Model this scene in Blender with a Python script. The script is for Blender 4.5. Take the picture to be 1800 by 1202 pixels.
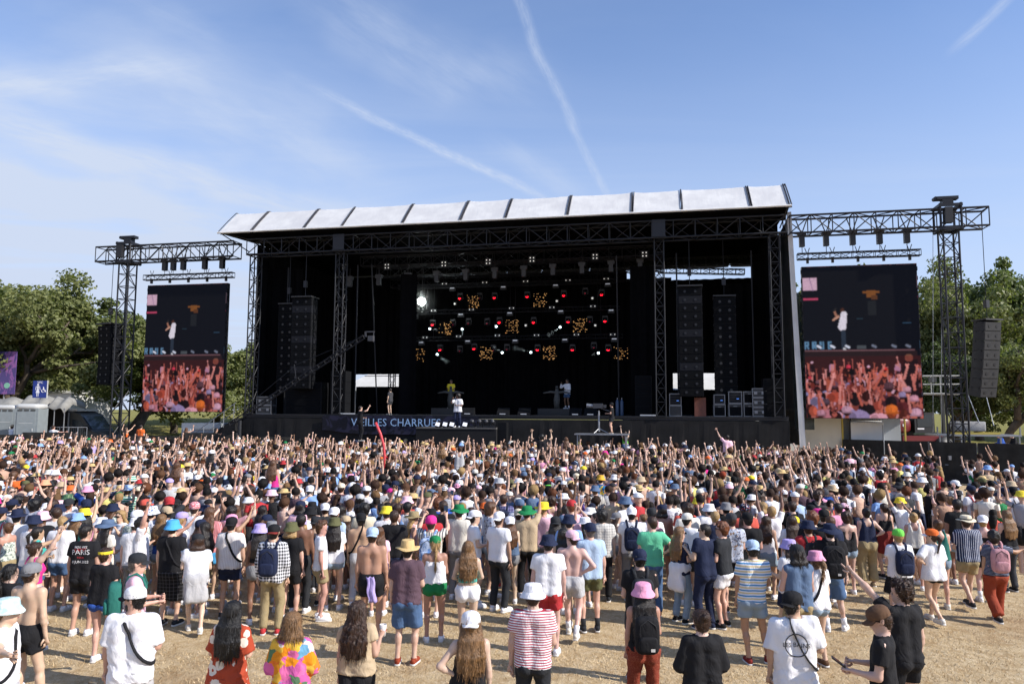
import bpy, math, random
import numpy as np
from mathutils import Vector, Matrix
from math import sin, cos, tan, atan, atan2, pi, radians, sqrt

for _o in list(bpy.data.objects):
 bpy.data.objects.remove(_o)
SC = bpy.context.scene
COL = SC.collection
rnd = random.Random(7)
NR = np.random.default_rng(11)

# ------------------------------------------------------------------ camera
FPX = 1300.0
PITCH = atan(121 / FPX)
ROLL = .0045
EYE = 3.7
cf = Vector((0, cos(PITCH), sin(PITCH)))
cr0 = Vector((1, 0, 0)); cu0 = Vector((0, -sin(PITCH), cos(PITCH)))
cr = cr0 * cos(ROLL) + cu0 * sin(ROLL)
cu = cu0 * cos(ROLL) - cr0 * sin(ROLL)
cam_d = bpy.data.cameras.new('camera')
cam = bpy.data.objects.new('camera', cam_d); COL.objects.link(cam)
cam.matrix_world = Matrix(((cr.x, cu.x, -cf.x, 0), (cr.y, cu.y, -cf.y, 0), (cr.z, cu.z, -cf.z, EYE), (0, 0, 0, 1)))
cam_d.sensor_width = 36; cam_d.lens = 26.0; cam_d.clip_start = .1; cam_d.clip_end = 3000
SC.camera = cam

def ray(px, py):
 return cf + cr * ((px - 900) / FPX) - cu * ((py - 601) / FPX)

# ------------------------------------------------------------------ sun, sky, exposure
SUN_AZ = atan2(-.36, .93)          # towards the sun: right of the camera and a little behind it
SUN_EL = radians(34)
sun_d = bpy.data.lights.new('sun', 'SUN'); sun_d.energy = 5.0; sun_d.angle = radians(.53); sun_d.color = (1, .935, .86)
sun = bpy.data.objects.new('sun', sun_d); COL.objects.link(sun)
sdir = Vector((cos(SUN_EL) * cos(SUN_AZ), cos(SUN_EL) * sin(SUN_AZ), sin(SUN_EL)))
sun.rotation_euler = sdir.to_track_quat('Z', 'Y').to_euler()
SC.view_settings.view_transform = 'Standard'; SC.view_settings.look = 'None'
SC.view_settings.exposure = .30; SC.view_settings.gamma = 1; SC.view_settings.use_curve_mapping = False

class NT:
 """small helper to wire shader nodes"""
 def __init__(s, tree):
  s.t = tree; s.n = tree.nodes; s.l = tree.links
 def node(s, kind, **kw):
  n = s.n.new(kind)
  for k, v in kw.items():
   setattr(n, k, v)
  return n
 def put(s, sock, v):
  if hasattr(v, 'is_output') or isinstance(v, bpy.types.NodeSocket):
   s.l.new(v, sock)
  elif v is not None:
   if hasattr(sock.default_value, '__len__') and not hasattr(v, '__len__'):
    v = (v,) * len(sock.default_value)
   if hasattr(sock.default_value, '__len__') and len(sock.default_value) == 4 and len(v) == 3:
    v = tuple(v) + (1,)
   sock.default_value = v
 def math(s, op, a, b=None, c=None, clamp=False):
  n = s.node('ShaderNodeMath', operation=op, use_clamp=clamp)
  s.put(n.inputs[0], a)
  if b is not None: s.put(n.inputs[1], b)
  if c is not None: s.put(n.inputs[2], c)
  return n.outputs[0]
 def vmath(s, op, a, b=None, out=0):
  n = s.node('ShaderNodeVectorMath', operation=op)
  s.put(n.inputs[0], a)
  if b is not None:
   s.put(n.inputs[3] if op == 'SCALE' else n.inputs[1], b)
  return n.outputs['Value'] if op == 'DOT_PRODUCT' else n.outputs[0]
 def mix(s, f, a, b, mode='MIX'):
  n = s.node('ShaderNodeMix', data_type='RGBA', blend_type=mode)
  s.put(n.inputs[0], f); s.put(n.inputs[6], a); s.put(n.inputs[7], b)
  return n.outputs[2]
 def noise(s, vec, scale, detail=3, rough=.55, dist=0, color=False):
  n = s.node('ShaderNodeTexNoise')
  s.put(n.inputs['Vector'], vec); s.put(n.inputs['Scale'], scale); s.put(n.inputs['Detail'], detail)
  s.put(n.inputs['Roughness'], rough); s.put(n.inputs['Distortion'], dist)
  return n.outputs[1 if color else 0]
 def smooth(s, v, a, b, lo=0., hi=1.):
  n = s.node('ShaderNodeMapRange', interpolation_type='SMOOTHSTEP')
  s.put(n.inputs[0], v); s.put(n.inputs[1], a); s.put(n.inputs[2], b); s.put(n.inputs[3], lo); s.put(n.inputs[4], hi)
  return n.outputs[0]
 def sepxyz(s, v):
  n = s.node('ShaderNodeSeparateXYZ'); s.put(n.inputs[0], v); return n.outputs
 def comb(s, x, y, z):
  n = s.node('ShaderNodeCombineXYZ')
  s.put(n.inputs[0], x); s.put(n.inputs[1], y); s.put(n.inputs[2], z)
  return n.outputs[0]
 def coord(s, which='Object'):
  if 'Geometry' == which:
   return s.node('ShaderNodeNewGeometry').outputs['Position']
  return s.node('ShaderNodeTexCoord').outputs[which]

world = bpy.data.worlds.new('World'); SC.world = world; world.use_nodes = True
w = NT(world.node_tree); w.n.clear()
sky = w.node('ShaderNodeTexSky', sky_type='NISHITA', sun_disc=False, sun_elevation=SUN_EL,
             sun_rotation=pi / 2 - SUN_AZ, air_density=.85, dust_density=.5, ozone_density=2.2, altitude=100)
dirv = w.coord('Generated')
dz = w.sepxyz(dirv)
zc = w.math('MAXIMUM', dz[2], .03)
flat = w.comb(w.math('DIVIDE', dz[0], zc), w.math('DIVIDE', dz[1], zc), 0)
def band(p1, p2, width, amp, nscale, ragged=.5, fade=.05, stretch=5):
 a = ray(*p1).normalized(); b = ray(*p2).normalized()
 n = a.cross(b).normalized(); t = (b - a).normalized(); mid = (a + b).normalized()
 u = w.vmath('DOT_PRODUCT', dirv, tuple(t)); v = w.vmath('DOT_PRODUCT', dirv, tuple(n))
 ua, ub = a.dot(t), b.dot(t)
 nv = w.comb(w.math('MULTIPLY', u, nscale), w.math('MULTIPLY', v, nscale * stretch), 3.1 * amp)
 nz = w.noise(nv, 1.0, 5, .62)
 wob = w.math('MULTIPLY', w.math('SUBTRACT', w.noise(w.comb(w.math('MULTIPLY', u, 5), p1[0] * .01, 0), 1, 3), .5), width * 2.4 / FPX)
 dv = w.math('ABSOLUTE', w.math('ADD', v, wob))
 m = w.smooth(dv, 0., width / FPX, 1., 0.)
 e = w.math('MULTIPLY', w.smooth(u, ua - fade, ua + fade), w.smooth(u, ub - fade, ub + fade, 1., 0.))
 rag = w.smooth(nz, .5 - ragged * .35, .5 + ragged * .3, 1 - ragged, 1.)
 fr = w.smooth(w.vmath('DOT_PRODUCT', dirv, tuple(mid)), .0, .1)
 return w.math('MULTIPLY', w.math('MULTIPLY', w.math('MULTIPLY', m, e), w.math('MULTIPLY', rag, fr)), amp)
bands = [band((898, -60), (940, 90), 14, .32, 60, .75, .03), band((930, 70), (1010, 230), 13, .32, 60, .75, .02),
         band((1003, 215), (1066, 345), 11, .26, 60, .75, .02), band((590, 172), (950, 348), 12, .46, 70, .7, .09),
         band((1680, 78), (1800, -25), 11, .34, 60, .4, .02),
         band((-150, 165), (620, 385), 40, .55, 9, .7, .1, 7), band((-60, 165), (330, 125), 36, .52, 9, .9, .08, 6),
         band((560, -40), (900, 170), 85, .36, 7, .9, .08, 4), band((180, -30), (380, 70), 30, .2, 8, .9, .06, 6),
         band((880, 240), (1010, 340), 30, .24, 12, .8, .04, 4), band((-100, 290), (420, 410), 44, .55, 9, .8, .1, 7),
         band((-100, 400), (300, 455), 22, .35, 9, .8, .1, 7), band((250, 120), (640, 300), 100, .42, 6, .8, .1, 3)]
tot = bands[0]
for b_ in bands[1:]:
 tot = w.math('ADD', tot, b_)
ci = w.noise(w.vmath('MULTIPLY', flat, (.35, .9, 1)), 1.0, 7, .6, .6)
lft = w.smooth(w.math('DIVIDE', dz[0], w.math('MAXIMUM', dz[1], .05)), .35, -.75, .25, 1.)
cir = w.math('MULTIPLY', w.math('MULTIPLY', w.smooth(ci, .38, .78), .42), lft)
tot = w.math('ADD', tot, cir)
tot = w.math('ADD', tot, w.smooth(dz[2], .52, .04, .07, .80))
tot = w.math('ADD', tot, w.math('MULTIPLY', w.smooth(w.math('DIVIDE', dz[0], w.math('MAXIMUM', dz[1], .05)), .05, -.75, 0., .34), w.math('MULTIPLY', w.smooth(dz[2], .5, .12), w.smooth(ci, .2, .7, .5, 1.))), clamp=True)
skyc = w.mix(tot, w.mix(1., sky.outputs[0], (.92, 1.04, 1.22), 'MULTIPLY'), (3.4, 3.9, 4.9))
bg = w.node('ShaderNodeBackground'); w.put(bg.inputs[0], skyc); w.put(bg.inputs[1], .15)
wo = w.node('ShaderNodeOutputWorld'); w.l.new(bg.outputs[0], wo.inputs[0])

SC.cycles.use_denoising = True
SC.cycles.max_bounces = 5; SC.cycles.diffuse_bounces = 2; SC.cycles.glossy_bounces = 2
SC.cycles.transmission_bounces = 3; SC.cycles.transparent_max_bounces = 8
SC.cycles.sample_clamp_indirect = 4; SC.cycles.caustics_reflective = False; SC.cycles.caustics_refractive = False

# ------------------------------------------------------------------ materials
def lin(h):
 """#rrggbb -> linear rgb"""
 h = h.lstrip('#')
 o = []
 for i in (0, 2, 4):
  c = int(h[i:i + 2], 16) / 255
  o.append(c / 12.92 if c <= .04045 else ((c + .055) / 1.055) ** 2.4)
 return tuple(o)

MATS = {}
def mat(name, color=None, rough=.8, metal=0., emit=None, estr=0., build=None, spec=.5, alpha=None):
 if name in MATS: return MATS[name]
 m = bpy.data.materials.new(name); m.use_nodes = True
 q = NT(m.node_tree); p = q.n['Principled BSDF']
 if color is not None: p.inputs['Base Color'].default_value = tuple(color) + (1,)
 p.inputs['Roughness'].default_value = rough; p.inputs['Metallic'].default_value = metal
 p.inputs['Specular IOR Level'].default_value = spec
 if emit is not None:
  p.inputs['Emission Color'].default_value = tuple(emit) + (1,); p.inputs['Emission Strength'].default_value = estr
 if alpha is not None: p.inputs['Alpha'].default_value = alpha
 if build: build(q, p)
 MATS[name] = m
 return m
def bump(q, p, h, dist, strength=1.):
 b = q.node('ShaderNodeBump'); q.put(b.inputs['Height'], h); q.put(b.inputs['Distance'], dist); q.put(b.inputs['Strength'], strength)
 q.l.new(b.outputs[0], p.inputs['Normal'])
def worn(name, color, rough=.7, amt=.3, scale=3., bumpd=0., metal=0., spec=.5):
 def f(q, p):
  c = q.coord('Object'); n = q.noise(c, scale, 6, .65)
  q.put(p.inputs['Base Color'], q.mix(q.smooth(n, .3, .7), tuple(x * (1 - amt) for x in color), tuple(min(1, x * (1 + amt * .6)) for x in color)))
  q.put(p.inputs['Roughness'], q.smooth(n, .2, .8, rough - .1, min(1, rough + .1)))
  if bumpd: bump(q, p, q.noise(c, scale * 6, 4), bumpd)
 return mat(name, color, rough, metal, build=f, spec=spec)

# ------------------------------------------------------------------ mesh helpers
class MB:
 def __init__(s): s.v = []; s.f = []; s.m = []
 def add(s, vs, fs, mi=0):
  o = len(s.v); s.v.extend([tuple(x) for x in vs]); s.f.extend([tuple(i + o for i in f) for f in fs]); s.m.extend([mi] * len(fs)); return s
 def box(s, c, d, rz=0, mi=0, M=None):
  hx, hy, hz = d[0] / 2, d[1] / 2, d[2] / 2
  vs = []
  for z in (-hz, hz):
   for x, y in ((-hx, -hy), (hx, -hy), (hx, hy), (-hx, hy)):
    if M is not None:
     p = M @ Vector((x, y, z)); vs.append((p.x + c[0], p.y + c[1], p.z + c[2]))
    else:
     vs.append((c[0] + x * cos(rz) - y * sin(rz), c[1] + x * sin(rz) + y * cos(rz), c[2] + z))
  return s.add(vs, [(3, 2, 1, 0), (4, 5, 6, 7), (0, 1, 5, 4), (1, 2, 6, 5), (2, 3, 7, 6), (3, 0, 4, 7)], mi)
 def tube(s, pts, r, n=6, caps=True, mi=0, flat=1.):
  pts = [Vector(p) for p in pts]
  if not hasattr(r, '__len__'): r = [r] * len(pts)
  up = None; vs = []
  for i, p in enumerate(pts):
   t = (pts[min(i + 1, len(pts) - 1)] - pts[max(i - 1, 0)])
   if t.length < 1e-9: t = Vector((0, 0, 1))
   t.normalize()
   if up is None:
    up = Vector((0, 0, 1)) if abs(t.z) < .9 else Vector((0, 1, 0))
   a = t.cross(up)
   if a.length < 1e-4: a = t.orthogonal()
   a.normalize(); b = a.cross(t).normalized(); up = b
   for k in range(n):
    th = 2 * pi * k / n
    vs.append(p + a * (cos(th) * r[i]) + b * (sin(th) * r[i] * flat))
  fs = []
  for i in range(len(pts) - 1):
   for k in range(n):
    k2 = (k + 1) % n
    fs.append((i * n + k, (i + 1) * n + k, (i + 1) * n + k2, i * n + k2))
  if caps:
   fs.append(tuple(range(n))); fs.append(tuple(reversed(range((len(pts) - 1) * n, len(pts) * n))))
  return s.add(vs, fs, mi)
 def lathe(s, prof, n=20, c=(0, 0, 0), mi=0, sx=1, sy=1, wob=None):
  vs = []
  for (r, z) in prof:
   for k in range(n):
    th = 2 * pi * k / n
    dzz = wob(th, r) if wob else 0
    vs.append((c[0] + r * cos(th) * sx, c[1] + r * sin(th) * sy, c[2] + z + dzz))
  fs = []
  for i in range(len(prof) - 1):
   for k in range(n):
    k2 = (k + 1) % n
    fs.append((i * n + k, i * n + k2, (i + 1) * n + k2, (i + 1) * n + k))
  return s.add(vs, fs, mi)
 def mesh(s, name, mats, smooth=False):
  me = bpy.data.meshes.new(name)
  me.from_pydata(s.v, [], s.f)
  for m in (mats if isinstance(mats, (list, tuple)) else [mats]): me.materials.append(m)
  if any(s.m): me.polygons.foreach_set('material_index', s.m)
  if smooth: me.polygons.foreach_set('use_smooth', [True] * len(me.polygons))
  me.update()
  return me

def link(name, me, parent=None, loc=None, rot=None, color=None):
 o = bpy.data.objects.new(name, me); COL.objects.link(o)
 if parent: o.parent = parent
 if loc is not None: o.location = loc
 if rot is not None: o.rotation_euler = rot
 if color is not None: o.color = tuple(color) + (1,)
 return o
def thing(name, label, cat, loc=(0, 0, 0), rz=0, group=None):
 o = link(name, None, loc=loc, rot=(0, 0, rz)); o['label'] = label; o['category'] = cat
 if group: o['group'] = group
 return o
def tag(o, label, cat, group=None):
 o['label'] = label; o['category'] = cat
 if group: o['group'] = group
 return o
def struct(name, me, kind='structure', **k):
 o = link(name, me, **k); o['kind'] = kind; return o
BOXME = {}
def boxme(m):
 k = ('b', m.name)
 if k not in BOXME: BOXME[k] = MB().box((0, 0, 0), (1, 1, 1)).mesh('box_piece', m)
 return BOXME[k]
def boxo(name, m, parent, c, d, rz=0, rot=None):
 o = link(name, boxme(m), parent, c, rot or (0, 0, rz)); o.scale = d; return o
def cylme(m, n=6):
 k = ('c', m.name, n)
 if k not in BOXME: BOXME[k] = MB().tube([(0, 0, -.5), (0, 0, .5)], 1, n).mesh('rod_piece', m, n > 6)
 return BOXME[k]
def rod(name, m, parent, p, q, r, n=6):
 p = Vector(p); q = Vector(q); d = q - p
 o = link(name, cylme(m, n), parent, (p + q) / 2)
 o.rotation_mode = 'QUATERNION'; o.rotation_quaternion = d.to_track_quat('Z', 'Y'); o.scale = (r, r, d.length)
 return o

def np_mesh(name, V, Q, mats, smooth=True, tri=False):
 """fast mesh from arrays: V (n,3), Q (m,4) or (m,3)"""
 me = bpy.data.meshes.new(name)
 V = np.asarray(V, np.float32); Q = np.asarray(Q, np.int32); k = Q.shape[1]
 me.vertices.add(len(V)); me.vertices.foreach_set('co', V.ravel())
 me.loops.add(Q.size); me.loops.foreach_set('vertex_index', Q.ravel())
 me.polygons.add(len(Q)); me.polygons.foreach_set('loop_start', np.arange(0, Q.size, k, dtype=np.int32))
 try: me.polygons.foreach_set('loop_total', np.full(len(Q), k, np.int32))
 except Exception: pass
 if smooth: me.polygons.foreach_set('use_smooth', np.ones(len(Q), bool))
 for m in (mats if isinstance(mats, (list, tuple)) else [mats]): me.materials.append(m)
 me.update(calc_edges=True)
 return me

# frame of the stage: u along its front edge, v into its depth, z up
SA = -atan2(.199, .98)
SO = Vector((-3.07, 42, 0)); SU = Vector((cos(SA), sin(SA), 0)); SV = Vector((-sin(SA), cos(SA), 0))
def S(u, v, z=0.): return SO + SU * u + SV * v + Vector((0, 0, z))
def ground(y):
 t = min(1, max(0, (y - 18) / 20)); return .32 * t * t * (3 - 2 * t)
# ================================================================== ground, grass, hill
def f_ground(q, p):
 c = q.coord('Geometry')
 n1 = q.noise(c, .35, 5, .6); n2 = q.noise(c, 3.2, 6, .7); n3 = q.noise(c, 45, 4, .7)
 n4 = q.noise(q.vmath('MULTIPLY', c, (1, .5, 1)), 14, 5, .75, 1.2)
 straw = q.mix(q.smooth(n2, .3, .7), lin('#b3966c'), lin('#d6bf98'))
 straw = q.mix(q.smooth(n4, .45, .75), straw, lin('#e4d2b0'))
 straw = q.mix(q.math('MULTIPLY', q.smooth(n1, .48, .7), .5), straw, lin('#937556'))
 straw = q.mix(q.math('MULTIPLY', q.smooth(n3, .52, .75), .6), straw, lin('#7a6040'))
 yy = q.sepxyz(c)[1]
 green = q.mix(q.smooth(n2, .3, .7), lin('#6f6f38'), lin('#958c50'))
 straw = q.mix(q.smooth(yy, 46, 54), straw, green)
 q.put(p.inputs['Base Color'], straw)
 bump(q, p, q.math('ADD', n3, q.math('MULTIPLY', n4, 1.3)), .03)
M_ground = mat('dry_grass_ground', (.4, .3, .15), .95, build=f_ground, spec=.15)
xs = np.concatenate([np.linspace(-1500, -60, 10), np.linspace(-55, 55, 56), np.linspace(60, 1500, 10)])
ys = np.concatenate([[-1500, -300, -60], np.linspace(-20, 60, 81), np.linspace(64, 120, 12), [200, 500, 1500]])
gx, gy = np.meshgrid(xs, ys)
gz = np.vectorize(ground)(gy)
hillL = np.clip((gy - 56) / 30, 0, 1) * 2.4 * np.clip((-gx - 2) / 12, 0, 1)
hillR = np.clip((gy - 50) / 30, 0, 1) * 1.8 * np.clip((gx - 20) / 10, 0, 1)
near = (np.abs(gx) < 50) & (gy < 45)
gz = gz + hillL + hillR + np.where(near, .02 * np.sin(gx * 1.3 + gy * .7) * np.sin(gy * 1.1 - gx * .4), 0)
nx, ny = len(xs), len(ys)
ii = np.arange((ny - 1) * nx).reshape(ny - 1, nx)[:, :-1].ravel()
struct('ground', np_mesh('ground', np.stack([gx.ravel(), gy.ravel(), gz.ravel()], 1), np.stack([ii, ii + 1, ii + nx + 1, ii + nx], 1), M_ground))

def f_blade(q, p):
 c = q.coord('Geometry'); n = q.noise(c, 60, 2); n2 = q.noise(c, 1.2, 3)
 a = q.mix(q.smooth(n, .3, .7), lin('#ad9064'), lin('#e6d4ae'))
 q.put(p.inputs['Base Color'], q.mix(q.smooth(n2, .45, .7), a, lin('#a98c66')))
M_blade = mat('straw_blades', (.5, .4, .2), .9, build=f_blade, spec=.2)
nb = 90000
bt = NR.random(nb)
by = 7.5 + 12.5 * bt ** 1.25
bx = (NR.random(nb) * 2 - 1) * (by * .72 + .5)
clump = np.sin(bx * 5.1 + np.sin(by * 3.3) * 2) * np.sin(by * 4.7 + np.sin(bx * 2.9) * 2) + NR.random(nb) * 1.6 - .4
kp = clump > 0; bx = bx[kp]; by = by[kp]; nb = len(bx)
th = NR.random(nb) * 2 * pi; L = .018 + NR.random(nb) * .04; wd = .0022 + .0025 * NR.random(nb) + by * .00012
lean = .4 + NR.random(nb) * 1.1
bz = .02 * np.sin(bx * 1.3 + by * .7) * np.sin(by * 1.1 - bx * .4) - .002
dx = np.cos(th); dy = np.sin(th)
A = np.stack([bx - dy * wd, by + dx * wd, bz], 1); B = np.stack([bx + dy * wd, by - dx * wd, bz], 1)
Tt = np.stack([bx + dx * L * lean, by + dy * L * lean, bz + L], 1)
V_ = np.stack([A, B, Tt], 1).reshape(-1, 3)
g = struct('dry_grass', np_mesh('dry_grass', V_, np.arange(nb * 3).reshape(-1, 3), M_blade, False), 'stuff')
tag(g, 'short straw coloured dry grass covering the trampled field', 'grass')

# ================================================================== materials of the stage
M_black = worn('black_drape', (.0045, .0045, .0055), .95, .3, 2, spec=.05)
M_void = mat('shade_and_housing_black', (.003, .003, .0035), .95, spec=.02)  # deep black of the added shade sheet and of the LED panel housings
M_scrim = worn('black_skirt_cloth', (.016, .016, .017), .9, .35, 1.2, spec=.2)
M_truss = mat('black_truss_paint', (.018, .019, .024), .45, .4)
M_trussgrey = mat('dull_grey_truss', (.015, .0165, .021), .55, .3)
M_steel = worn('galvanised_steel', (.35, .36, .38), .45, .3, 4, metal=.7)
M_dark = mat('dark_equipment', (.012, .012, .014), .5)
M_cab = worn('speaker_black', (.006, .0066, .0085), .75, .3, 6, spec=.15)
M_grille = worn('speaker_grille', (.004, .0045, .0058), .8, .2, 20, spec=.1)
M_cabside = worn('speaker_side_grey', (.011, .012, .016), .75, .2, 8, spec=.15)
M_cabout = worn('outer_speaker_grey', (.026, .027, .03), .65, .25, 5, spec=.3)
def f_canvas(q, p):
 c = q.coord('Object'); n = q.noise(c, .9, 6, .65); st = q.noise(q.vmath('MULTIPLY', c, (5, .8, .8)), 1, 5, .6)
 q.put(p.inputs['Base Color'], q.mix(q.smooth(n, .35, .7), lin('#c2c2c2'), lin('#d2d2d0')))
 bump(q, p, st, .025, .5)
M_canvas = mat('white_roof_canvas', (.75, .75, .75), .6, build=f_canvas, spec=.3)
M_white = worn('white_pvc', (.72, .72, .70), .5, .08, 1.5)
M_cream = worn('cream_canvas', (.62, .58, .48), .6, .1, 1.5)
M_deckm = mat('stage_deck_black', (.014, .014, .016), .6)
M_seam = mat('roof_seam_dark', (.035, .035, .042), .6)

stage = thing('festival_stage', 'huge black festival stage with white arched canvas roof edge behind the crowd', 'stage', tuple(SO), SA)
def P(name, mb, m, parent=stage, smooth=False, **k): return link(name, mb.mesh(name, m, smooth), parent, **k)
DZ = 3.45
UL, UR = -13.3, 17.75
g0 = .2
# deck and skirt
P('deck', MB().box(((UL + UR) / 2, 6.0, DZ - .1), (UR - UL, 12.1, .2)), M_deckm)
sk = MB()
N = 124
for i in range(N + 1):
 u = UL + (UR - UL) * i / N
 for z, a in ((g0 - .4, .06), (1.6, .04), (DZ - .22, .01)):
  sk.v.append((u, -.07 - a * (.5 + .5 * sin(i * 1.7 + sin(i * .6) * 2)), z))
for i in range(N):
 for j in range(2):
  k = i * 3 + j; sk.f.append((k, k + 3, k + 4, k + 1)); sk.m.append(0)
P('skirt', sk, M_scrim)
P('skirt_side', MB().box((UR + .02, 6, 1.6), (.06, 12, 3.3)).box((UL - .02, 6, 1.6), (.06, 12, 3.3)), M_scrim)
P('deck_edge', MB().box(((UL + UR) / 2, -.09, DZ - .04), (UR - UL, .05, .07)), M_trussgrey)
# drapes: back wall (with two low openings and a gap under the roof), sides, wings
BV = 11.2
bw = MB()
def wavy(mb, u0, u1, v, z0, z1, amp=.09, step=.12):
 n = max(2, int(abs(u1 - u0) / step)); o = len(mb.v)
 for i in range(n + 1):
  u = u0 + (u1 - u0) * i / n
  dv = amp * sin(u * 9 + sin(u * 2.3) * 1.5)
  mb.v.append((u, v + dv, z0)); mb.v.append((u, v + dv, z1))
 for i in range(n):
  k = o + i * 2; mb.f.append((k, k + 2, k + 3, k + 1)); mb.m.append(0)
OL = (-11.1, -7.45); OR = (12.1, 15.1)
wavy(bw, UL, OL[0], BV, DZ, 13.65); wavy(bw, OL[0], OL[1], BV, 6.35, 13.65); wavy(bw, OL[0], OL[1], BV + .3, DZ, 5.45); wavy(bw, OR[0], OR[1], BV + .3, DZ, 5.2); wavy(bw, OL[1], 9.0, BV, DZ, 13.62); wavy(bw, 9.0, OR[0], BV, DZ, 12.95)
wavy(bw, OR[0], OR[1], BV, 6.3, 12.75); wavy(bw, OR[1], UR, BV, DZ, 12.75)
P('back_drape', bw, M_black)
def wavyv(mb, u, v0, v1, z0, z1, amp=.08):
 n = int((v1 - v0) / .12); o = len(mb.v)
 for i in range(n + 1):
  v = v0 + (v1 - v0) * i / n
  du = amp * sin(v * 9); mb.v.append((u + du, v, z0)); mb.v.append((u + du, v, z1))
 for i in range(n):
  k = o + i * 2; mb.f.append((k, k + 2, k + 3, k + 1)); mb.m.append(0)
sd = MB(); wavyv(sd, UL + .3, .3, BV, DZ, 13.9); P('side_drape', sd, M_black); sd = MB(); wavyv(sd, UR - .25, .3, BV, DZ, 13.9); P('side_drape', sd, M_black)
for (u0, u1, v, zz) in ((-12.9, -10.9, 2.2, 12.6), (-4.6, -3.5, 3.0, 12.2), (9.6, 11.0, 3.0, 12.2), (15.0, 16.7, 4.2, 11.2)):
 wm = MB(); wavy(wm, u0, u1, v, DZ, zz, .1, .1); P('wing_drape', wm, M_black)
# roof: arched canvas panels between seam straps
seams = [-15.0]
for px in (455, 545, 610, 715, 815, 893, 1000, 1112, 1198, 1318):
 d = ray(px, 380); t = (SO - Vector((0, 0, EYE))).dot(SV) / d.dot(SV); seams.append((Vector((0, 0, EYE)) + d * t - SO).dot(SU))
seams.append(18.05)
def roofprof(t):
 """t 0..1 from the front hem over the crest to the back"""
 pts = [(-.75, 14.42), (-.38, 14.765), (-.01, 15.105), (.36, 15.435), (.73, 15.755), (1.08, 16.05), (1.16, 16.085), (1.3, 16.09), (4.0, 15.85), (8.0, 15.1), (12.4, 13.9)]
 s = t * (len(pts) - 1); i = min(int(s), len(pts) - 2); a = s - i
 return tuple(pts[i][k] * (1 - a) + pts[i + 1][k] * a for k in (0, 1))
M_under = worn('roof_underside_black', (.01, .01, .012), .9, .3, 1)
for a, b in zip(seams[:-1], seams[1:]):
 mb = MB(); nu, nt = 30, 50
 inner = MB()
 w_ = b - a; rr = random.Random(int(a * 100))
 ph = [rr.uniform(0, 6) for _ in range(4)]
 for i in range(nu + 1):
  s = i / nu
  for j in range(nt + 1):
   t = j / nt; v, z = roofprof(t)
   sag = -.035 * (4 * s * (1 - s)) ** .6 * min(1, t * 8)
   cr_ = .016 * sin(s * 17 + t * 26 + ph[0]) * (abs(s - .5) * 2) ** 2 + .035 * sin((s * 14 - t * 62) + ph[1]) * max(0, s - .45) ** 2 * 3 * min(1, t * 9) + .035 * sin((s * 11 + t * 54) + ph[2]) * max(0, .55 - s) ** 2 * 3 + .012 * sin(s * 60 + ph[3]) * max(0, 1 - t * 7)
   mb.v.append((a + .07 + s * (w_ - .14), v + sag * .1 + cr_, z + sag + cr_))
   inner.v.append((a + .07 + s * (w_ - .14), v + .06, z - .12 + sag))
 for i in range(nu):
  for j in range(nt):
   k = i * (nt + 1) + j; q4 = (k, k + nt + 1, k + nt + 2, k + 1)
   mb.f.append(q4); mb.m.append(0); inner.f.append(q4[::-1]); inner.m.append(0)
 pn = P('roof_panel', mb, M_canvas, smooth=True)
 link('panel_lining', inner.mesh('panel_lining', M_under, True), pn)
for i, u in enumerate(seams):
 for du in ((-.05, .05) if i not in (0, 3, 9) else (0,)):
  mb = MB(); mb.tube([(u + du, roofprof(j / 50)[0] - .02, roofprof(j / 50)[1] + .035) for j in range(51)], (.03 + .008 * (i % 2)), 5)
  P('roof_strap', mb, M_seam, smooth=True)
P('roof_hem', MB().tube([(-15.05, -.77, 14.40), (18.1, -.77, 14.40)], .06, 6), M_white)
# added black sheet: the shade inside the roof is put into its colour
P('shade_sheet', MB().add([(UL, .75, 14.05), (UR, .75, 14.05), (UR, 11.0, 13.72), (UL, 11.0, 13.72)], [(0, 1, 2, 3)]), M_void)
P('roof_fascia', MB().box(((UL + UR) / 2, .75, 14.22), (UR - UL - .2, .08, .42)), M_black)
P('roof_edge_board', MB().add([(-14.9, -.7, 14.36), (18.0, -.7, 14.36), (18.0, .9, 14.02), (-13.4, .9, 14.02)], [(0, 1, 2, 3)]).box((17.98, 2, 14.9), (.04, 3.0, 1.0)), M_black)
P('outer_canvas', MB().add([(18.0, .2, 14.3), (18.22, .12, 14.3), (18.58, .08, 1.9), (18.28, .1, 1.9), (18.3, 10.5, 14.0), (18.55, 10.5, 1.9)], [(0, 3, 2, 1), (1, 2, 5, 4)])
  , M_canvas)
for a_, b_ in (((-14.9, -.7, 14.4), (-13.3, 0, 14.1)), ((-14.9, -.7, 14.4), (-13.3, 0, 13.3)), ((17.95, -.7, 14.4), (17.6, 0, 13.4))): rod('corner_brace', M_truss, stage, a_, b_, .035)

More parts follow.
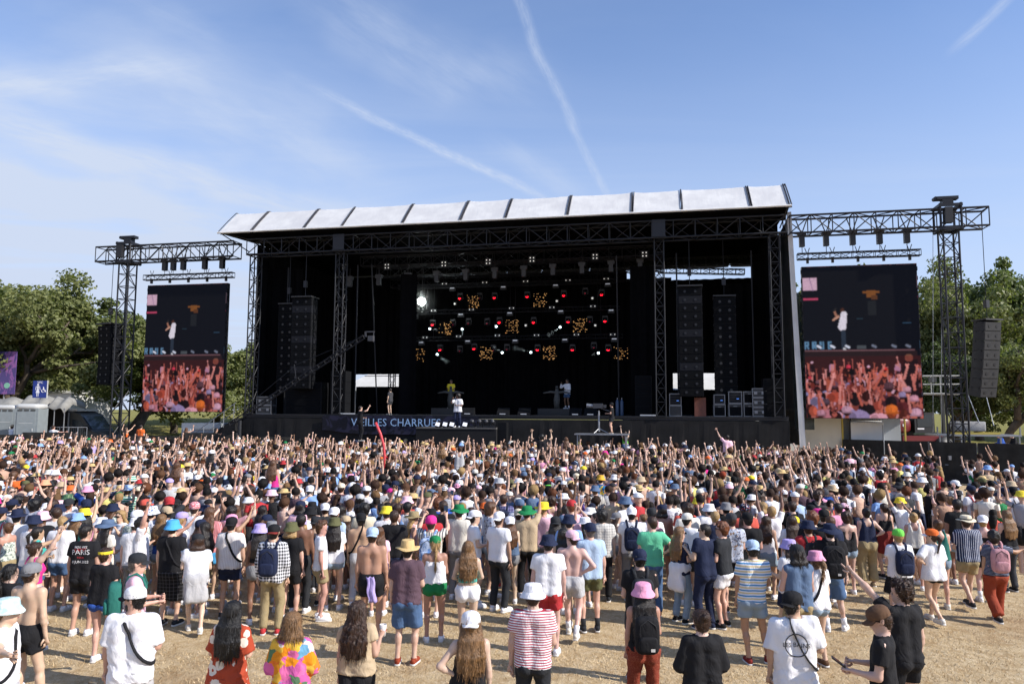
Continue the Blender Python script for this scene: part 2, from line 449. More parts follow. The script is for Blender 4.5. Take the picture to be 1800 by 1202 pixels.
def truss(parent, p, q, w, h, bay, m, r=.045, rb=.024, up=(0, 0, 1), pieces=True, name='truss'):
 """box truss from p to q: four chords, then verticals and diagonals bay by bay"""
 p = Vector(p); q = Vector(q); d = (q - p); L = d.length; d.normalize()
 up = Vector(up); sdv = d.cross(up).normalized(); up = sdv.cross(d).normalized()
 c = [(-1, -1), (1, -1), (1, 1), (-1, 1)]
 n = max(1, round(L / bay)); st = L / n
 def pt(i, k): return p + d * (st * i) + sdv * (c[k][0] * w / 2) + up * (c[k][1] * h / 2)
 segs = []
 for i in range(n + 1):
  for k in range(4): segs.append((pt(i, k), pt(i, (k + 1) % 4)))
  if i < n:
   for k in range(4):
    a, b = (k, (k + 1) % 4) if (i + k) % 2 else ((k + 1) % 4, k)
    segs.append((pt(i, a), pt(i + 1, b)))
 if pieces:
  for k in range(4): rod('chord', m, parent, pt(0, k), pt(n, k), r, 8)
  for a, b in segs: rod('brace', m, parent, a, b, rb, 5)
 else:
  mb = MB()
  for k in range(4): mb.tube([pt(0, k), pt(n, k)], r, 6)
  for a, b in segs: mb.tube([a, b], rb, 4, False)
  o = link('lattice', mb.mesh('lattice', m), parent); o['kind'] = 'stuff'
 return n

def sthing(name, label, cat, u, v, z, group=None): return thing(name, label, cat, tuple(S(u, v, z)), SA, group)
# main front truss of the roof (part of the stage)
truss(stage, (UL, .1, 13.55), (UR + .1, .1, 13.55), .9, .93, 1.17, M_trussgrey, .055, .03)
for v, z in ((3.6, 13.2), (6.4, 13.0), (9.0, 12.7)):
 truss(stage, (-7.5, v, z), (11.5, v, z), .5, .6, .8, M_truss, .035, .018, pieces=False)
truss(stage, (10.8, 8.5, 13.45), (UR, 8.5, 13.45), .5, .5, .7, M_truss, .035, .02, pieces=False)
truss(stage, (11.2, 10.6, 13.35), (16.9, 10.6, 13.05), .4, .35, .6, M_truss, .03, .018, pieces=False)
for u in (-12.9, -7.3, 11.3, 17.3):
 truss(stage, (u, .1, DZ + .02), (u, .1, 13.05), .5, .5, .75, M_trussgrey, .04, .022, up=(0, 1, 0))
for u in (-7.3, 11.3):
 P('truss_sleeve', MB().box((u, -.38, 13.6), (.7, .05, .95)).box((u, -.4, 14.0), (.78, .07, .06)).box((u, -.4, 13.15), (.78, .07, .06)), M_truss)
for i in range(5):
 u = UL + 2 + i * 6.8
 rod('rafter', M_truss, stage, (u, .3, 14.3), (u, 10.5, 14.0), .06)
 rod('rafter', M_truss, stage, (u, .3, 14.25), (u + 3, 4.0, 15.6), .05)
for u in (-11.55, 12.25, 16.3, -6.9, 8.9, -6.0):
 rod('pole', M_trussgrey, stage, (u, 1.6 if u not in (-6., 8.9) else 3, DZ if abs(u) > 9 else DZ), (u, 1.6, 12.6), .045, 8)

# side wings: outer towers, head blocks and wing beams
def tower(u, label, foot):
 t = sthing('truss_tower', label, 'tower', u, .1, foot)
 truss(t, (0, 0, .25), (0, 0, 13.0 - foot), .72, .72, .78, M_truss, .05, .026, up=(0, 1, 0))
 boxo('base_plate', M_steel, t, (0, 0, .12), (1.5, 1.5, .2))
 link('sleeve_block', MB().box((0, 0, 13.45 - foot), (1.1, 1.1, 1.3)).mesh('sleeve_block', M_truss), t) if False else None
 mb = MB()
 for a in (-.48, .48):
  for b in (-.48, .48): mb.tube([(a, b, 12.85 - foot), (a, b, 14.25 - foot)], .06, 6)
 for z in (12.95, 14.15):
  for s_ in (-1, 1):
   mb.box((0, s_ * .48, z - foot), (1.1, .12, .14)).box((s_ * .48, 0, z - foot), (.12, 1.1, .14))
 for s_ in (-1, 1): mb.tube([(-.48, s_ * .48, 12.95 - foot), (.48, s_ * .48, 14.15 - foot)], .035, 5)
 link('sleeve_block', mb.mesh('sleeve_block', M_truss), t)
 hb = MB().box((0, 0, 14.6 - foot), (1.0, .4, .16)).box((0, 0, 14.4 - foot), (.5, .4, .3)).tube([(-.55, -.16, 14.6 - foot), (-.55, .16, 14.6 - foot)], .10, 10)
 link('head_block', hb.mesh('head_block', M_truss), t)
 boxo('chain_motor', M_dark, t, (-.15, -.55, 13.6 - foot), (.35, .3, .8))
 return t
tower(-21.85, 'left black lattice tower between trees and left video wall', 1.6)
tower(25.75, 'right black lattice tower beside right video wall and hanging speakers', 1.4)
def wing(u0, u1, label, motors, scr):
 t = sthing('wing_truss', label, 'truss beam', (u0 + u1) / 2, .1, 13.5)
 h = (u1 - u0) / 2
 truss(t, (-h, 0, 0), (h, 0, 0), .9, .93, 1.0, M_truss, .055, .03)
 for mu in motors:
  a = mu - (u0 + u1) / 2
  cm = link('chain_motor', MB().box((a, 0, -.85), (.26, .26, .55)).box((a, 0, -.5), (.42, .3, .14)).tube([(a, 0, -.45), (a - .3, 0, .4)], .03).tube([(a, 0, -.45), (a + .3, 0, .4)], .03).mesh('chain_motor', M_dark), t)
  link('chain', MB().tube([(a, 0, -1.1), (a, 0, scr - 13.5)], .018, 4).mesh('chain', M_truss), cm)
 # outer end bracket
 return t
wing(-23.9, -14.2, 'left overhead truss beam carrying the left video wall', (-18.6, -17.9, -16.4, -15.2, -19.9 + .7), 12.05)
wing(18.05, 27.5, 'right overhead truss beam carrying the right video wall', (18.7, 19.9, 21.2, 22.5, 23.8), 11.95)
for (u0, u1, z, lb) in ((-20.6, -14.4, 11.95, 'short grey rigging truss above left video wall'), (18.45, 24.4, 11.85, 'short grey rigging truss above right video wall')):
 t = sthing('rigging_truss', lb, 'truss beam', (u0 + u1) / 2, .1, z)
 h = (u1 - u0) / 2
 truss(t, (-h, 0, 0), (h, 0, 0), .3, .3, .55, M_trussgrey, .028, .016)
 for i in range(5):
  a = -h + .5 + i * (2 * h - 1) / 4
  link('clamp', MB().box((a, 0, -.22), (.12, .12, .3)).tube([(a, 0, .1), (a - .12, 0, .45)], .02, 4).tube([(a, 0, .1), (a + .12, 0, .45)], .02, 4).mesh('clamp', M_dark), t)

# ------------------------------------------------------------------ video walls: a mosaic of coloured pixels, as an LED wall is
SW, SH = 5.53, 7.88
NXp, NYp = 150, 214
def paint_screen():
 im = np.zeros((NYp, NXp, 3)); im[:] = (.003, .004, .008)
 yy, xx = np.mgrid[0:NYp, 0:NXp]; X = (xx + .5) / NXp; Y = (yy + .5) / NYp     # Y down from the top
 asp = SH / SW
 r = np.random.default_rng(5)
 def ell(cx, cy, rx, ry, c, rot=0):
  dx = (X - cx); dy = (Y - cy) * asp; ca, sa = cos(rot), sin(rot)
  m = ((dx * ca + dy * sa) / rx) ** 2 + ((-dx * sa + dy * ca) / ry) ** 2 < 1
  im[m] = c; return m
 def line(x0, y0, x1, y1, wd, c, w2=None):
  dx, dy = x1 - x0, (y1 - y0) * asp; L2 = dx * dx + dy * dy + 1e-9
  t = np.clip(((X - x0) * dx + (Y - y0) * asp * dy) / L2, 0, 1)
  d = np.hypot(X - x0 - t * dx, (Y - y0) * asp - t * dy)
  im[d < (wd + ((w2 or wd) - wd) * t)] = c
 def rect(x0, y0, x1, y1, c): im[(X >= x0) & (X <= x1) & (Y >= y0) & (Y <= y1)] = c
 rect(0, .075, .125, .16, lin('#c9a5bb')); line(.06, .075, .09, .16, .003, lin('#8a6a90'))
 rect(0, .212, .13, .226, lin('#b04060'))
 # orange shirt hanging far back
 rect(.56, .17, .64, .215, lin('#7a4a24')); rect(.53, .172, .67, .187, lin('#7a4a24')); rect(.60, .2, .65, .23, lin('#5a3620')); rect(.57, .24, .64, .33, (.012, .014, .018))
 # performer in a white shirt
 ell(.345, .300, .018, .026, lin('#4a2c22')); line(.30, .345, .275, .305, .010, lin('#9a6a58'))
 line(.357, .322, .338, .405, .027, lin('#d9d2e0'), .036); line(.31, .335, .26, .36, .010, lin('#b98a78')); line(.27, .30, .285, .285, .008, (.02, .02, .02))
 line(.345, .44, .345, .55, .020, (.02, .03, .05)); line(.35, .55, .36, .565, .012, lin('#c8c8d0'))
 # letters behind the lights
 blue = lin('#5a7fa0')
 def letter(ch, x, y, s):
  seg = {'R': [(0, 0, 0, 1), (0, 0, .8, 0), (.8, 0, .8, .5), (.8, .5, 0, .5), (.3, .5, .9, 1)], 'U': [(0, 0, 0, 1), (0, 1, .8, 1), (.8, 1, .8, 0)], 'E': [(0, 0, 0, 1), (0, 0, .8, 0), (0, .5, .7, .5), (0, 1, .8, 1)]}[ch]
  for a in seg: line(x + a[0] * s * .7, y + a[1] * s, x + a[2] * s * .7, y + a[3] * s, .0075, blue)
 for i, ch in enumerate('RRUE'): letter(ch, .008 + i * .068, .503, .042)
 rect(.0, .558, .95, .566, lin('#6a4a50')); rect(0, .566, .97, .60, (.02, .010, .012))
 for cx in (.13, .25, .38, .61, .78, .90):
  ell(cx, .535, .026, .016, (.02, .02, .022)); line(cx - .015, .53, cx + .012, .54, .010, lin('#cfd3e6') if cx < .4 else lin('#6e7488'))
 rect(.46, .53, .54, .55, lin('#454a50'))
 # the crowd with raised hands
 skins = ['#c98f7c', '#b87a66', '#a86a58', '#d6a896', '#8c5546', '#e0b7a8', '#c07a60']
 tops = ['#c06a58', '#7a3036', '#b7a0b8', '#dcd2e0', '#402028', '#20181c', '#d0805a', '#8a4a50', '#e8d0d8', '#151216']
 Y0 = .60; im[(Y > Y0)] = (.035, .014, .014)
 hats = ['#c9c4d0', '#3a2a30', '#8a6a70', '#b04050', '#6a5a60', '#d8d0e0', '#8098c0', '#a06a50']
 for k in range(250):
  t = (k / 250) ** .75; cy = Y0 + .03 + t * .37; s = .013 + .022 * t
  cx = r.random()
  if .84 < cx < .97 and cy < .84: continue
  sk_ = np.array(lin(skins[r.integers(7)])) * r.uniform(.55, 1.)
  line(cx, cy + s * 2.0, cx, cy + s * 4, s * 1.7, np.array(lin(tops[r.integers(len(tops))])) * r.uniform(.4, 1))
  hc_ = lin(['#2a1512', '#3a1d18', '#1a0f0e', '#6a3428', '#4a2a20', '#180e0e'][r.integers(6)])
  ell(cx, cy + s * .1, s * .9, s * 1.2, hc_)
  if r.random() < .4: line(cx, cy, cx + r.normal(0, .3) * s, cy + s * 2.2, s * .8, hc_, s * .5)
  if r.random() < .35: ell(cx + r.normal(0, .3) * s, cy + s * .45, s * .6, s * .7, sk_); ell(cx, cy - s * .2, s * .8, s * .5, hc_)
  if r.random() < .3: ell(cx, cy - s * .2, s * .95, s * .75, lin(hats[r.integers(8)]));
  if r.random() < .42:
   a = r.normal(0, .9) * s; x1 = cx + s * r.choice([-1.2, 1.2]); hx = x1 + a; hy = cy - s * (1.6 + 1.9 * r.random())
   line(x1, cy + s * 1.6, hx, hy, s * .36, sk_, s * .24); ell(hx, hy - s * .15, s * .3, s * .36, sk_)
   for q_ in (-1, -.4, .3, .9): line(hx + q_ * s * .15, hy - s * .3, hx + q_ * s * .55, hy - s * .85, s * .09, sk_)
 rect(.86, .62, .97, .86, (.015, .01, .012)); ell(.9, .612, .035, .035, lin('#7a5040')); ell(.90, .70, .07, .08, (.016, .012, .014))
 def head(cx, cy, q, hc_, hat=None, sk_='#b07a64', top=None, face=0):
  if top: ell(cx, cy + q * 2.0, q * 2.0, q * 1.25, lin(top)); ell(cx - q * .8, cy + q * 2.1, q * .9, q * 1.0, np.array(lin(top)) * .6)
  line(cx, cy + q * .3, cx, cy + q * 1.0, q * .42, np.array(lin(sk_)) * .7)
  ell(cx, cy, q * .86, q * 1.08, lin(hc_)); ell(cx + q * .35, cy, q * .35, q * .8, np.array(lin(hc_)) * 1.8)
  if face: ell(cx + face * q * .35, cy + q * .3, q * .55, q * .62, lin(sk_)); ell(cx + face * q * .3, cy + q * .15, q * .4, q * .1, (.02, .01, .01))
  if hat:
   h_ = np.array(lin(hat)); ell(cx, cy - q * .22, q * .98, q * .78, h_ * .75); ell(cx + q * .25, cy - q * .32, q * .62, q * .58, h_); line(cx - q * 1.0, cy + q * .22, cx + q * 1.0, cy + q * .18, q * .13, h_ * .55)
   line(cx, cy - q * .8, cx - q * .1, cy, q * .05, h_ * .55)
 for a_ in ((.38, .67, .02, '#3a1a18', '#d04a60'), (.69, .685, .022, '#2a1512', '#d03a34'), (.25, .79, .037, '#2a1a18', '#6a5560', '#a86a58', '#a85a40'), (.72, .80, .045, '#221818', '#5a4a50', '#a86a58', '#4a3038'), (.87, .82, .036, '#3a2420', '#c8b6bf', '#b07a64', '#1a1214'), (.83, .855, .034, '#2a1a18', '#94a4c8', '#b07a64', '#5a3030'),
               (.10, .82, .036, '#221414', None, '#b07a64', '#8090b0'), (.52, .86, .042, '#2a1410', None, '#b07a64', '#1a1416'), (.93, .88, .038, '#2a1a18', '#cfb8c4', '#b07a64', '#6a4048', -1), (.17, .90, .036, '#2a1a1a', '#54525c', '#a06a58', '#b08a90'), (.62, .92, .04, '#8a4a38', None, '#c08a74', '#d8c0c8'),
               (.735, .90, .056, '#141012'), (.735, .955, .056, '#7a4420', '#d98a34', '#a06a50', '#a85a3a'), (.43, .875, .06, '#151012', None, '#8a5546', '#8f9cc2'), (.35, .955, .044, '#2a1a18', '#bdb6c4', '#b07a64', '#7a4a50'), (.94, .972, .05, '#1c1416', '#cfc6d4', '#b07a64', '#2a1a1e', -1),
               (.06, .955, .046, '#9a5a40', None, '#c08a74', '#b07a80'), (.125, .975, .036, '#3a2420', '#b8a4b0', '#b07a64', '#402028'), (.23, .965, .038, '#1a1010', None, '#a86a58', '#8a4a50', 1), (.84, .965, .036, '#4a2a20', None, '#c08a74', '#503038')):
  head(*a_)
 for k in range(26):
  cx = r.random() * .95; cy = .74 + .22 * r.random(); q = .03; sk_ = np.array(lin(skins[r.integers(7)])); hx = cx + r.normal(0, .03); hy = cy - .05 - .05 * r.random()
  line(cx, cy, hx, hy, .012, sk_ * .8, .009); ell(hx, hy, .011, .013, sk_)
  for q_ in (-1, -.4, .3, .9): line(hx + q_ * .005, hy - .008, hx + q_ * .016, hy - .024, .0032, sk_)
 # person far back in dark; small console light
 rect(.86, .385, .93, .388, lin('#31506a')); rect(.47, .352, .52, .354, lin('#28404f'))
 im[Y > .60] *= (1.02, .62, .72)
 im *= (1 + .10 * r.standard_normal((NYp, NXp, 1))).clip(.7, 1.3)
 sm = im.copy(); n_ = 1.
 for dy, dx, w_ in ((0, 1, .5), (0, -1, .5), (1, 0, .5), (-1, 0, .5)): sm += np.roll(im, (dy, dx), (0, 1)) * w_; n_ += w_
 im = sm / n_
 return im.clip(0, 1)
IMG = paint_screen()
def f_led(q, p):
 a = q.node('ShaderNodeAttribute', attribute_name='led'); q.put(p.inputs['Base Color'], (.006, .006, .007))
 q.put(p.inputs['Emission Color'], a.outputs['Color']); p.inputs['Emission Strength'].default_value = .72
M_led = mat('led_wall', (.004, .004, .005), .9, build=f_led, spec=.05)
gx, gz = np.meshgrid(np.linspace(-SW / 2, SW / 2, NXp + 1), np.linspace(SH / 2, -SH / 2, NYp + 1))
V_ = np.stack([gx.ravel(), np.zeros(gx.size), gz.ravel()], 1)
ii = (np.arange(NYp)[:, None] * (NXp + 1) + np.arange(NXp)[None]).ravel()
led_me = np_mesh('picture', V_, np.stack([ii, ii + NXp + 1, ii + NXp + 2, ii + 1], 1), M_led, False)
att = led_me.color_attributes.new('led', 'FLOAT_COLOR', 'CORNER')
cc = np.repeat(np.concatenate([IMG.reshape(-1, 3), np.ones((NXp * NYp, 1))], 1), 4, axis=0)
att.data.foreach_set('color', cc.astype(np.float32).ravel())
for (uc, z0, lb) in ((-17.58, 3.57, 'tall left video wall showing the singer and a red lit crowd'), (21.43, 3.41, 'tall right video wall showing the singer and a red lit crowd')):
 t = sthing('video_wall', lb, 'video screen', uc, .1, z0 + SH / 2)
 bo = link('cabinet', MB().box((0, .16, 0), (SW + .04, .28, SH + .04)).mesh('cabinet', M_dark), t)
 link('picture', led_me, t, (0, -.012, 0))
 for s_ in (-1, 1):
  e = MB()
  for k in range(16): e.box((s_ * (SW / 2 + .035), .1, -SH / 2 + .25 + k * SH / 16), (.05, .12, .2))
  link('cabinet_latch', e.mesh('cabinet_latch', M_trussgrey), t)
# grey scrim beside the right screen
t = sthing('scrim_panel', 'dark green grey mesh scrim hanging between stage side and right video wall', 'scrim', 18.62, .5, 0)
link('mesh_cloth', MB().box((0, 0, 6.4), (.95, .03, 4.7 * 2 - 2.2)).mesh('mesh_cloth', mat('dark_mesh', (.02, .03, .028), .8, alpha=.72)), t)

# ------------------------------------------------------------------ line arrays
def line_array(label, u, v, ztop, n, wbox, hbox, depth, curve, yaw, cat='speaker array', mats_=None, groupname='hanging line arrays', gap=.012, hang=13.2, alt=None, tilt0=0.):
 t = sthing('line_array', label, cat, u, v, ztop, groupname)
 t.rotation_euler = (0, 0, SA + yaw)
 z = 0; y = 0; ang = tilt0
 for i in range(n):
  m2 = M_cab if not alt else (M_cabout if n == 8 else M_cabside if i in alt else M_cab)
  mb = MB().box((0, 0, -hbox / 2), (wbox, depth, hbox - gap))
  f = MB().box((0, -depth / 2 - .008, -hbox / 2), (wbox * .94, .014, hbox * .86))
  o = link('speaker_box', mb.mesh('speaker_box', m2), t, (0, y, z), (ang, 0, 0))
  link('grille', f.mesh('grille', M_grille if not (alt and i in alt) else (M_cabout if n == 8 else M_cabside)), o)
  hw = MB()
  for s_ in (-1, 1): hw.box((s_ * (wbox / 2 + .006), -depth * .3, -.04), (.02, .06, .09)).box((s_ * (wbox / 2 + .006), depth * .3, -.04), (.02, .06, .09))
  for s_ in (-1, 1):
   hw.tube([(s_ * wbox * .22, -depth / 2 - .018, -hbox / 2), (s_ * wbox * .22, -depth / 2 - .03, -hbox / 2)], hbox * .16, 10)
  link('rigging_hardware', hw.mesh('rigging_hardware', M_trussgrey if alt else M_dark), o)['kind'] = 'stuff'
  z -= cos(ang) * hbox; y += sin(ang) * hbox; ang += curve
 link('fly_frame', MB().box((0, 0, .08), (wbox * 1.05, depth * 1.3, .08)).mesh('fly_frame', M_dark), t)
 link('chain', MB().tube([(0, 0, .1), (0, 0, hang - ztop)], .022, 4).box((0, 0, .9), (.2, .2, .4)).mesh('chain', M_truss), t)
 return t
line_array('tilted black speaker array hanging before trees left of left tower', -23.1, .3, 9.0, 9, 1.25, .42, .8, -.018, radians(-16), hang=13.0, tilt0=.10)
line_array('tall grey speaker array hanging before trees right of right tower', 27.4, .3, 8.25, 8, 1.02, .47, .66, .012, radians(26), hang=13.0, tilt0=.10, alt=range(10))
line_array('tall black speaker array with lighter boxes at left side of stage opening', -9.65, .25, 10.35, 12, 1.25, .45, .8, 0, 0, hang=13.1, alt=(1, 5, 9))
line_array('wide flat black speaker array left of the taller left array', -11.1, 1.0, 10.1, 11, 1.1, .48, .5, 0, 0, hang=13.1)
line_array('tall black speaker array with lighter boxes at right side of stage opening', 12.9, .25, 10.35, 13, 1.25, .45, .8, 0, 0, hang=13.1, alt=(1, 5, 9))
line_array('wide flat black speaker array right of the taller right array', 14.75, 1.0, 9.9, 12, 1.15, .48, .5, 0, 0, hang=13.1)

# ------------------------------------------------------------------ floor stacks, cases, gear on deck
def stack(label, u, v, w_, d_, h_, n):
 t = sthing('speaker_stack', label, 'speaker stack', u, v, DZ + .004, 'speaker stacks standing on the deck')
 for i in range(n):
  o = boxo('speaker_box', M_cab, t, (0, 0, h_ / n * (i + .5)), (w_, d_, h_ / n - .015))
  boxo('grille', M_grille, t, (0, -d_ / 2 - .01, h_ / n * (i + .5)), (w_ * .9, .02, h_ / n * .85))
stack('tall black side fill stack left of the left stage opening', -7.35, .55, .95, .8, 2.55, 4)
stack('black side fill stack right of the white shirted keyboard player', 10.35, 1.0, .9, .8, 2.2, 4)
stack('tall dark stack at far right corner of the deck', 17.05, .5, 1.0, .9, 2.0, 3)
stack('broad low black stack left on deck under the left speaker array', -9.7, .9, 2.4, .9, 1.9, 4)
M_case = worn('black_case_laminate', (.02, .021, .024), .5, .3, 5)
M_alu = mat('aluminium_edge', (.22, .23, .25), .45, .7)
def case(label, u, v, z, w_, d_, h_, face='plain', grp='flight cases on the deck'):
 t = sthing('flight_case', label, 'flight case', u, v, z, grp)
 boxo('shell', M_case, t, (0, 0, h_ / 2), (w_, d_, h_))
 e = MB(); r = .016
 for sx in (-1, 1):
  for sy in (-1, 1): e.box((sx * w_ / 2, sy * d_ / 2, h_ / 2), (r * 2, r * 2, h_))
  for zz in (0.02, h_): e.box((sx * w_ / 2, 0, zz), (r * 2, d_, r * 2))
 for sy in (-1, 1):
  for zz in (0.02, h_): e.box((0, sy * d_ / 2, zz), (w_, r * 2, r * 2))
 link('edge_trim', e.mesh('edge_trim', M_alu), t)
 if face == 'road':
  for s_ in (-1, 1): boxo('recessed_handle', M_alu, t, (s_ * w_ * .27, -d_ / 2 - .012, h_ * .5), (.16, .02, .14))
  boxo('lid_seam', M_alu, t, (0, -d_ / 2 - .01, h_ * .66), (w_ * .98, .014, .02))
 elif face == 'amp':
  boxo('speaker_cloth', M_grille, t, (0, -d_ / 2 - .01, h_ * .42), (w_ * .84, .02, h_ * .7))
  boxo('badge', M_alu, t, (0, -d_ / 2 - .024, h_ * .82), (w_ * .3, .01, .03))
 elif face == 'rack':
  for k in range(4): boxo('rack_unit', M_cabside, t, (0, -d_ / 2 - .01, h_ * (.18 + .21 * k)), (w_ * .86, .02, h_ * .16))
  boxo('rack_light', mat('tiny_blue_led', (.1, .2, .6), .5, emit=(.1, .3, 1), estr=1.2), t, (w_ * .2, -d_ / 2 - .028, h_ * .4), (.12, .01, .02))
Z0 = DZ + .004
case('lower silver edged flight case at left front deck corner', -12.05, .4, Z0, .95, .6, .5, 'road')
case('upper silver edged flight case at left front deck corner', -12.05, .4, Z0 + .52, .95, .6, .5, 'road')
case('silver edged case under the blue lit rack right of the opening', 12.05, .5, Z0, .62, .6, .55, 'plain')
case('rack case with blue lights left of the orange crate', 12.05, .5, Z0 + .58, .6, .6, .62, 'rack')
case('lower of two amplifier cases right of the orange crate', 14.35, .7, Z0, .58, .55, .62, 'amp')
case('upper amplifier case right of the orange crate with lid open', 14.35, .7, Z0 + .65, .55, .55, .5, 'rack')
case('first lower square amplifier of the right amplifier row', 15.15, .6, Z0, .66, .5, .66, 'amp')
case('first upper square amplifier of the right amplifier row', 15.15, .6, Z0 + .69, .66, .5, .62, 'rack')
case('second lower square amplifier of the right amplifier row', 15.95 - .05, .6, Z0, .62, .5, .66, 'amp')
case('second upper square amplifier of the right amplifier row', 15.95 - .05, .6, Z0 + .69, .62, .5, .62, 'amp')
case('low amplifier at the end of the right amplifier row', 16.55, .75, Z0, .55, .5, .7, 'amp')
case('bottom light grey road case beside the right corner stack', 17.25, -.0 + .02, Z0, .64, .5, .46, 'road') if False else None
case('bottom silver road case right of the amplifier row', 16.9 + .3, -.12 + .15, Z0, .62, .3, .46, 'road') if False else None
for k, lb in enumerate(('bottom silver road case of the tower right of the amplifiers', 'middle silver road case of the tower right of the amplifiers', 'top silver road case of the tower right of the amplifiers')):
 case(lb, 16.35, .05 + .25, Z0 + k * .5, .68, .45, .47, 'road')
boxo('crate', worn('orange_crate', (.16, .05, .03), .6, .3, 4), None, tuple(S(13.35, .7, Z0 + .5)), (.6, .5, 1.0), SA)
tag(bpy.context.scene.collection.objects[-1], 'dull orange crate standing between cases on the right deck', 'crate')
for (u, lb) in ((10.0, 'left blue gas bottle on deck behind cameraman'), (10.25, 'right blue gas bottle on deck behind cameraman')):
 t = sthing('gas_bottle', lb, 'gas bottle', u - 1.1, 1.2, Z0, 'gas bottles on deck')
 link('bottle_body', MB().lathe([(0, 0), (.09, 0), (.1, .04), (.1, .75), (.06, .86), (.03, .9), (0, .9)], 12).mesh('bottle_body', mat('bottle_blue', (.03, .06, .12), .4), True), t)
 link('valve', MB().tube([(0, 0, .9), (0, 0, 1.0)], .025, 6).mesh('valve', M_steel), t)

# ------------------------------------------------------------------ lights inside the stage
M_bulbw = mat('white_bulb', (1, 1, 1), .4, emit=(1, .98, .9), estr=.35)
M_key = mat('bright_lamp', (1, 1, 1), .4, emit=(.9, 1, .97), estr=70)
M_red = mat('red_lens', (.3, 0, .02), .3, emit=(1, .004, .014), estr=7)
M_redd = mat('dim_red_lens', (.2, 0, .02), .3, emit=(.8, .01, .06), estr=1.2)
M_amber = mat('amber_led', (.3, .15, .03), .4, emit=(1, .52, .18), estr=.6)
M_silver = mat('silver_glow', (.5, .5, .52), .35, .6, emit=(.8, .85, 1), estr=.12)  # silver strips and reflectors glow faintly: brightness put in as emission
M_lens = mat('dark_lens', (.02, .03, .06), .1)
def onv(px, py, v):
 d = ray(px, py); e = Vector((0, 0, EYE)); t = ((SO - e).dot(SV) + v) / d.dot(SV); p = e + d * t - SO
 return p.dot(SU), p.z
def z6(x, y): return 700 + x / 4.007, 480 + y / 4.007
LV = 7.5
def moving_head(u, z, m, grp, label, beam=None):
 t = sthing('moving_head_light', label, 'stage light', u, LV, z, grp)
 link('yoke', MB().box((0, 0, .30), (.34, .2, .12)).box((-.17, 0, .1), (.04, .1, .34)).box((.17, 0, .1), (.04, .1, .34)).mesh('yoke', M_dark), t)
 link('head', MB().lathe([(0, .17), (.11, .15), (.135, 0), (.12, -.15), (.1, -.17)], 10).mesh('head', M_dark, True), t, rot=(radians(55), 0, 0))
 link('lens', MB().lathe([(0, 0), (.085 if m is M_red else .04, 0.0)], 10).mesh('lens', m), t, (0, -.16, -.0), (radians(80), 0, 0))
rows = ['upper', 'middle', 'lower']
reds = [[(437, 180, 1), (575, 178, 0), (680, 175, 1), (910, 168, 1), (1167, 160, 1), (1318, 143, 0), (1433, 154, 1)],
  [(245, 365, 1), (388, 363, 0), (497, 355, 0), (628, 356, 0), (714, 349, 1), (955, 349, 1), (1198, 345, 1), (1350, 343, 0), (1457, 340, 1)],
  [(297, 541, 1), (436, 548, 0), (536, 533, 1), (672, 544, 0), (767, 538, 0), (982, 541, 1), (1228, 541, 1), (1379, 525, 0), (1480, 541, 1)]]
ordn = ['first', 'second', 'third', 'fourth', 'fifth', 'sixth', 'seventh', 'eighth', 'ninth', 'tenth', 'eleventh', 'twelfth', 'thirteenth', 'fourteenth', 'fifteenth', 'sixteenth', 'seventeenth']
for ri, row in enumerate(reds):
 for k, (x, y, br) in enumerate(row):
  u, z = onv(*z6(x, y), LV)
  moving_head(u, z, M_red if br else M_redd, 'red stage lights', '%s from left of the %s row of %s red moving lights' % (ordn[k], rows[ri], 'glowing'))
# bar lights with silver tags
tags = [[(55, 122), (383, 110), (742, 101), (1110, 89), (1476, 80)], [(118, 305), (443, 294), (787, 284), (1146, 271), (1500, 265)],
  [(165, 491), (492, 481), (825, 477), (1175, 471), (1522, 466)]]
for ri, row in enumerate(tags):
 (xa, ya), (xb, yb) = row[0], row[-1]
 ua, za = onv(*z6(xa - 60, ya + 12), LV); ub, zb = onv(*z6(xb + 60, yb + 12), LV)
 zt = (za + zb) / 2 + .35
 t = sthing('light_bar', rows[ri] + ' black pipe carrying stage lights across back of stage', 'light bar', (ua + ub) / 2, LV, zt)
 truss(t, (-(ub - ua) / 2, .1, 0), ((ub - ua) / 2, .1, 0), .25, .25, .6, M_truss, .025, .012, pieces=False)
 for s_ in (-.4, 0, .4): link('hanging_cable', MB().tube([((ub - ua) * s_, .1, 0), ((ub - ua) * s_, .1, 13 - zt)], .015, 4).mesh('hanging_cable', M_truss), t)
 for k, (x, y) in enumerate(row):
  u, z = onv(*z6(x, y), LV - .2)
  b = sthing('strobe_light', '%s from left of %s row of silver topped strobe lights' % (ordn[k], rows[ri]), 'strobe light', u, LV - .2, z, 'strobe lights')
  boxo('housing', M_dark, b, (0, 0, -.05), (.42, .2, .22)); boxo('reflector', M_silver, b, (0, -.11, .02), (.3, .015, .07))
# blinders: pairs of small bulbs
k = 0
for (x, y) in ((78, 84), (325, 75), (609, 66), (897, 58), (1195, 50), (1465, 40), (247, 264), (515, 256), (798, 247), (1082, 241), (1371, 233), (189, 453), (425, 445), (698, 439), (974, 437), (1255, 433), (1511, 432)):
 u, z = onv(*z6(x, y), LV - .3)
 b = sthing('blinder_light', 'pair of small round white blinder lamps, %s counting rows from top left' % ordn[k], 'blinder light', u, LV - .3, z, 'paired blinder lamps')
 boxo('housing', M_dark, b, (0, .05, 0), (.42, .06, .2))
 for s_ in (-1, 1): link('bulb', MB().lathe([(0, 0), (.035, .0)], 8).mesh('bulb', M_bulbw), b, (s_ * .13, -.0, 0), (radians(90), 0, 0))
 k += 1
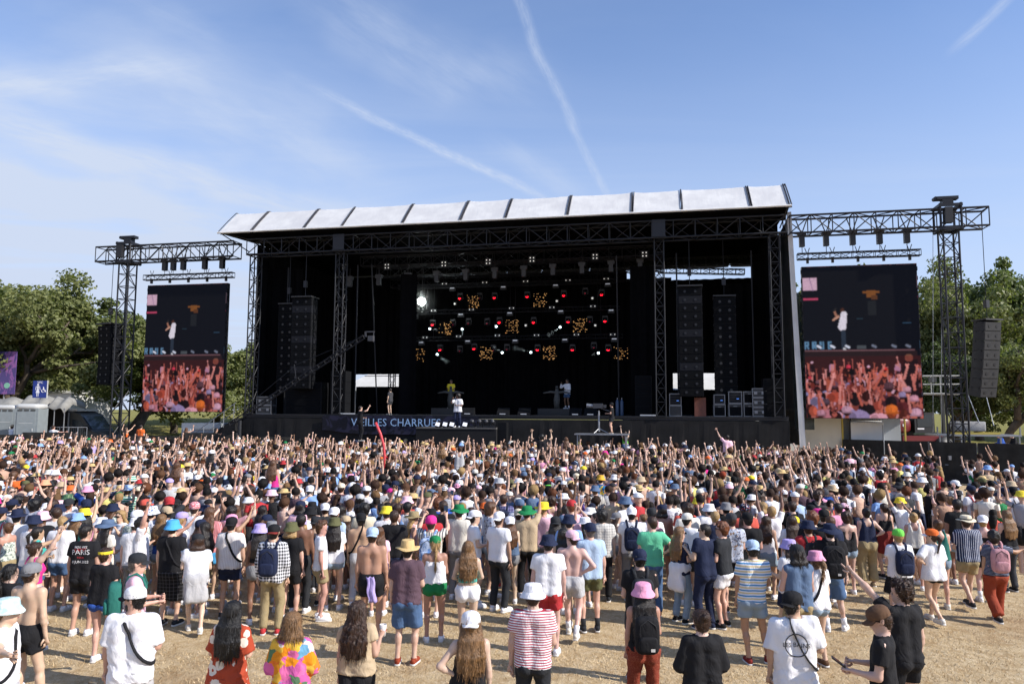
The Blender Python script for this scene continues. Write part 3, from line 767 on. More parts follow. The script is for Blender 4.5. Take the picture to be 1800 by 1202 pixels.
# four-lamp blinders high up
for k, (px, py) in enumerate(((606, 469), (680, 468), (780, 464), (858, 460), (935, 456), (1046, 451), (1133, 447))):
 u, z = onv(px, py, 3.2)
 b = sthing('blinder_light', '%s from left of the four lamp blinders under the front truss' % ordn[k], 'blinder light', u, 3.2, z, 'four lamp blinders')
 boxo('housing', M_dark, b, (0, .05, 0), (.42, .08, .42))
 for s_ in (-1, 1):
  for s2 in (-1, 1): link('bulb', MB().lathe([(0, 0), (.042, .0)], 8).mesh('bulb', M_bulbw), b, (s_ * .1, -.0, s2 * .1), (radians(90), 0, 0))
# big hanging followers under the truss
M_fix = mat('grey_fixture', (.045, .047, .055), .5)
for k in range(11):
 px = 615 + k * 51; py = 492 - k * 3.0
 u, z = onv(px, py, 4)
 b = sthing('profile_light', '%s from left of the large grey hanging profile lights' % ordn[k], 'stage light', u, 4, z, 'large profile lights under the truss')
 link('body', MB().box((0, 0, .12), (.42, .3, .22)).box((0, 0, -.2), (.26, .26, .5)).mesh('body', M_fix), b)
 link('hook', MB().tube([(0, 0, .2), (0, 0, .75)], .03, 5).mesh('hook', M_truss), b)
# amber led matrices: random glowing dashes
mats9 = [(522, 200), (1000, 190), (332, 388), (802, 376), (1281, 368), (143, 580), (618, 565), (1068, 562), (1568, 567)]
nm = ['left upper', 'right upper', 'left middle', 'centre middle', 'right middle', 'far left lower', 'left centre lower', 'right centre lower', 'far right dimmer lower']
for k, (x, y) in enumerate(mats9):
 u, z = onv(*z6(x, y), LV - .35); rr = random.Random(k)
 b = sthing('led_matrix', '%s square amber LED matrix panel glowing in dashes at stage back' % nm[k], 'light panel', u, LV - .35, z, 'amber matrix lights')
 boxo('housing', M_void, b, (0, .06, 0), (.92, .08, .92))
 mb = MB()
 for i in range(13):
  for j in range(13):
   if rr.random() < (.25 if k != 8 else .14):
    mb.box((-.42 + i * .07 + rr.uniform(-.012, .012), 0, -.42 + j * .07), (rr.choice((.05, .07, .03)), .01, rr.choice((.018, .026, .034))))
 link('glowing_cells', mb.mesh('glowing_cells', M_amber), b)
# bright white key lamp and small white beams
u, z = onv(741, 530, 5)
b = sthing('spot_lamp', 'dazzling white lamp shining at upper left of the stage opening', 'spot lamp', u, 5, z)
link('lamp', MB().lathe([(0, -.26), (.12, -.23), (.23, -.12), (.26, 0), (.23, .12), (.12, .23), (0, .26)], 14).mesh('lamp', M_key, True), b)
link('yoke', MB().box((0, .2, .25), (.4, .1, .1)).box((-.2, .2, .05), (.04, .1, .4)).box((.2, .2, .05), (.04, .1, .4)).tube([(0, .2, .3), (0, .2, 13 - z)], .03).mesh('yoke', M_dark), b)
mvs = bpy.data.materials.new('halo_smoke'); mvs.use_nodes = True; q_ = NT(mvs.node_tree); q_.n.clear()
vs_ = q_.node('ShaderNodeVolumePrincipled'); vo = q_.node('ShaderNodeOutputMaterial'); q_.l.new(vs_.outputs[0], vo.inputs['Volume']); rr_ = q_.node('ShaderNodeVectorMath', operation='LENGTH'); q_.put(rr_.inputs[0], q_.coord('Object')); f1_ = q_.smooth(rr_.outputs['Value'], 0., 1.55, 1., 0.); q_.put(vs_.inputs['Density'], q_.math('MULTIPLY', q_.math('MULTIPLY', f1_, f1_), .11))
sm_ = link('lamp_halo', MB().lathe([(1.6 * sin(i * pi / 10), -1.6 * cos(i * pi / 10)) for i in range(11)], 20).mesh('lamp_halo', mvs), b); sm_['kind'] = 'stuff'  # ball of smoke added only to give the lamp a soft glow
M_pin = mat('white_beam_lens', (1, 1, 1), .3, emit=(.75, .95, 1), estr=6)
def f_beam(q, p):
 pass
mv = bpy.data.materials.new('beam_in_smoke'); mv.use_nodes = True
q_ = NT(mv.node_tree); q_.n.clear()
vs_ = q_.node('ShaderNodeVolumePrincipled'); vo = q_.node('ShaderNodeOutputMaterial'); q_.l.new(vs_.outputs[0], vo.inputs['Volume'])
vs_.inputs['Density'].default_value = .12; vs_.inputs['Anisotropy'].default_value = .2
pins = [(222, 392, 60, 12), (450, 395, 5, 50), (690, 376, -18, -30), (732, 560, -60, -45), (934, 558, -120, -35), (274, 572, 85, 60), (1140, 381, -85, 60), (1410, 563, -40, 8), (398, 216, 0, 0), (898, 368, 0, 0), (1117, 197, 0, 0), (1367, 177, 0, 0), (1388, 368, 0, 0)]
for k, (x, y, dx, dy) in enumerate(pins):
 u, z = onv(*z6(x, y), LV - .5)
 b = sthing('beam_light', '%s small white beam light counted from %s' % (ordn[k % 12], 'the left') if k < 8 else ['small round white lamp right of the left upper red lamp', 'small round white lamp right of the centre middle amber panel', 'small round white lamp right of the right upper amber panel', 'small round white lamp at the right end of the upper row', 'small round white lamp right of the right middle amber panel'][k - 8], 'beam light', u, LV - .5, z, 'small white beam lights' if k < 8 else 'small white pin lamps')
 if k < 8: b['label'] = ['white beam light tilted right below the left middle red lamp', 'white beam light pointing straight down at left middle', 'white beam light near centre middle amber panel', 'brightest white beam light in lower row centre', 'white beam light right of the brightest lower one', 'white beam light at lower left aimed down right', 'white beam light at right middle aimed down left', 'white beam light at lower right aimed left'][k]
 link('lens', MB().lathe([(0, -.07), (.055, -.05), (.075, 0), (.055, .05), (0, .07)], 10).mesh('lens', M_pin if dx else M_bulbw, True), b)
 boxo('housing', M_dark, b, (0, .14, .02), (.2, .14, .2))
 if dx:
  L = sqrt(dx * dx + dy * dy) / 4.0 / 26
  d3 = Vector((dx, -.8 * abs(dx) * .3, -dy)).normalized()
  o = link('light_shaft', MB().lathe([(.03, 0.02), (.05 + L * .16, L)], 12).add([], []).mesh('light_shaft', mv), b)
  me = o.data
  mb = MB().lathe([(0, .02), (.04, 0.02), (.05 + L * .17, L), (0, L)], 12); o.data = mb.mesh('light_shaft', mv)
  o.rotation_mode = 'QUATERNION'; o.rotation_quaternion = d3.to_track_quat('Z', 'Y'); o['kind'] = 'stuff'
  ld = bpy.data.lights.new('beam_lamp', 'SPOT'); ld.energy = 260; ld.color = (.8, .95, 1); ld.spot_size = radians(21); ld.spot_blend = .3; ld.shadow_soft_size = .03
  lo_ = link('beam_lamp', ld, b, tuple(d3 * .09)); lo_.rotation_mode = 'QUATERNION'; lo_.rotation_quaternion = (-d3).to_track_quat('Z', 'Y')
# monitors on the deck with pale strips
for k, (x, y) in enumerate(((494, 966), (741, 967), (888, 967), (1249, 941), (1355, 969))):
 u, z = onv(*z6(x, y), 1.2)
 b = sthing('wedge_monitor', '%s from left of the low monitors with a pale strip on the deck' % ordn[k], 'monitor', u, 1.2, Z0, 'floor monitors')
 link('cabinet', MB().add([(-.35, -.25, 0), (.35, -.25, 0), (.35, .25, 0), (-.35, .25, 0), (-.35, -.2, .12), (.35, -.2, .12), (.35, .2, .42), (-.35, .2, .42)], [(3, 2, 1, 0), (4, 5, 6, 7), (0, 1, 5, 4), (1, 2, 6, 5), (2, 3, 7, 6), (3, 0, 4, 7)]).mesh('cabinet', M_cab), b)
 boxo('front_strip', M_silver, b, (0, -.255, .07), (.34, .012, .05))
for (px0, px1) in ((596, 624), (1125, 1155)):
 u0, z = onv(px0, 726, .05); u1, _ = onv(px1, 726, .05)
 o = boxo('edge_strip', M_silver, stage, ((u0 + u1) / 2, .05, DZ + .05), (u1 - u0, .03, .06))

# banner with letters, camera jib, thrust stage
ban = sthing('banner', 'dark blue banner lettered VIEILLES CHARRUES on the stage skirt', 'banner', -2.9, -.2, 2.95)
def fnoise(q, p):
 c = q.coord('Object'); n = q.noise(c, 1.2, 2, .5, 1.5)
 q.put(p.inputs['Base Color'], q.mix(q.smooth(n, .5, .56), (.008, .009, .016), (.022, .022, .045)))
mbn = MB(); NB = 60
for i in range(NB + 1):
 s = i / NB; u = -5.2 + s * 9.4
 mbn.v.append((u, .02 * sin(s * 25), .44 - .0 * s)); mbn.v.append((u, .02 * sin(s * 25) - .01, -.62 + .22 * max(0, .25 - s) * 4))
for i in range(NB): mbn.f.append((i * 2, i * 2 + 1, i * 2 + 3, i * 2 + 2)); mbn.m.append(0)
link('banner_cloth', mbn.mesh('banner_cloth', mat('banner_cloth', (.01, .01, .02), .8, build=fnoise, spec=.2)), ban)
def text_mesh(name, txt, size, m, extrude=.004, space=1.):
 cu_ = bpy.data.curves.new(name, 'FONT'); cu_.body = txt; cu_.size = size; cu_.extrude = extrude; cu_.align_x = 'CENTER'; cu_.align_y = 'CENTER'; cu_.space_character = space
 cu_.resolution_u = 2
 o = bpy.data.objects.new(name, cu_); COL.objects.link(o)
 dg = bpy.context.evaluated_depsgraph_get(); me = bpy.data.meshes.new_from_object(o.evaluated_get(dg)); me.name = name
 me.materials.clear(); me.materials.append(m); bpy.data.objects.remove(o)
 return me
M_letter = mat('banner_letters', lin('#8fb0d6'), .7)
me = text_mesh('lettering', 'VIEILLES CHARRUES', .62, M_letter, .004, 1.04)
xsv = [v.co.x for v in me.vertices]; wtxt = max(xsv) - min(xsv)
ua, _ = onv(617, 742, -.3); ub, _ = onv(774, 742, -.3)
o = link('lettering', me, ban, ((ua + ub) / 2 + 2.9, -.06, .04), (radians(90), 0, 0)); sc_ = (ub - ua) / wtxt; o.scale = (sc_, 1.0, 1)
# thrust
thr = sthing('thrust_stage', 'small black catwalk platform jutting from the stage under the singer', 'platform', .9, -2.4, 0)
boxo('deck_top', worn('thrust_floor', (.10, .095, .09), .7, .3, 3), thr, (-.05, 0, 2.79), (4.3, 1.9, .06))
boxo('front_skirt', M_scrim, thr, (-.05, -.9, 1.4), (4.3, .04, 2.7))
boxo('side_skirt', M_scrim, thr, (-2.2 + .02, 0, 1.4), (.04, 1.76, 2.7)); boxo('side_skirt', M_scrim, thr, (2.1 - .02, 0, 1.4), (.04, 1.76, 2.7))
boxo('bridge', M_deckm, thr, (0, 1.6, 2.78), (2.4, 1.4, .08))
for k, (px, py) in enumerate(((770, 746), (783, 746), (795, 745), (818, 744))):
 u, z = onv(px, py, -3.1)
 b = sthing('floor_light', '%s from left of the white faced floor lights at the singer\'s feet' % ordn[k], 'floor light', u, -3.1, 2.83, 'white faced lights on the thrust')
 link('housing', MB().box((0, 0, .14), (.3, .2, .26)).mesh('housing', M_dark), b, rot=(radians(-15), 0, 0))
 boxo('face', mat('white_face', (.8, .8, .85), .5, emit=(.8, .85, 1), estr=.25), b, (.0, -.09, .16), (.22, .02, .2), rot=(radians(-25), radians(12), 0))
for k, px in enumerate((830, 843, 855, 866)):
 u, z = onv(px, 748, -3.0)
 b = sthing('floor_light', '%s from left of the black moving lights right of the singer' % ordn[k], 'floor light', u, -3.0, 2.83, 'black moving lights on the thrust')
 link('base', MB().box((0, 0, .05), (.3, .26, .1)).box((-.13, 0, .2), (.03, .1, .25)).box((.13, 0, .2), (.03, .1, .25)).mesh('base', M_trussgrey), b)
 link('head', MB().lathe([(0, -.15), (.09, -.13), (.11, 0), (.09, .15), (0, .16)], 10).mesh('head', M_fix, True), b, (0, 0, .3), (radians(70), 0, 0))
rod('hand_rail', M_trussgrey, thr, (.3, -.2, 3.2), (2.0, -.2, 3.2), .02)
boxo('end_speaker', M_cab, thr, (2.35, -.4, 2.35), (.46, .5, 1.5))
# pedestal camera and platform
plat = sthing('camera_platform', 'narrow grey platform under the cameraman in front of the stage', 'platform', 8.35, -2.6, 0)
boxo('platform_top', M_steel, plat, (0, 0, 2.55), (2.7, 1.2, .06))
for a in (-1.2, 1.2): rod('platform_leg', M_steel, plat, (a, -.5, .1), (a, -.5, 2.5), .04); rod('platform_leg', M_steel, plat, (a, .5, .1), (a, .5, 2.5), .04)
u, z = onv(1053, 760, -2.8)
pc = sthing('pedestal_camera', 'television camera on a steel pedestal beside the cameraman in black', 'camera', u, -2.8, 2.59)
link('column', MB().tube([(0, 0, .1), (0, 0, 1.15)], [.06, .045], 8).mesh('column', M_steel), pc)
for a in (0, 2.1, 4.2): rod('leg', M_steel, pc, (0, 0, .25), (.45 * cos(a), .45 * sin(a), .02), .02)
link('camera_body', MB().box((-.05, 0, 1.38), (.5, .22, .24)).box((.3, 0, 1.36), (.14, .16, .16)).mesh('camera_body', M_fix), pc)
link('lens', MB().tube([(-.3, 0, 1.38), (-.62, 0, 1.4)], [.09, .11], 10).mesh('lens', M_steel), pc)
rod('pan_bar', M_steel, pc, (.1, .1, 1.25), (.6, .1, 1.1), .015)
# jib
u0, z0 = onv(405, 745, -1.6); u1, z1 = onv(640, 592, -1.6)
jib = sthing('camera_crane', 'long dark camera crane arm rising diagonally across left of stage', 'camera crane', u0, -1.6, z0)
du, dzj = u1 - u0, z1 - z0
truss(jib, (0, 0, 0), (du, 0, dzj), .16, .2, .45, M_trussgrey, .02, .01, pieces=False)
rod('stay_cable', M_trussgrey, jib, (0, 0, .25), (du * .5, 0, dzj * .5 + .95), .014); rod('stay_cable', M_trussgrey, jib, (du * .5, 0, dzj * .5 + .95), (du * .97, 0, dzj * .97 + .1), .014)
rod('mast', M_trussgrey, jib, (du * .5, 0, dzj * .5), (du * .48, 0, dzj * .5 + .95), .025)
link('camera_head', MB().box((du + .35, 0, dzj + .28), (.5, .1, .07)).box((du + .1, 0, dzj + .15), (.1, .1, .3)).box((du + .42, 0, dzj + -.1), (.3, .26, .3)).tube([(du + .56, 0, dzj + .25), (du + .56, 0, dzj - .3)], .02).mesh('camera_head', M_fix), jib)
rod('pivot_post', M_trussgrey, jib, (.6, 0, -z0 + .2), (.6, 0, .2), .12, 8)
# ramp at the left end
rp = sthing('stage_stair', 'black access ramp with grey rails at the left end of the stage', 'stair', -14.6, -.2, 0)
link('ramp', MB().add([(-2.2, -.5, .2), (1.2, -.5, .2), (1.2, .8, .2), (-2.2, .8, .2), (-1.4, -.5, 1.6), (1.2, -.5, 3.2), (1.2, .8, 3.2), (-1.4, .8, 1.6)], [(0, 1, 5, 4), (4, 5, 6, 7), (1, 2, 6, 5), (0, 4, 7, 3), (3, 7, 6, 2)]).mesh('ramp', M_scrim), rp)
rod('hand_rail', M_steel, rp, (-1.6, -.52, 2.2), (1.2, -.52, 4.1), .025); rod('hand_rail', M_steel, rp, (-1.6, -.52, 1.7), (1.2, -.52, 3.6), .02)
for i in range(5): rod('rail_post', M_steel, rp, (-1.5 + i * .65, -.52, 1.5 + i * .38), (-1.5 + i * .65, -.52, 2.3 + i * .44), .02)
# instruments: wing shaped stands
M_wing = worn('grey_carved_stand', (.08, .08, .075), .8, .4, 6)
for px, py, lb in ((792, 716, 'grey winged figure stand in front of yellow shirted musician'), (979, 714, 'grey winged figure stand in front of white shirted musician')):
 u, z = onv(px, py, 4.0)
 b = sthing('winged_stand', lb, 'winged stand', u, 4.0, Z0, 'winged figure stands')
 h0 = 1.0 if px < 900 else 1.0
 riser = .4
 mbw = MB(); mbw.tube([(0, 0, riser), (0, -.05, riser + .5), (0, 0, riser + .95), (0, 0, riser + 1.2)], [.16, .2, .13, .08], 8)
 mbw.tube([(0, 0, riser + 1.2), (0, -.03, riser + 1.35)], [.09, .07], 8)
 link('figure', mbw.mesh('figure', M_wing, True), b)
 for s_ in (-1, 1):
  link('wing', MB().tube([(0, 0, riser + .95), (s_ * .4, 0, riser + 1.0), (s_ * .85, 0, riser + .93)], [.1, .07, .04], 6).mesh('wing', M_wing, True), b)
 boxo('riser', M_dark, b, (0, .2, riser / 2), (2.2, 1.4, riser))
bt_ = sthing('truss_tower', 'dark backstage truss silhouetted in the low left stage opening', 'tower', -8.7, 12.6, .2)
truss(bt_, (0, 0, 0), (0, 0, 6.6), .4, .4, .6, M_truss, .035, .02, up=(0, 1, 0)); boxo('hanging_lamp', M_dark, bt_, (1.0, 0, 5.75), (.35, .3, .4)); rod('cross_bar', M_truss, bt_, (-2.2, 0, 6.1), (2.6, 0, 6.1), .03)
# curtains' white view through the openings: marquees behind
for (x, y, z_, w2, lb) in ((-9.9, 19, 6.15, 4.5, 'white peaked marquee seen through the low left stage opening'), (-6.0, 20, 6.2, 4.5, 'second white peaked marquee right of the first behind stage opening'), (14.6, 18, 6.3, 6., 'white marquee seen through the low right stage opening')):
 t = sthing('marquee', lb, 'marquee', x, y, 0)
 link('canopy', MB().add([(-w2, -w2, 5.2), (w2, -w2, 5.2), (w2, w2, 5.2), (-w2, w2, 5.2), (0, 0, 8.2)], [(0, 1, 4), (1, 2, 4), (2, 3, 4), (3, 0, 4)]).mesh('canopy', M_white), t)
 link('wall', MB().box((0, -w2 + .1, 2.6), (2 * w2, .05, 5.1)).mesh('wall', M_white), t)
# ================================================================== people: implicit bodies and clothes, polygonised
NOISE_D = NR.normal(size=(6, 3)).astype(np.float32); NOISE_D /= np.linalg.norm(NOISE_D, axis=1)[:, None]
class Field:
 def __init__(s, lo, hi, h):
  s.h = h; s.lo = np.floor(np.array(lo) / h) * h - 2 * h; n = np.ceil((np.array(hi) - s.lo) / h).astype(int) + 3
  s.n = n; s.D = np.full(n, 1.0, np.float32)
  s.ax = [(s.lo[k] + h * np.arange(n[k])).astype(np.float32) for k in range(3)]
 def region(s, lo, hi):
  sl = []
  for k in range(3):
   a = int(max(0, np.floor((lo[k] - s.lo[k]) / s.h))); b = int(min(s.n[k], np.ceil((hi[k] - s.lo[k]) / s.h) + 1))
   if b <= a: return None
   sl.append(slice(a, b))
  X = s.ax[0][sl[0]][:, None, None]; Y = s.ax[1][sl[1]][None, :, None]; Z = s.ax[2][sl[2]][None, None, :]
  return tuple(sl), X, Y, Z
 def cone(s, a, b, ra, rb=None, k=.03, sc=(1, 1, 1), clips=(), sub=False, fn=None):
  """tapered capsule a-b, optional per-axis flattening, cut by planes (point, normal): the normal side is cut away"""
  rb = ra if rb is None else rb
  a = np.asarray(a, float); b = np.asarray(b, float); m = max(ra, rb); g = k + 2.5 * s.h
  ext = np.array([m / sc[0], m / sc[1], m / sc[2]]) + g
  rg = s.region(np.minimum(a, b) - ext, np.maximum(a, b) + ext)
  if rg is None: return
  sl, X, Y, Z = rg
  d = b - a; ds = d * sc; L2 = float((ds * ds).sum()) + 1e-9
  px = (X - a[0]) * sc[0]; py = (Y - a[1]) * sc[1]; pz = (Z - a[2]) * sc[2]
  t = np.clip((px * ds[0] + py * ds[1] + pz * ds[2]) / L2, 0, 1)
  q = np.sqrt((px - t * ds[0]) ** 2 + (py - t * ds[1]) ** 2 + (pz - t * ds[2]) ** 2)
  v = (q - (ra + (rb - ra) * t)) / max(sc)
  for (c, nn) in clips:
   v = np.maximum(v, (X - c[0]) * nn[0] + (Y - c[1]) * nn[1] + (Z - c[2]) * nn[2])
  v = v.astype(np.float32); D = s.D[sl]
  if sub:
   s.D[sl] = np.maximum(D, -v)
  else:
   hh = np.maximum(k - np.abs(D - v), 0) / k
   s.D[sl] = np.minimum(D, v) - hh * hh * (k / 4)
 def clip(s, c, nn):
  X = s.ax[0][:, None, None]; Y = s.ax[1][None, :, None]; Z = s.ax[2][None, None, :]
  s.D = np.maximum(s.D, ((X - c[0]) * nn[0] + (Y - c[1]) * nn[1] + (Z - c[2]) * nn[2]).astype(np.float32))
 def wrinkle(s, amp, freq, seed=0, aniso=(1, 1, 1)):
  idx = np.abs(s.D) < s.h * 2.2
  ix = np.nonzero(idx); P = np.stack([s.ax[k][ix[k]] * aniso[k] for k in range(3)], 1) * freq
  v = 0
  for j in range(4):
   dd = NOISE_D[(j + seed) % 6]
   v = v + np.sin(P @ dd * (1 + .37 * j) + seed * 1.7 + j + 1.2 * np.sin(P @ NOISE_D[(j + seed + 3) % 6] * .6 + j))
  s.D[ix] += (amp * .4 * v).astype(np.float32)
 def folds(s, amp, zt, zb, seed=0):
  idx = np.abs(s.D) < s.h * 2.2
  ix = np.nonzero(idx); P = np.stack([s.ax[k][ix[k]] for k in range(3)], 1)
  m = np.clip((zt - P[:, 2]) / max(.05, zt - zb), .15, 1) if zt > zb else 1
  wv = np.sin(P @ (NOISE_D[seed % 6] * 9) + seed) + .7 * np.sin(P @ (NOISE_D[(seed + 2) % 6] * 17) + 2)
  v = 0
  for j, (dx, dy, dz_, f) in enumerate(((.55, .25, 1, 30), (-.6, .2, 1, 26), (.15, -.3, 1, 38), (1, .5, .25, 34))):
   q = np.sin((P[:, 0] * dx + P[:, 1] * dy + P[:, 2] * dz_) * f + wv * (1.6 + .4 * j) + seed * 1.3 + j * 2)
   g = .5 + .5 * np.sin(P @ (NOISE_D[(j + seed) % 6] * 11) + j * 1.9 + seed)
   v = v + (1 - np.abs(q)) ** 2 * g * (.5 if j == 3 else 1)
  s.D[ix] += (-amp * (v - .5) * m).astype(np.float32)
 def mesh(s):
  D = s.D; h = s.h; ins = D < 0
  n = ins.shape
  c = [ins[i:n[0] - 1 + i, j:n[1] - 1 + j, k:n[2] - 1 + k] for i in (0, 1) for j in (0, 1) for k in (0, 1)]
  sm = np.zeros(c[0].shape, np.int8)
  for x in c: sm += x
  act = (sm > 0) & (sm < 8)
  ai = np.nonzero(act); m = len(ai[0])
  if m == 0: return np.zeros((0, 3)), np.zeros((0, 4), int)
  idx = np.full(act.shape, -1, np.int32); idx[ai] = np.arange(m)
  A = np.stack(ai, 1)
  acc = np.zeros((m, 3)); cnt = np.zeros(m)
  cor = [(i, j, k) for i in (0, 1) for j in (0, 1) for k in (0, 1)]
  vals = {q: D[A[:, 0] + q[0], A[:, 1] + q[1], A[:, 2] + q[2]] for q in cor}
  for q in cor:
   for ax in range(3):
    if q[ax] == 0:
     r = list(q); r[ax] = 1; r = tuple(r)
     v0, v1 = vals[q], vals[r]; x = (v0 < 0) != (v1 < 0)
     t = np.where(x, v0 / np.where(x, v0 - v1, 1), 0)
     p = np.tile(np.array(q, float), (m, 1)); p[:, ax] += t
     acc += p * x[:, None]; cnt += x
  V = (A + acc / cnt[:, None]) * h + s.lo
  Q = []
  for ax in range(3):
   o1, o2 = [(1, 2), (2, 0), (0, 1)][ax]
   sl0 = [slice(1, n[k] - 1) for k in range(3)]; sl0[ax] = slice(0, n[ax] - 1)
   sl1 = list(sl0); sl1[ax] = slice(1, n[ax])
   a0 = ins[tuple(sl0)]; a1 = ins[tuple(sl1)]
   e = np.nonzero(a0 != a1); f = a0[e]
   g = [e[k] + (sl0[k].start or 0) for k in range(3)]
   def cell(d1, d2):
    w_ = [x.copy() for x in g]; w_[o1] -= d1; w_[o2] -= d2
    return idx[w_[0], w_[1], w_[2]]
   q = np.stack([cell(0, 0), cell(1, 0), cell(1, 1), cell(0, 1)], 1)
   q[~f] = q[~f][:, ::-1]
   Q.append(q)
  Q = np.concatenate(Q); Q = Q[(Q >= 0).all(1)]
  return V, Q

def nrm(v): v = np.asarray(v, float); return v / (np.linalg.norm(v) + 1e-12)
ARMS = {  # upper arm and forearm directions: outward, forward, up
 'down': ((.16, .0, -1), (.05, .16, -1), 'relax'), 'loose': ((.30, -.05, -1), (.16, .22, -1), 'relax'),
 'hip': ((.72, -.30, -.80), (-.85, .25, -.55), 'relax'), 'cup': ((.22, .05, -1), (-.05, .85, .55), 'fist'),
 'front': ((.14, .12, -1), (-.25, 1, .05), 'fist'), 'fold': ((.2, .15, -1), (-1, .75, .12), 'relax'),
 'up': ((.30, .30, 1), (.02, .22, 1), 'open'), 'upout': ((.62, .30, .85), (.30, .25, 1), 'open'),
 'upbend': ((.75, .25, .35), (-.1, .3, 1), 'open'), 'fore': ((.25, .8, .55), (.05, .7, .8), 'open'),
 'phone': ((.25, .75, .25), (-.25, .55, .85), 'fist'), 'face': ((.35, .65, -.45), (-.45, .35, .9), 'fist'),
 'shade': ((.75, .55, .3), (-.9, .1, .75), 'relax'), 'out': ((.8, .35, -.25), (.75, .6, .12), 'open'),
 'point': ((.35, .75, .75), (.3, .8, .75), 'point'), 'behind': ((.25, -.25, -1), (-.75, -.35, -.35), 'relax'),
 'thighs': ((.2, .35, -1), (-.1, .9, -.35), 'relax'), 'fistup': ((.35, .35, 1), (0, .15, 1), 'fist'), 'waist': ((.3, .1, -1), (-.6, .85, -.25), 'relax'),
}
HAND = {}
def hand_template(kind):
 """right hand, wrist at the origin, fingers along +z, palm facing -x (towards the body), thumb on +y"""
 if kind in HAND: return HAND[kind]
 mb = MB()
 mb.tube([(0, 0, -.03), (0, 0, .01), (0, .002, .05), (0, .002, .088)], [.024, .028, .040, .038], 8, flat=.46)
 curl = {'relax': .45, 'open': .08, 'fist': 1.25, 'point': 1.2}[kind]
 spread = {'relax': .05, 'open': .20, 'fist': .0, 'point': .02}[kind]
 for i, (y, L) in enumerate(((.030, .072), (.010, .082), (-.011, .076), (-.030, .060))):
  c = .05 if (kind == 'point' and i == 0) else curl * (1 + .08 * i)
  p = Vector((0, y, .078)); a = 0; pts = [p.copy()]
  for sgm in (.45, .32, .25):
   a += c * (.8 if sgm > .4 else 1)
   d = Vector((-sin(a), (1.5 - i) * spread, cos(a))).normalized()
   p = p + d * (L * sgm); pts.append(p.copy())
  mb.tube(pts, [.0105, .0098, .009, .007], 6)
 tcl = {'relax': .3, 'open': 0, 'fist': .9, 'point': .6}[kind]
 p = Vector((0, .028, .022)); q = p + Vector((-.012 - .02 * tcl, .026 - .008 * tcl, .034)); r = q + Vector((-.022 * tcl, .014 - .016 * tcl, .034))
 mb.tube([p, q, r], [.014, .0115, .008], 6)
 HAND[kind] = mb
 return mb

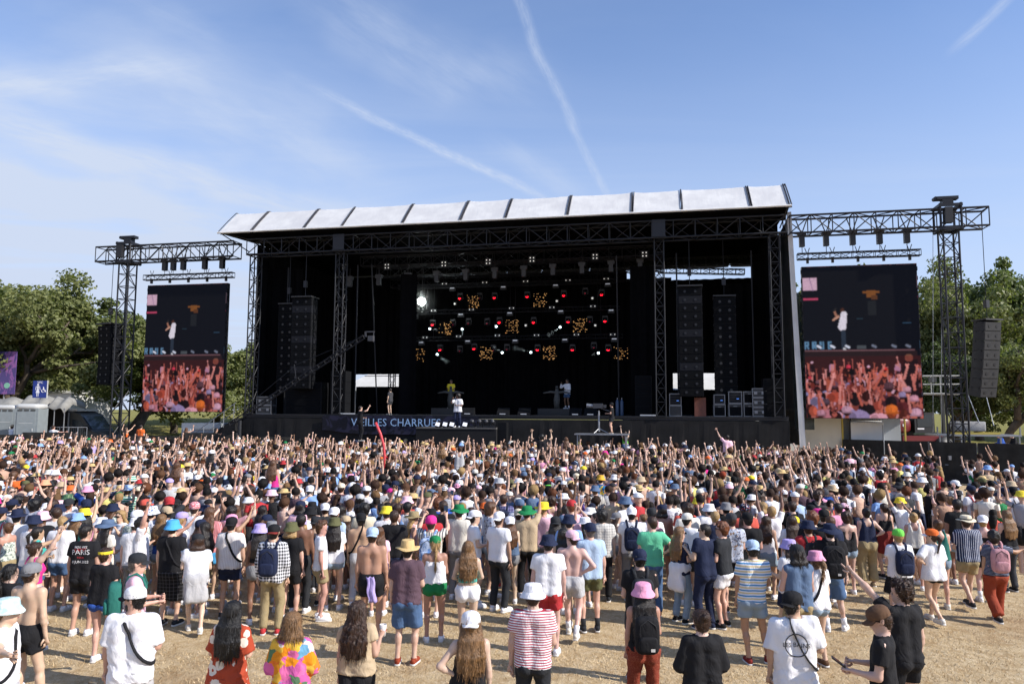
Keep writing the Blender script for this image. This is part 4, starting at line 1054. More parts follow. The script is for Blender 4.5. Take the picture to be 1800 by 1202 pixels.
class Pose:
 """joint positions in the body frame: faces +y, right side +x, feet at z 0, H about 1.75"""
 def __init__(s, sex='m', L='down', R='down', legs='stand', yaw=0, nod=0, lean=0, side=0, wide=1.0, belly=0):
  s.key = (sex, L, R, legs, round(yaw), round(nod), lean, side, wide, belly); s.sex = sex; s.wide = wide; s.belly = belly
  f = sex == 'f'; s.f = f
  hipw = (.098 if f else .092); shw = (.152 if f else .178) * (1 + (wide - 1) * .5)
  s.legs = legs
  hz = .93
  px = .0
  feet = {'stand': ((-.12, 0, 8), (.12, .02, -8)), 'wide': ((-.21, .0, 14), (.21, .03, -14)), 'contra': ((-.09, 0, 6), (.20, .10, -24)), 'contral': ((-.20, .10, 24), (.09, 0, -6)),
    'walk': ((-.08, -.27, 3), (.09, .28, -3)), 'walkl': ((-.08, .28, 3), (.09, -.27, -3)), 'close': ((-.07, 0, 3), (.07, .01, -3)), 'sit': ((-.16, .30, 0), (.16, .30, 0))}[legs]
  if legs == 'contra': px = -.035
  if legs == 'contral': px = .035
  if 'walk' in legs: hz = .895
  if legs == 'wide': hz = .91
  s.hz = hz
  s.hip = [np.array([px - hipw, 0, hz]), np.array([px + hipw, 0, hz])]
  s.ankle = []; s.knee = []; s.footyaw = []
  for i, (x, y, a) in enumerate(feet):
   if legs == 'sit':
    kn = s.hip[i] + np.array([(-1, 1)[i] * .06, .40, .0]); an = kn + np.array([0, .03, -.40])
   else:
    an = np.array([x, y - .02, .085 + (.07 if y < -.2 else 0)])
    v = an - s.hip[i]; Ld = np.linalg.norm(v); l1, l2 = .435, .425
    Ld2 = min(Ld, l1 + l2 - .002); aa = (l1 * l1 - l2 * l2 + Ld2 * Ld2) / (2 * Ld2); hh = sqrt(max(0, l1 * l1 - aa * aa))
    kn = s.hip[i] + nrm(v) * aa + nrm(np.array([(-1, 1)[i] * .18, 1, 0])) * hh
   s.knee.append(kn); s.ankle.append(an); s.footyaw.append(a)
  ln = np.array([sin(radians(side)), sin(radians(lean)), 1.]); ln /= np.linalg.norm(ln)
  base = np.array([px, 0, hz])
  def sp(z, y=0): return base + ln * (z - .93) + np.array([-px * min(1, (z - .93) / .35), y, 0])
  s.sp = sp
  s.waist = sp(1.10, .0); s.chest = sp(1.32, -.005); s.neck = sp(1.475, -.015); s.hc = sp(1.615, .005)
  rgt = np.array([1, 0, -(.0 if not side else sin(radians(side)))])
  up = sp(1.412, -.01)
  s.sh = [up + np.array([-shw, 0, .005 + (.04 if ('up' in L or L == 'fore') else 0)]), up + np.array([shw, 0, .005 + (.04 if ('up' in R or R == 'fore') else 0)])]
  s.el = []; s.wr = []; s.hd = []; s.hk = []
  for i, nmz in enumerate((L, R)):
   u, fo, hk = ARMS[nmz]; sg = (-1, 1)[i]
   u = nrm((u[0] * sg, u[1], u[2])); fo = nrm((fo[0] * sg, fo[1], fo[2]))
   e = s.sh[i] + u * (.275 if f else .29); w_ = e + fo * (.235 if f else .25)
   s.el.append(e); s.wr.append(w_); s.hd.append(fo); s.hk.append(hk)
  s.hk = s.hk; s.L, s.R = L, R
  M = Matrix.Rotation(radians(yaw), 3, 'Z') @ Matrix.Rotation(radians(nod), 3, 'X')
  s.HM = M
  s.HMn = np.array(M)
 def head(s, p): return s.hc + s.HMn @ np.asarray(p, float)
 def top(s): return s.hc[2] + .125
 def torso(s, e=0., zhem=None):
  """list of (a, b, ra, rb, scale) for the trunk, grown by e"""
  f = s.f; sp = s.sp; w = s.wide; b = s.belly
  cx = .072 * w if f else .092 * w; wx = .048 * w if f else .066 * w; hx = .082 if f else .070
  o = []
  for sg in (-1, 1):
   X = np.array([sg, 0, 0])
   o.append((s.chest + X * cx + [0, 0, .02], s.waist + X * wx, (.088 if f else .102) * w ** .5 + e, (.082 if f else .092) * w + e, (1, 1.12, 1)))
   o.append((s.waist + X * wx, sp(.96) + X * hx, (.082 if f else .092) * w + e, (.112 if f else .098) + e, (1, 1.08, 1)))
   if f: o.append((s.chest + X * .07 + [0, .075, -.02], s.chest + X * .07 + [0, .08, -.025], .055 + e, None, (1, 1, 1)))
   o.append((sp(.93) + X * .07 + [0, -.045, -.01], sp(.90) + X * .075 + [0, -.05, -.02], .088 + e, None, (1, 1, 1)))
  if b: o.append((sp(1.12, .05 * b), sp(1.05, .06 * b), .12 + .02 * b + e, None, (1, 1, 1)))
  o.append((s.sh[0] + [.05, 0, -.004], s.sh[1] + [-.05, 0, -.004], .052 + e * .8, None, (1, 1, 1)))
  o.append((s.chest + [-.06, -.03, .06], s.neck + [0, .0, -.02], .07 + e, .06 + e, (1, 1, 1)))
  o.append((s.chest + [.06, -.03, .06], s.neck + [0, .0, -.02], .07 + e, .06 + e, (1, 1, 1)))
  return o

def box_of(pose, pad=.22):
 pts = np.array(list(pose.hip) + pose.knee + pose.ankle + [pose.waist, pose.chest, pose.hc + [0, 0, .12]] + pose.sh + pose.el + pose.wr)
 lo = pts.min(0) - pad; hi = pts.max(0) + pad; lo[2] = max(lo[2], -.03) if pose.legs != 'sit' else lo[2]
 return lo, hi

MCACHE = {}
RESH = {0: .016, 1: .021, 2: .031}
def append_mb(V, Q, mb, fn):
 """append tri/quad faces of a MB as quads (tris repeat their last corner is avoided by splitting into lists)"""
 o = len(V); V2 = np.array([fn(v) for v in mb.v]); return np.concatenate([V, V2]), [tuple(i + o for i in f_) for f_ in mb.f]

def body_mesh(p, res, seated=False):
 key = ('body', p.key, res)
 if key in MCACHE: return MCACHE[key]
 h = RESH[res]; lo, hi = box_of(p, .16); F = Field(lo, hi, h)
 kf = .035
 for (a, b, ra, rb, sc) in p.torso(): F.cone(a, b, ra, rb, .04, sc)
 f = p.f; m = 1.0 if not f else .92
 for i in (0, 1):
  sg = (-1, 1)[i]
  th = .087 if not f else .092; th *= p.wide ** .5
  F.cone(p.hip[i] + [0, 0, .01], p.knee[i], th, .054, .035)
  calf = p.knee[i] + (p.ankle[i] - p.knee[i]) * .3 + np.array([0, -.018, 0])
  F.cone(p.knee[i], p.ankle[i], .050, .034, .03); F.cone(calf, calf + (p.ankle[i] - p.knee[i]) * .12, .049 * m ** .5, .042, .03)
  F.cone(p.ankle[i], p.ankle[i] + np.array([-sin(radians(p.footyaw[i])), cos(radians(p.footyaw[i])), -.3]) * .09, .035, .03, .03)
  # arm
  F.cone(p.sh[i], p.sh[i] + nrm(p.el[i] - p.sh[i]) * .03, .056 * m, .055 * m, .04)
  F.cone(p.sh[i], p.el[i], .050 * m, .038 * m, .03)
  mid = p.el[i] + (p.wr[i] - p.el[i]) * .25
  F.cone(p.el[i], p.wr[i], .037 * m, .025 * m, .025); F.cone(mid, mid, .039 * m, None, .03)
 # neck and head
 F.cone(p.neck + [0, 0, -.05], p.hc + p.HMn @ np.array([0, -.02, -.06]), .056 * m, .050 * m, .035)
 H_ = p.head
 F.cone(H_((0, -.018, .035)), H_((0, .012, .035)), .083, .078, .03, (1.06, 1, 1))
 F.cone(H_((0, .02, -.01)), H_((0, .045, -.078)), .066, .038, .03, (1.1, 1, 1))
 F.cone(H_((-.045, .0, -.055)), H_((0, .05, -.085)), .026, .026, .03); F.cone(H_((.045, .0, -.055)), H_((0, .05, -.085)), .026, .026, .03)
 F.cone(H_((0, .086, .0)), H_((0, .103, -.03)), .010, .015, .012)
 F.cone(H_((0, .078, .025)), H_((0, .08, .03)), .02, .02, .02)
 F.cone(H_((0, .078, -.058)), H_((0, .08, -.058)), .02, None, .015)
 for sg in (-1, 1): F.cone(H_((sg * .080, -.008, .018)), H_((sg * .082, -.004, -.015)), .017, .012, .012)
 if res == 0: F.wrinkle(.0016, 30, 2)
 V, Q = F.mesh()
 n0 = len(V)
 faces = [tuple(x) for x in Q.tolist()] if res <= 2 else []
 for i in (0, 1):
  z = nrm(p.hd[i]); sg = (-1, 1)[i]
  # palm faces the body / forward depending on the gesture
  ref = np.array([-sg, .0, 0.]) if p.hk[i] in ('relax', 'fist') else np.array([0, 1., 0])
  x = -(ref - z * np.dot(ref, z)); x = nrm(x); y = np.cross(z, x)
  if sg < 0: y = -y
  hm = hand_template(p.hk[i]); ws = .98 if not f else .88
  Mh = np.stack([x, y, z], 1) * ws
  V, ff = append_mb(V, faces, hm, lambda v: p.wr[i] + Mh @ np.array(v) + z * .0)
  if sg < 0: ff = [q[::-1] for q in ff]
  faces += ff
 me = bpy.data.meshes.new('body'); me.from_pydata(V.tolist(), [], faces); me.materials.append(M_skin)
 me.polygons.foreach_set('use_smooth', [True] * len(me.polygons)); me.update()
 MCACHE[key] = me
 return me

def finish(F, name, key, m=None):
 V, Q = F.mesh()
 me = np_mesh(name, V, Q, m or M_cloth); MCACHE[key] = me
 return me

def top_mesh(p, kind, res, m=None):
 """tee long tank crop bra cami bare dress shirt sleeveless"""
 key = ('top', p.key, kind, res, m.name if m else '')
 if key in MCACHE: return MCACHE[key]
 h = RESH[res] * (1.0 if res else 1.05); e = {'tee': .014, 'big': .018, 'shirt': .018, 'long': .016, 'tank': .009, 'crop': .010, 'bra': .008, 'cami': .009, 'dress': .012, 'sleeveless': .014, 'drape': .02, 'swim': .007}[kind]
 hem = {'tee': .88, 'big': .80, 'shirt': .86, 'long': .84, 'tank': .94, 'crop': 1.08, 'bra': 1.20, 'cami': .97, 'dress': .62, 'sleeveless': .84, 'drape': .98, 'swim': .90}[kind]
 e = max(e, h * .5)
 if p.legs == 'sit': hem = max(hem, .93)
 lo, hi = box_of(p, .2); lo[2] = min(hem, 1.2) - .1; F = Field(lo, hi, h)
 sp = p.sp
 T = p.torso(e)
 nosleeve = kind in ('tank', 'crop', 'bra', 'cami', 'dress', 'sleeveless', 'swim')
 for j, (a, b, ra, rb, sc) in enumerate(T):
  if kind in ('bra', 'cami', 'swim', 'tank', 'crop', 'dress') and j >= len(T) - 3: continue
  F.cone(a, b, ra, rb, .04, sc)
 if kind in ('tank', 'crop', 'dress'):      # broad shoulder straps
  for sg in (-1, 1):
   c = p.chest + np.array([sg * .085, 0, .04])
   F.cone(c + [0, -.07, 0], sp(1.47, -.02) + [sg * .085, 0, .0], .042 + e * .3, .032 + e, .03); F.cone(c + [0, .06, 0], sp(1.47, -.02) + [sg * .085, 0, .0], .042, .032 + e, .03)
 if kind == 'sleeveless': F.cone(p.sh[0] + [.01, 0, 0], p.sh[1] + [-.01, 0, 0], .062 + e * .6, None, .04)
 loose = {'tee': .014, 'big': .022, 'shirt': .02, 'long': .02, 'tank': .003, 'crop': .0, 'bra': 0, 'cami': .004, 'dress': .03, 'sleeveless': .022, 'drape': .03, 'swim': 0}[kind]
 if hem < 1.0:
  for sg in (-1, 1):
   a = p.chest + np.array([sg * (.085 if not p.f else .07) * p.wide, 0, -.06]); hx = .078 if not p.f else .085
   b = sp(max(hem, .86)) + [sg * hx, -.005, -.02]
   F.cone(a, b, .088 + e, .096 + e + loose, .05, (1, 1.05, 1))
   if hem < .84: F.cone(b, sp(.93) * [1, 1, 0] + [sg * hx, 0, hem - .05], .096 + e + loose, .112 + e + loose * 1.5, .06, (1, 1.05, 1))
 if not nosleeve:
  for i in (0, 1):
   fr = {'tee': .60, 'big': .88, 'shirt': .72, 'long': 1, 'drape': .45}[kind]
   d = p.el[i] - p.sh[i]; en = p.sh[i] + d * fr
   flare = .010 if kind != 'big' else .018
   F.cone(p.sh[i] - nrm(d) * .0, p.sh[i] + d * min(1, fr + .05), .050 + e, .047 + e + flare, .035, clips=() if kind == 'long' else ((en, nrm(d)),))
   if kind == 'long':
    d2 = p.wr[i] - p.el[i]; en2 = p.el[i] + d2 * .93
    F.cone(p.el[i], p.wr[i], .044 + e, .032 + e, .03, clips=((en2, nrm(d2)),))
 else:
  for i in (0, 1):
   if kind in ('tank', 'crop', 'dress', 'swim', 'cami', 'bra'):
    F.cone(p.sh[i] + [(-1, 1)[i] * .03, 0, 0.03], p.sh[i] + [(-1, 1)[i] * .03, 0, -.10], .075, .06, sub=True)
 # neckline
 if kind == 'swim': F.cone(sp(1.46, -.12), sp(1.22, -.14), .10, .085, sub=True, sc=(1, .9, 1))
 if kind in ('tank', 'crop', 'dress'): F.cone(sp(1.47, -.08), sp(1.36, -.12), .07, .05, sub=True)
 F.cone(p.neck + [0, .01, .06], p.neck + [0, .01, .10], .088 if kind != 'shirt' else .075, None, sub=True)
 if kind in ('cami', 'bra', 'swim'): F.clip(sp(1.36 if kind != 'bra' else 1.33), (0, 0, 1))
 F.clip((0, 0, hem), (0, 0, -1))
 am = {'bra': 0, 'swim': .001, 'crop': .003}.get(kind, .0075)
 if res < 2 and am > .005: F.folds(.011 if kind in ('big', 'shirt', 'long', 'drape') else .009, 1.45, 1.0, len(kind) * 3 + int(p.wide * 10) + len(p.L))
 if am and res < 2 or am > .005: F.wrinkle(am * .5, 21, len(kind) + int(p.wide * 10) + len(p.L), (1.5, 1.5, .8))
 if res == 0 and am > .005: F.wrinkle(.0028, 48, 3, (1.3, 1.3, .55))
 me = finish(F, {'dress': 'dress'}.get(kind, 'top'), key, m)
 if kind in ('cami', 'bra', 'swim'):
  V = [tuple(v.co) for v in me.vertices]; faces = [tuple(q.vertices) for q in me.polygons]
  mb = MB()
  for sg in (-1, 1):
   mb.tube([sp(1.34, .085) + [sg * .075, 0, 0], sp(1.44, .055) + [sg * .085, 0, 0], sp(1.485, -.01) + [sg * .088, 0, 0], sp(1.42, -.085) + [sg * (.075), 0, 0], sp(1.33 if kind != 'swim' else 1.20, -.10) + [sg * (.05 if kind == 'bra' else .085), 0, 0]], .007, 5)
  o = len(V); V += mb.v; faces += [tuple(i + o for i in q) for q in mb.f]
  me2 = bpy.data.meshes.new('top'); me2.from_pydata(V, [], faces); me2.materials.append(m or M_cloth); me2.polygons.foreach_set('use_smooth', [True] * len(me2.polygons)); me2.update()
  MCACHE[key] = me = me2
 return me

def bottom_mesh(p, kind, res, m=None, low=False):
 """short shorts long pants wide skirt mini midi"""
 key = ('bot', p.key, kind, res, low, m.name if m else '')
 if key in MCACHE: return MCACHE[key]
 h = RESH[res] * 1.05; sp = p.sp
 e = max({'short': .014, 'shorts': .024, 'long': .03, 'pants': .016, 'wide': .035, 'skirt': .03, 'mini': .02, 'midi': .03, 'tight': .010, 'swimshorts': .022}[kind], h * .55)
 lo, hi = box_of(p, .2); hi[2] = 1.12; F = Field(lo, hi, h)
 for (a, b, ra, rb, sc) in p.torso(e * .7)[:(8 if p.f else 6)]:
  if a[2] > 1.25 and b[2] > 1.25: continue
  F.cone(a, b, ra, rb, .04, sc)
 if kind in ('skirt', 'mini', 'midi'):
  zb = {'skirt': .60, 'mini': .70, 'midi': .42}[kind]; fl = {'skirt': .05, 'mini': .02, 'midi': .045}[kind]
  c0 = (p.hip[0] + p.hip[1]) / 2; cb = (p.knee[0] + p.knee[1]) / 2
  for sg in (-1, 0, 1):
   b = c0 + (cb - c0) * ((.93 - zb) / .43) + np.array([sg * .09, 0, 0])
   F.cone(c0 + [sg * .08, 0, 0], b, .11 + e * .5, .13 + fl, .05)
  F.clip((0, 0, zb), (0, 0, -1))
  F.wrinkle(.010, 24, 2, (1.6, 1.6, .25))
 else:
  for i in (0, 1):
   th = .087 if not p.f else .092
   frac = {'short': .34, 'shorts': .62, 'swimshorts': .55, 'long': .95, 'pants': 2, 'wide': 2, 'tight': .25}[kind]
   d = p.knee[i] - p.hip[i]
   if frac <= 1:
    en = p.hip[i] + d * frac
    F.cone(p.hip[i] + [0, 0, .01], p.hip[i] + d * (frac + .1), th + e, .066 + e + (.018 if kind != 'tight' else 0), .035, clips=((en, nrm(d)),))
   else:
    F.cone(p.hip[i] + [0, 0, .01], p.knee[i], th + e, .058 + e, .035)
    d2 = p.ankle[i] - p.knee[i]; en = p.knee[i] + d2 * (.98 if kind == 'pants' else .9)
    F.cone(p.knee[i], p.ankle[i], .056 + e, (.048 + e) if kind == 'pants' else .105, .03, clips=((en, nrm(d2)),))
  F.wrinkle(.006 if kind != 'tight' else .001, 28, 4, (1.3, 1.3, .8))
  if res < 2 and kind != 'tight': F.folds(.008, .9, .5, 5)
 F.clip((0, 0, sp(.925 if low else 1.04 if kind not in ('tight',) else 1.0)[2]), (0, 0, 1))
 return finish(F, {'skirt': 'skirt', 'mini': 'skirt', 'midi': 'skirt', 'pants': 'trousers', 'wide': 'trousers'}.get(kind, 'shorts'), key, m)

def wrap_mesh(p, res):
 """jumper tied round the waist"""
 key = ('wrap', p.key, res)
 if key in MCACHE: return MCACHE[key]
 h = RESH[res] * 1.05; sp = p.sp; lo, hi = box_of(p, .25); hi[2] = 1.2; lo[2] = .5; F = Field(lo, hi, h)
 for sg in (-1, 1): F.cone(sp(1.02) + [sg * .07, 0, 0], sp(1.0) + [sg * .08, 0, 0], .135, .14, .05, (1, 1.0, 1))
 for sg in (-1, 0, 1): F.cone(sp(1.0) + [sg * .08, -.06, 0], sp(.66) + [sg * .12, -.10, 0], .10, .085, .05)
 F.cone(sp(1.0) + [.02, .13, 0], sp(.75) + [.05, .16, 0], .035, .03, .03); F.cone(sp(1.0) + [-.02, .13, 0], sp(.7) + [-.06, .15, 0], .035, .03, .03)
 F.wrinkle(.014, 26, 5, (1.5, 1.5, .4))
 return finish(F, 'tied_jumper', key)

def hair_mesh(p, kind, res):
 key = ('hair', p.key, kind, res)
 if key in MCACHE: return MCACHE[key]
 h = {0: .011, 1: .016, 2: .022}[res]
 H_ = p.head; lo, hi = p.hc - [.22, .24, .62], p.hc + [.22, .24, .24]
 F = Field(lo, hi, h)
 g = {'short': .010, 'buzz': .004, 'curly': .030, 'afro': .055, 'long': .016, 'wavy': .020, 'bob': .020, 'pony': .012, 'bun': .012, 'braid': .011, 'mop': .024}[kind]
 g = max(g, h * .5)
 fn_ = np.array(H_((0, .058, .055))) ; n1 = p.HMn @ nrm((0, 1, -.55))      # hairline plane: cut in front and below
 F.cone(H_((0, -.020, .037)), H_((0, .012, .037)), .085 + g, .080 + g, .02, (1.04, 1, 1), clips=((fn_, n1),))
 F.cone(H_((0, -.035, -.01)), H_((0, -.03, -.045)), .068 + g, .055 + g, .02, clips=((H_((0, .005, 0)), p.HMn @ nrm((0, 1, -.1))),))
 sp = p.sp
 back = p.neck + np.array([0, -.10, -.02])
 if kind in ('long', 'wavy', 'bob'):
  ln = {'long': .34, 'wavy': .30, 'bob': .06}[kind]
  for j, x in enumerate((-.078, -.055, -.033, -.011, .011, .033, .055, .078)):
   a = H_((x * .95, -.045 + abs(x) * .4, .0));
   b = p.neck + np.array([x * 1.35, -.075 + abs(x) * .35 - (.02 if kind != 'bob' else 0), -.0 - (0 if kind != 'bob' else -.03)])
   F.cone(a, b, .036, .034, .02)
   if ln > .1:
    c = b + np.array([x * .25, -.035 + .01 * sin(j * 3), -ln + .02 * sin(j * 2.3) + abs(x) * .5])
    mid = (b + c) / 2 + np.array([.012 * sin(j * 1.9), -.018, 0])
    F.cone(b, mid, .035, .033, .02); F.cone(mid, c, .033, .020, .02)
 elif kind == 'pony':
  a = H_((0, -.115, .03)); b = a + np.array([0, -.05, -.06]); c = p.neck + np.array([.01, -.12, -.14])
  F.cone(a, b, .026, .034, .012); F.cone(b, c, .034, .014, .012)
 elif kind == 'braid':
  a = H_((0, -.10, -.04)); c = p.neck + np.array([.01, -.10, -.26])
  for t in np.linspace(0, 1, 9): F.cone(a + (c - a) * t, a + (c - a) * (t + .06), .020 - .007 * t, None, .008)
 elif kind == 'bun':
  F.cone(H_((0, -.115, .075)), H_((0, -.12, .07)), .036, None, .012)
 elif kind in ('curly', 'afro'):
  F.cone(H_((0, -.03, -.01)), H_((0, -.03, .05)), .098 + (.02 if kind == 'afro' else 0), .098 + (.03 if kind == 'afro' else .005), .03, clips=((H_((0, .05, .0)), n1),))
 elif kind == 'mop':
  F.cone(H_((0, .02, .09)), H_((0, -.03, .08)), .06, .06, .03)
 if kind in ('curly', 'afro', 'mop'): F.wrinkle(.012, 75, 1); F.wrinkle(.008, 140, 3)
 elif kind in ('wavy',): F.wrinkle(.009, 60, 2, (1.6, 1.6, .7)); F.wrinkle(.005, 150, 2, (1.5, 1.5, .25))
 else: F.wrinkle(.004, 150, 2, (1.6, 1.6, .2))
 V, Q = F.mesh()
 if res < 2 and len(V):      # loose strands that break up the outline
  r = np.random.default_rng(len(V)); n_ = 900 if res == 0 else 450
  a = V[r.integers(0, len(V), n_)] + r.normal(0, .004, (n_, 3)); out = a - p.hc; out /= np.linalg.norm(out, axis=1)[:, None]
  if kind in ('long', 'wavy', 'bob', 'pony', 'braid'):
   d = out * .22 + r.normal(0, .16, (n_, 3)) + [0, -.08, -1.]; L_ = r.uniform(.03, .09, n_)
  elif kind in ('curly', 'afro', 'mop'): d = out * .8 + r.normal(0, .8, (n_, 3)); L_ = r.uniform(.012, .03, n_)
  else: d = out * .5 + r.normal(0, .45, (n_, 3)) + [0, 0, -.3]; L_ = r.uniform(.008, .018, n_)
  d /= np.linalg.norm(d, axis=1)[:, None]; sd = np.cross(d, out + .01); sd /= np.linalg.norm(sd, axis=1)[:, None] + 1e-9
  L_ = L_[:, None]; w2 = .0032 if res == 0 else .0045
  nv = np.stack([a - sd * w2, a + sd * w2, a + d * L_ + out * .004 + sd * w2 * .3, a + d * L_ + out * .004 - sd * w2 * .3], 1).reshape(-1, 3)
  Q = np.concatenate([Q, np.arange(n_ * 4).reshape(-1, 4) + len(V)]); V = np.concatenate([V, nv])
 me = np_mesh('hair', V, Q, M_hair); MCACHE[key] = me
 return me

# ------------------------------------------------------------------ hats, in the head frame (crown centre above the skull)
HATM = {}
def hat_mesh(kind):
 if kind in HATM: return HATM[kind]
 mb = MB(); n = 20
 z0 = .035
 mats_ = [M_cloth]
 if kind in ('cap', 'capback'):
  mb.lathe([(.104, z0), (.105, z0 + .03), (.100, z0 + .065), (.082, z0 + .092), (.05, z0 + .108), (.02, z0 + .113), (0, z0 + .114)], n, (0, -.006, 0), sx=.94, sy=1.07)
  mb.lathe([(.008, z0 + .112), (.009, z0 + .118), (0, z0 + .12)], 6, (0, -.006, 0))
  sg = 1 if kind == 'cap' else -1
  # brim: curved tongue
  vs = []; m1, m2 = 9, 4
  for lay in (0, 1):
   for j in range(m2 + 1):
    for i in range(m1):
     a = (i / (m1 - 1) - .5) * 2
     x = .088 * a * (1 - .12 * j / m2); y = .060 + (.075 * (j / m2) * sqrt(max(0, 1 - .72 * a * a))) + .040 * sqrt(max(0, 1 - a * a)) - .006
     z = z0 + .012 - .020 * (j / m2) - .022 * a * a - lay * .005 + .0
     vs.append((x, sg * y, z))
  fs = []; k0 = (m2 + 1) * m1
  for j in range(m2):
   for i in range(m1 - 1):
    q = (j * m1 + i, j * m1 + i + 1, (j + 1) * m1 + i + 1, (j + 1) * m1 + i)
    fs.append(q if sg > 0 else q[::-1]); fs.append(tuple(k0 + t for t in (q[::-1] if sg > 0 else q)))
  for i in range(m1 - 1): fs.append((m2 * m1 + i, m2 * m1 + i + 1, k0 + m2 * m1 + i + 1, k0 + m2 * m1 + i))
  mb.add(vs, fs, 1); mats_ = [M_cloth, M_cloth2]
 elif kind == 'bucket':
  mb.lathe([(.150, z0 - .035), (.148, z0 - .031), (.112, z0 + .022), (.106, z0 + .03), (.098, z0 + .085), (.090, z0 + .098), (.05, z0 + .104), (0, z0 + .105)], n, (0, -.004, 0), sx=.95, sy=1.05, wob=lambda th, r: .006 * sin(3 * th + 1) * (r > .13))
  mb.lathe([(.146, z0 - .037), (.104, z0 + .018)], n, (0, -.004, 0), sx=.95, sy=1.05)
 elif kind in ('straw', 'fedora', 'sunhat', 'boater', 'wide'):
  R = {'straw': .185, 'fedora': .155, 'sunhat': .20, 'boater': .175, 'wide': .21}[kind]; hh = {'straw': .115, 'fedora': .11, 'sunhat': .09, 'boater': .085, 'wide': .085}[kind]
  wv = lambda th, r: (.010 * sin(2 * th + .6) + .004 * sin(5 * th)) * (r > .12) * (r / .15) ** 2
  drop = {'sunhat': .03, 'wide': .045}.get(kind, .0)
  mb.lathe([(R, z0 + .002 - drop), (R, z0 + .006 - drop), (.125, z0 + .018), (.108, z0 + .02), (.104, z0 + .04), (.096, z0 + hh), (.085, z0 + hh + .012), (.05, z0 + hh + (.0 if kind in ('straw', 'fedora') else .014)), (0, z0 + hh - (.008 if kind in ('straw', 'fedora') else -.014))], 26, (0, -.004, 0), sx=.95, sy=1.06, wob=wv)
  mb.lathe([(R, z0 + .002 - drop), (.104, z0 + .014)], 26, (0, -.004, 0), sx=.95, sy=1.06, wob=wv)
  mb.lathe([(.1095, z0 + .021), (.1075, z0 + .045)], 26, (0, -.004, 0), mi=1, sx=.95, sy=1.06); mats_ = [M_cloth, M_cloth2]
 elif kind == 'turban':
  for k in range(5): mb.lathe([(.09, z0 - .02 + k * .022), (.122 - k * .008, z0 - .01 + k * .022), (.09, z0 + .014 + k * .022)], 18, (0, -.012, 0), wob=lambda th, r: .008 * sin(th + k))
  mb.lathe([(.1, z0 + .06), (.08, z0 + .10), (0, z0 + .115)], 18, (0, -.012, 0))
 elif kind == 'beanie':
  mb.lathe([(.100, z0 - .02), (.106, z0 - .015), (.107, z0 + .02), (.104, z0 + .06), (.085, z0 + .095), (.05, z0 + .115), (0, z0 + .122)], 18, (0, -.008, 0), sx=.96, sy=1.06)
 elif kind == 'band':
  mb.lathe([(.098, z0 - .005), (.103, z0), (.103, z0 + .035), (.098, z0 + .04)], 18, (0, -.006, 0), sx=.94, sy=1.06)
 me = mb.mesh({'cap': 'cap', 'capback': 'cap', 'band': 'headband', 'turban': 'head_scarf', 'beanie': 'beanie'}.get(kind, 'hat'), mats_, True)
 HATM[kind] = me
 return me
# ================================================================== materials worn by people (colour comes from the object's own colour)
def objcol(q): return q.node('ShaderNodeObjectInfo').outputs['Color']
def f_skin(q, p):
 c = q.coord('Object'); n = q.noise(c, 9, 4, .6)
 q.put(p.inputs['Base Color'], q.mix(q.smooth(n, .3, .7, 0, .22), objcol(q), (.48, .2, .13), 'MIX'))
 q.put(p.inputs['Roughness'], .48)
 p.inputs['Subsurface Weight'].default_value = 0.0
M_skin = mat('skin', (.5, .3, .2), build=f_skin, spec=.4)
def cloth_common(q, p, col, bd=.004):
 c = q.coord('Object'); n = q.noise(c, 4, 3, .5)
 q.put(p.inputs['Base Color'], q.mix(1., col, q.mix(q.smooth(n, .25, .75), (.92, .92, .92), (1.04, 1.04, 1.04)), 'MULTIPLY'))
 bump(q, p, q.math('ADD', q.noise(q.vmath('MULTIPLY', c, (1, 1, .55)), 11, 2, .45, 1.6), q.math('MULTIPLY', q.noise(c, 350, 1), .03)), bd * 4, .75)
 p.inputs['Roughness'].default_value = .85; p.inputs['Specular IOR Level'].default_value = .25
M_cloth = mat('plain_cloth', (.5, .5, .5), build=lambda q, p: cloth_common(q, p, objcol(q)))
M_cloth2 = M_cloth
def f_hair(q, p):
 c = q.coord('Object'); n = q.noise(q.vmath('MULTIPLY', c, (110, 110, 9)), 1, 4, .6); n2 = q.noise(c, 14, 3)
 q.put(p.inputs['Base Color'], q.mix(q.smooth(n, .3, .7), q.mix(1., objcol(q), (.55, .52, .5), 'MULTIPLY'), q.mix(q.smooth(n2, .3, .8), objcol(q), q.mix(1., objcol(q), (1.6, 1.5, 1.35), 'MULTIPLY'))))
 bump(q, p, n, .012, .9); p.inputs['Roughness'].default_value = .42
M_hair = mat('hair', (.1, .05, .03), build=f_hair, spec=.45)
M_sole = mat('shoe_sole', (.62, .6, .57), .7)
M_sung = mat('sunglass_black', (.008, .008, .01), .12)
M_eye = mat('eye_dark', (.02, .012, .01), .3)
M_lip = mat('lips', (.28, .09, .08), .5)
M_bandk = mat('hat_band_black', (.012, .012, .014), .7)
M_cup = mat('frosted_cup', (.72, .70, .70), .35, alpha=.82)
M_phone = mat('phone_body', (.012, .012, .016), .2)
M_screen = mat('phone_screen', (.02, .03, .05), .1)
def hexc(h): return lin(h)
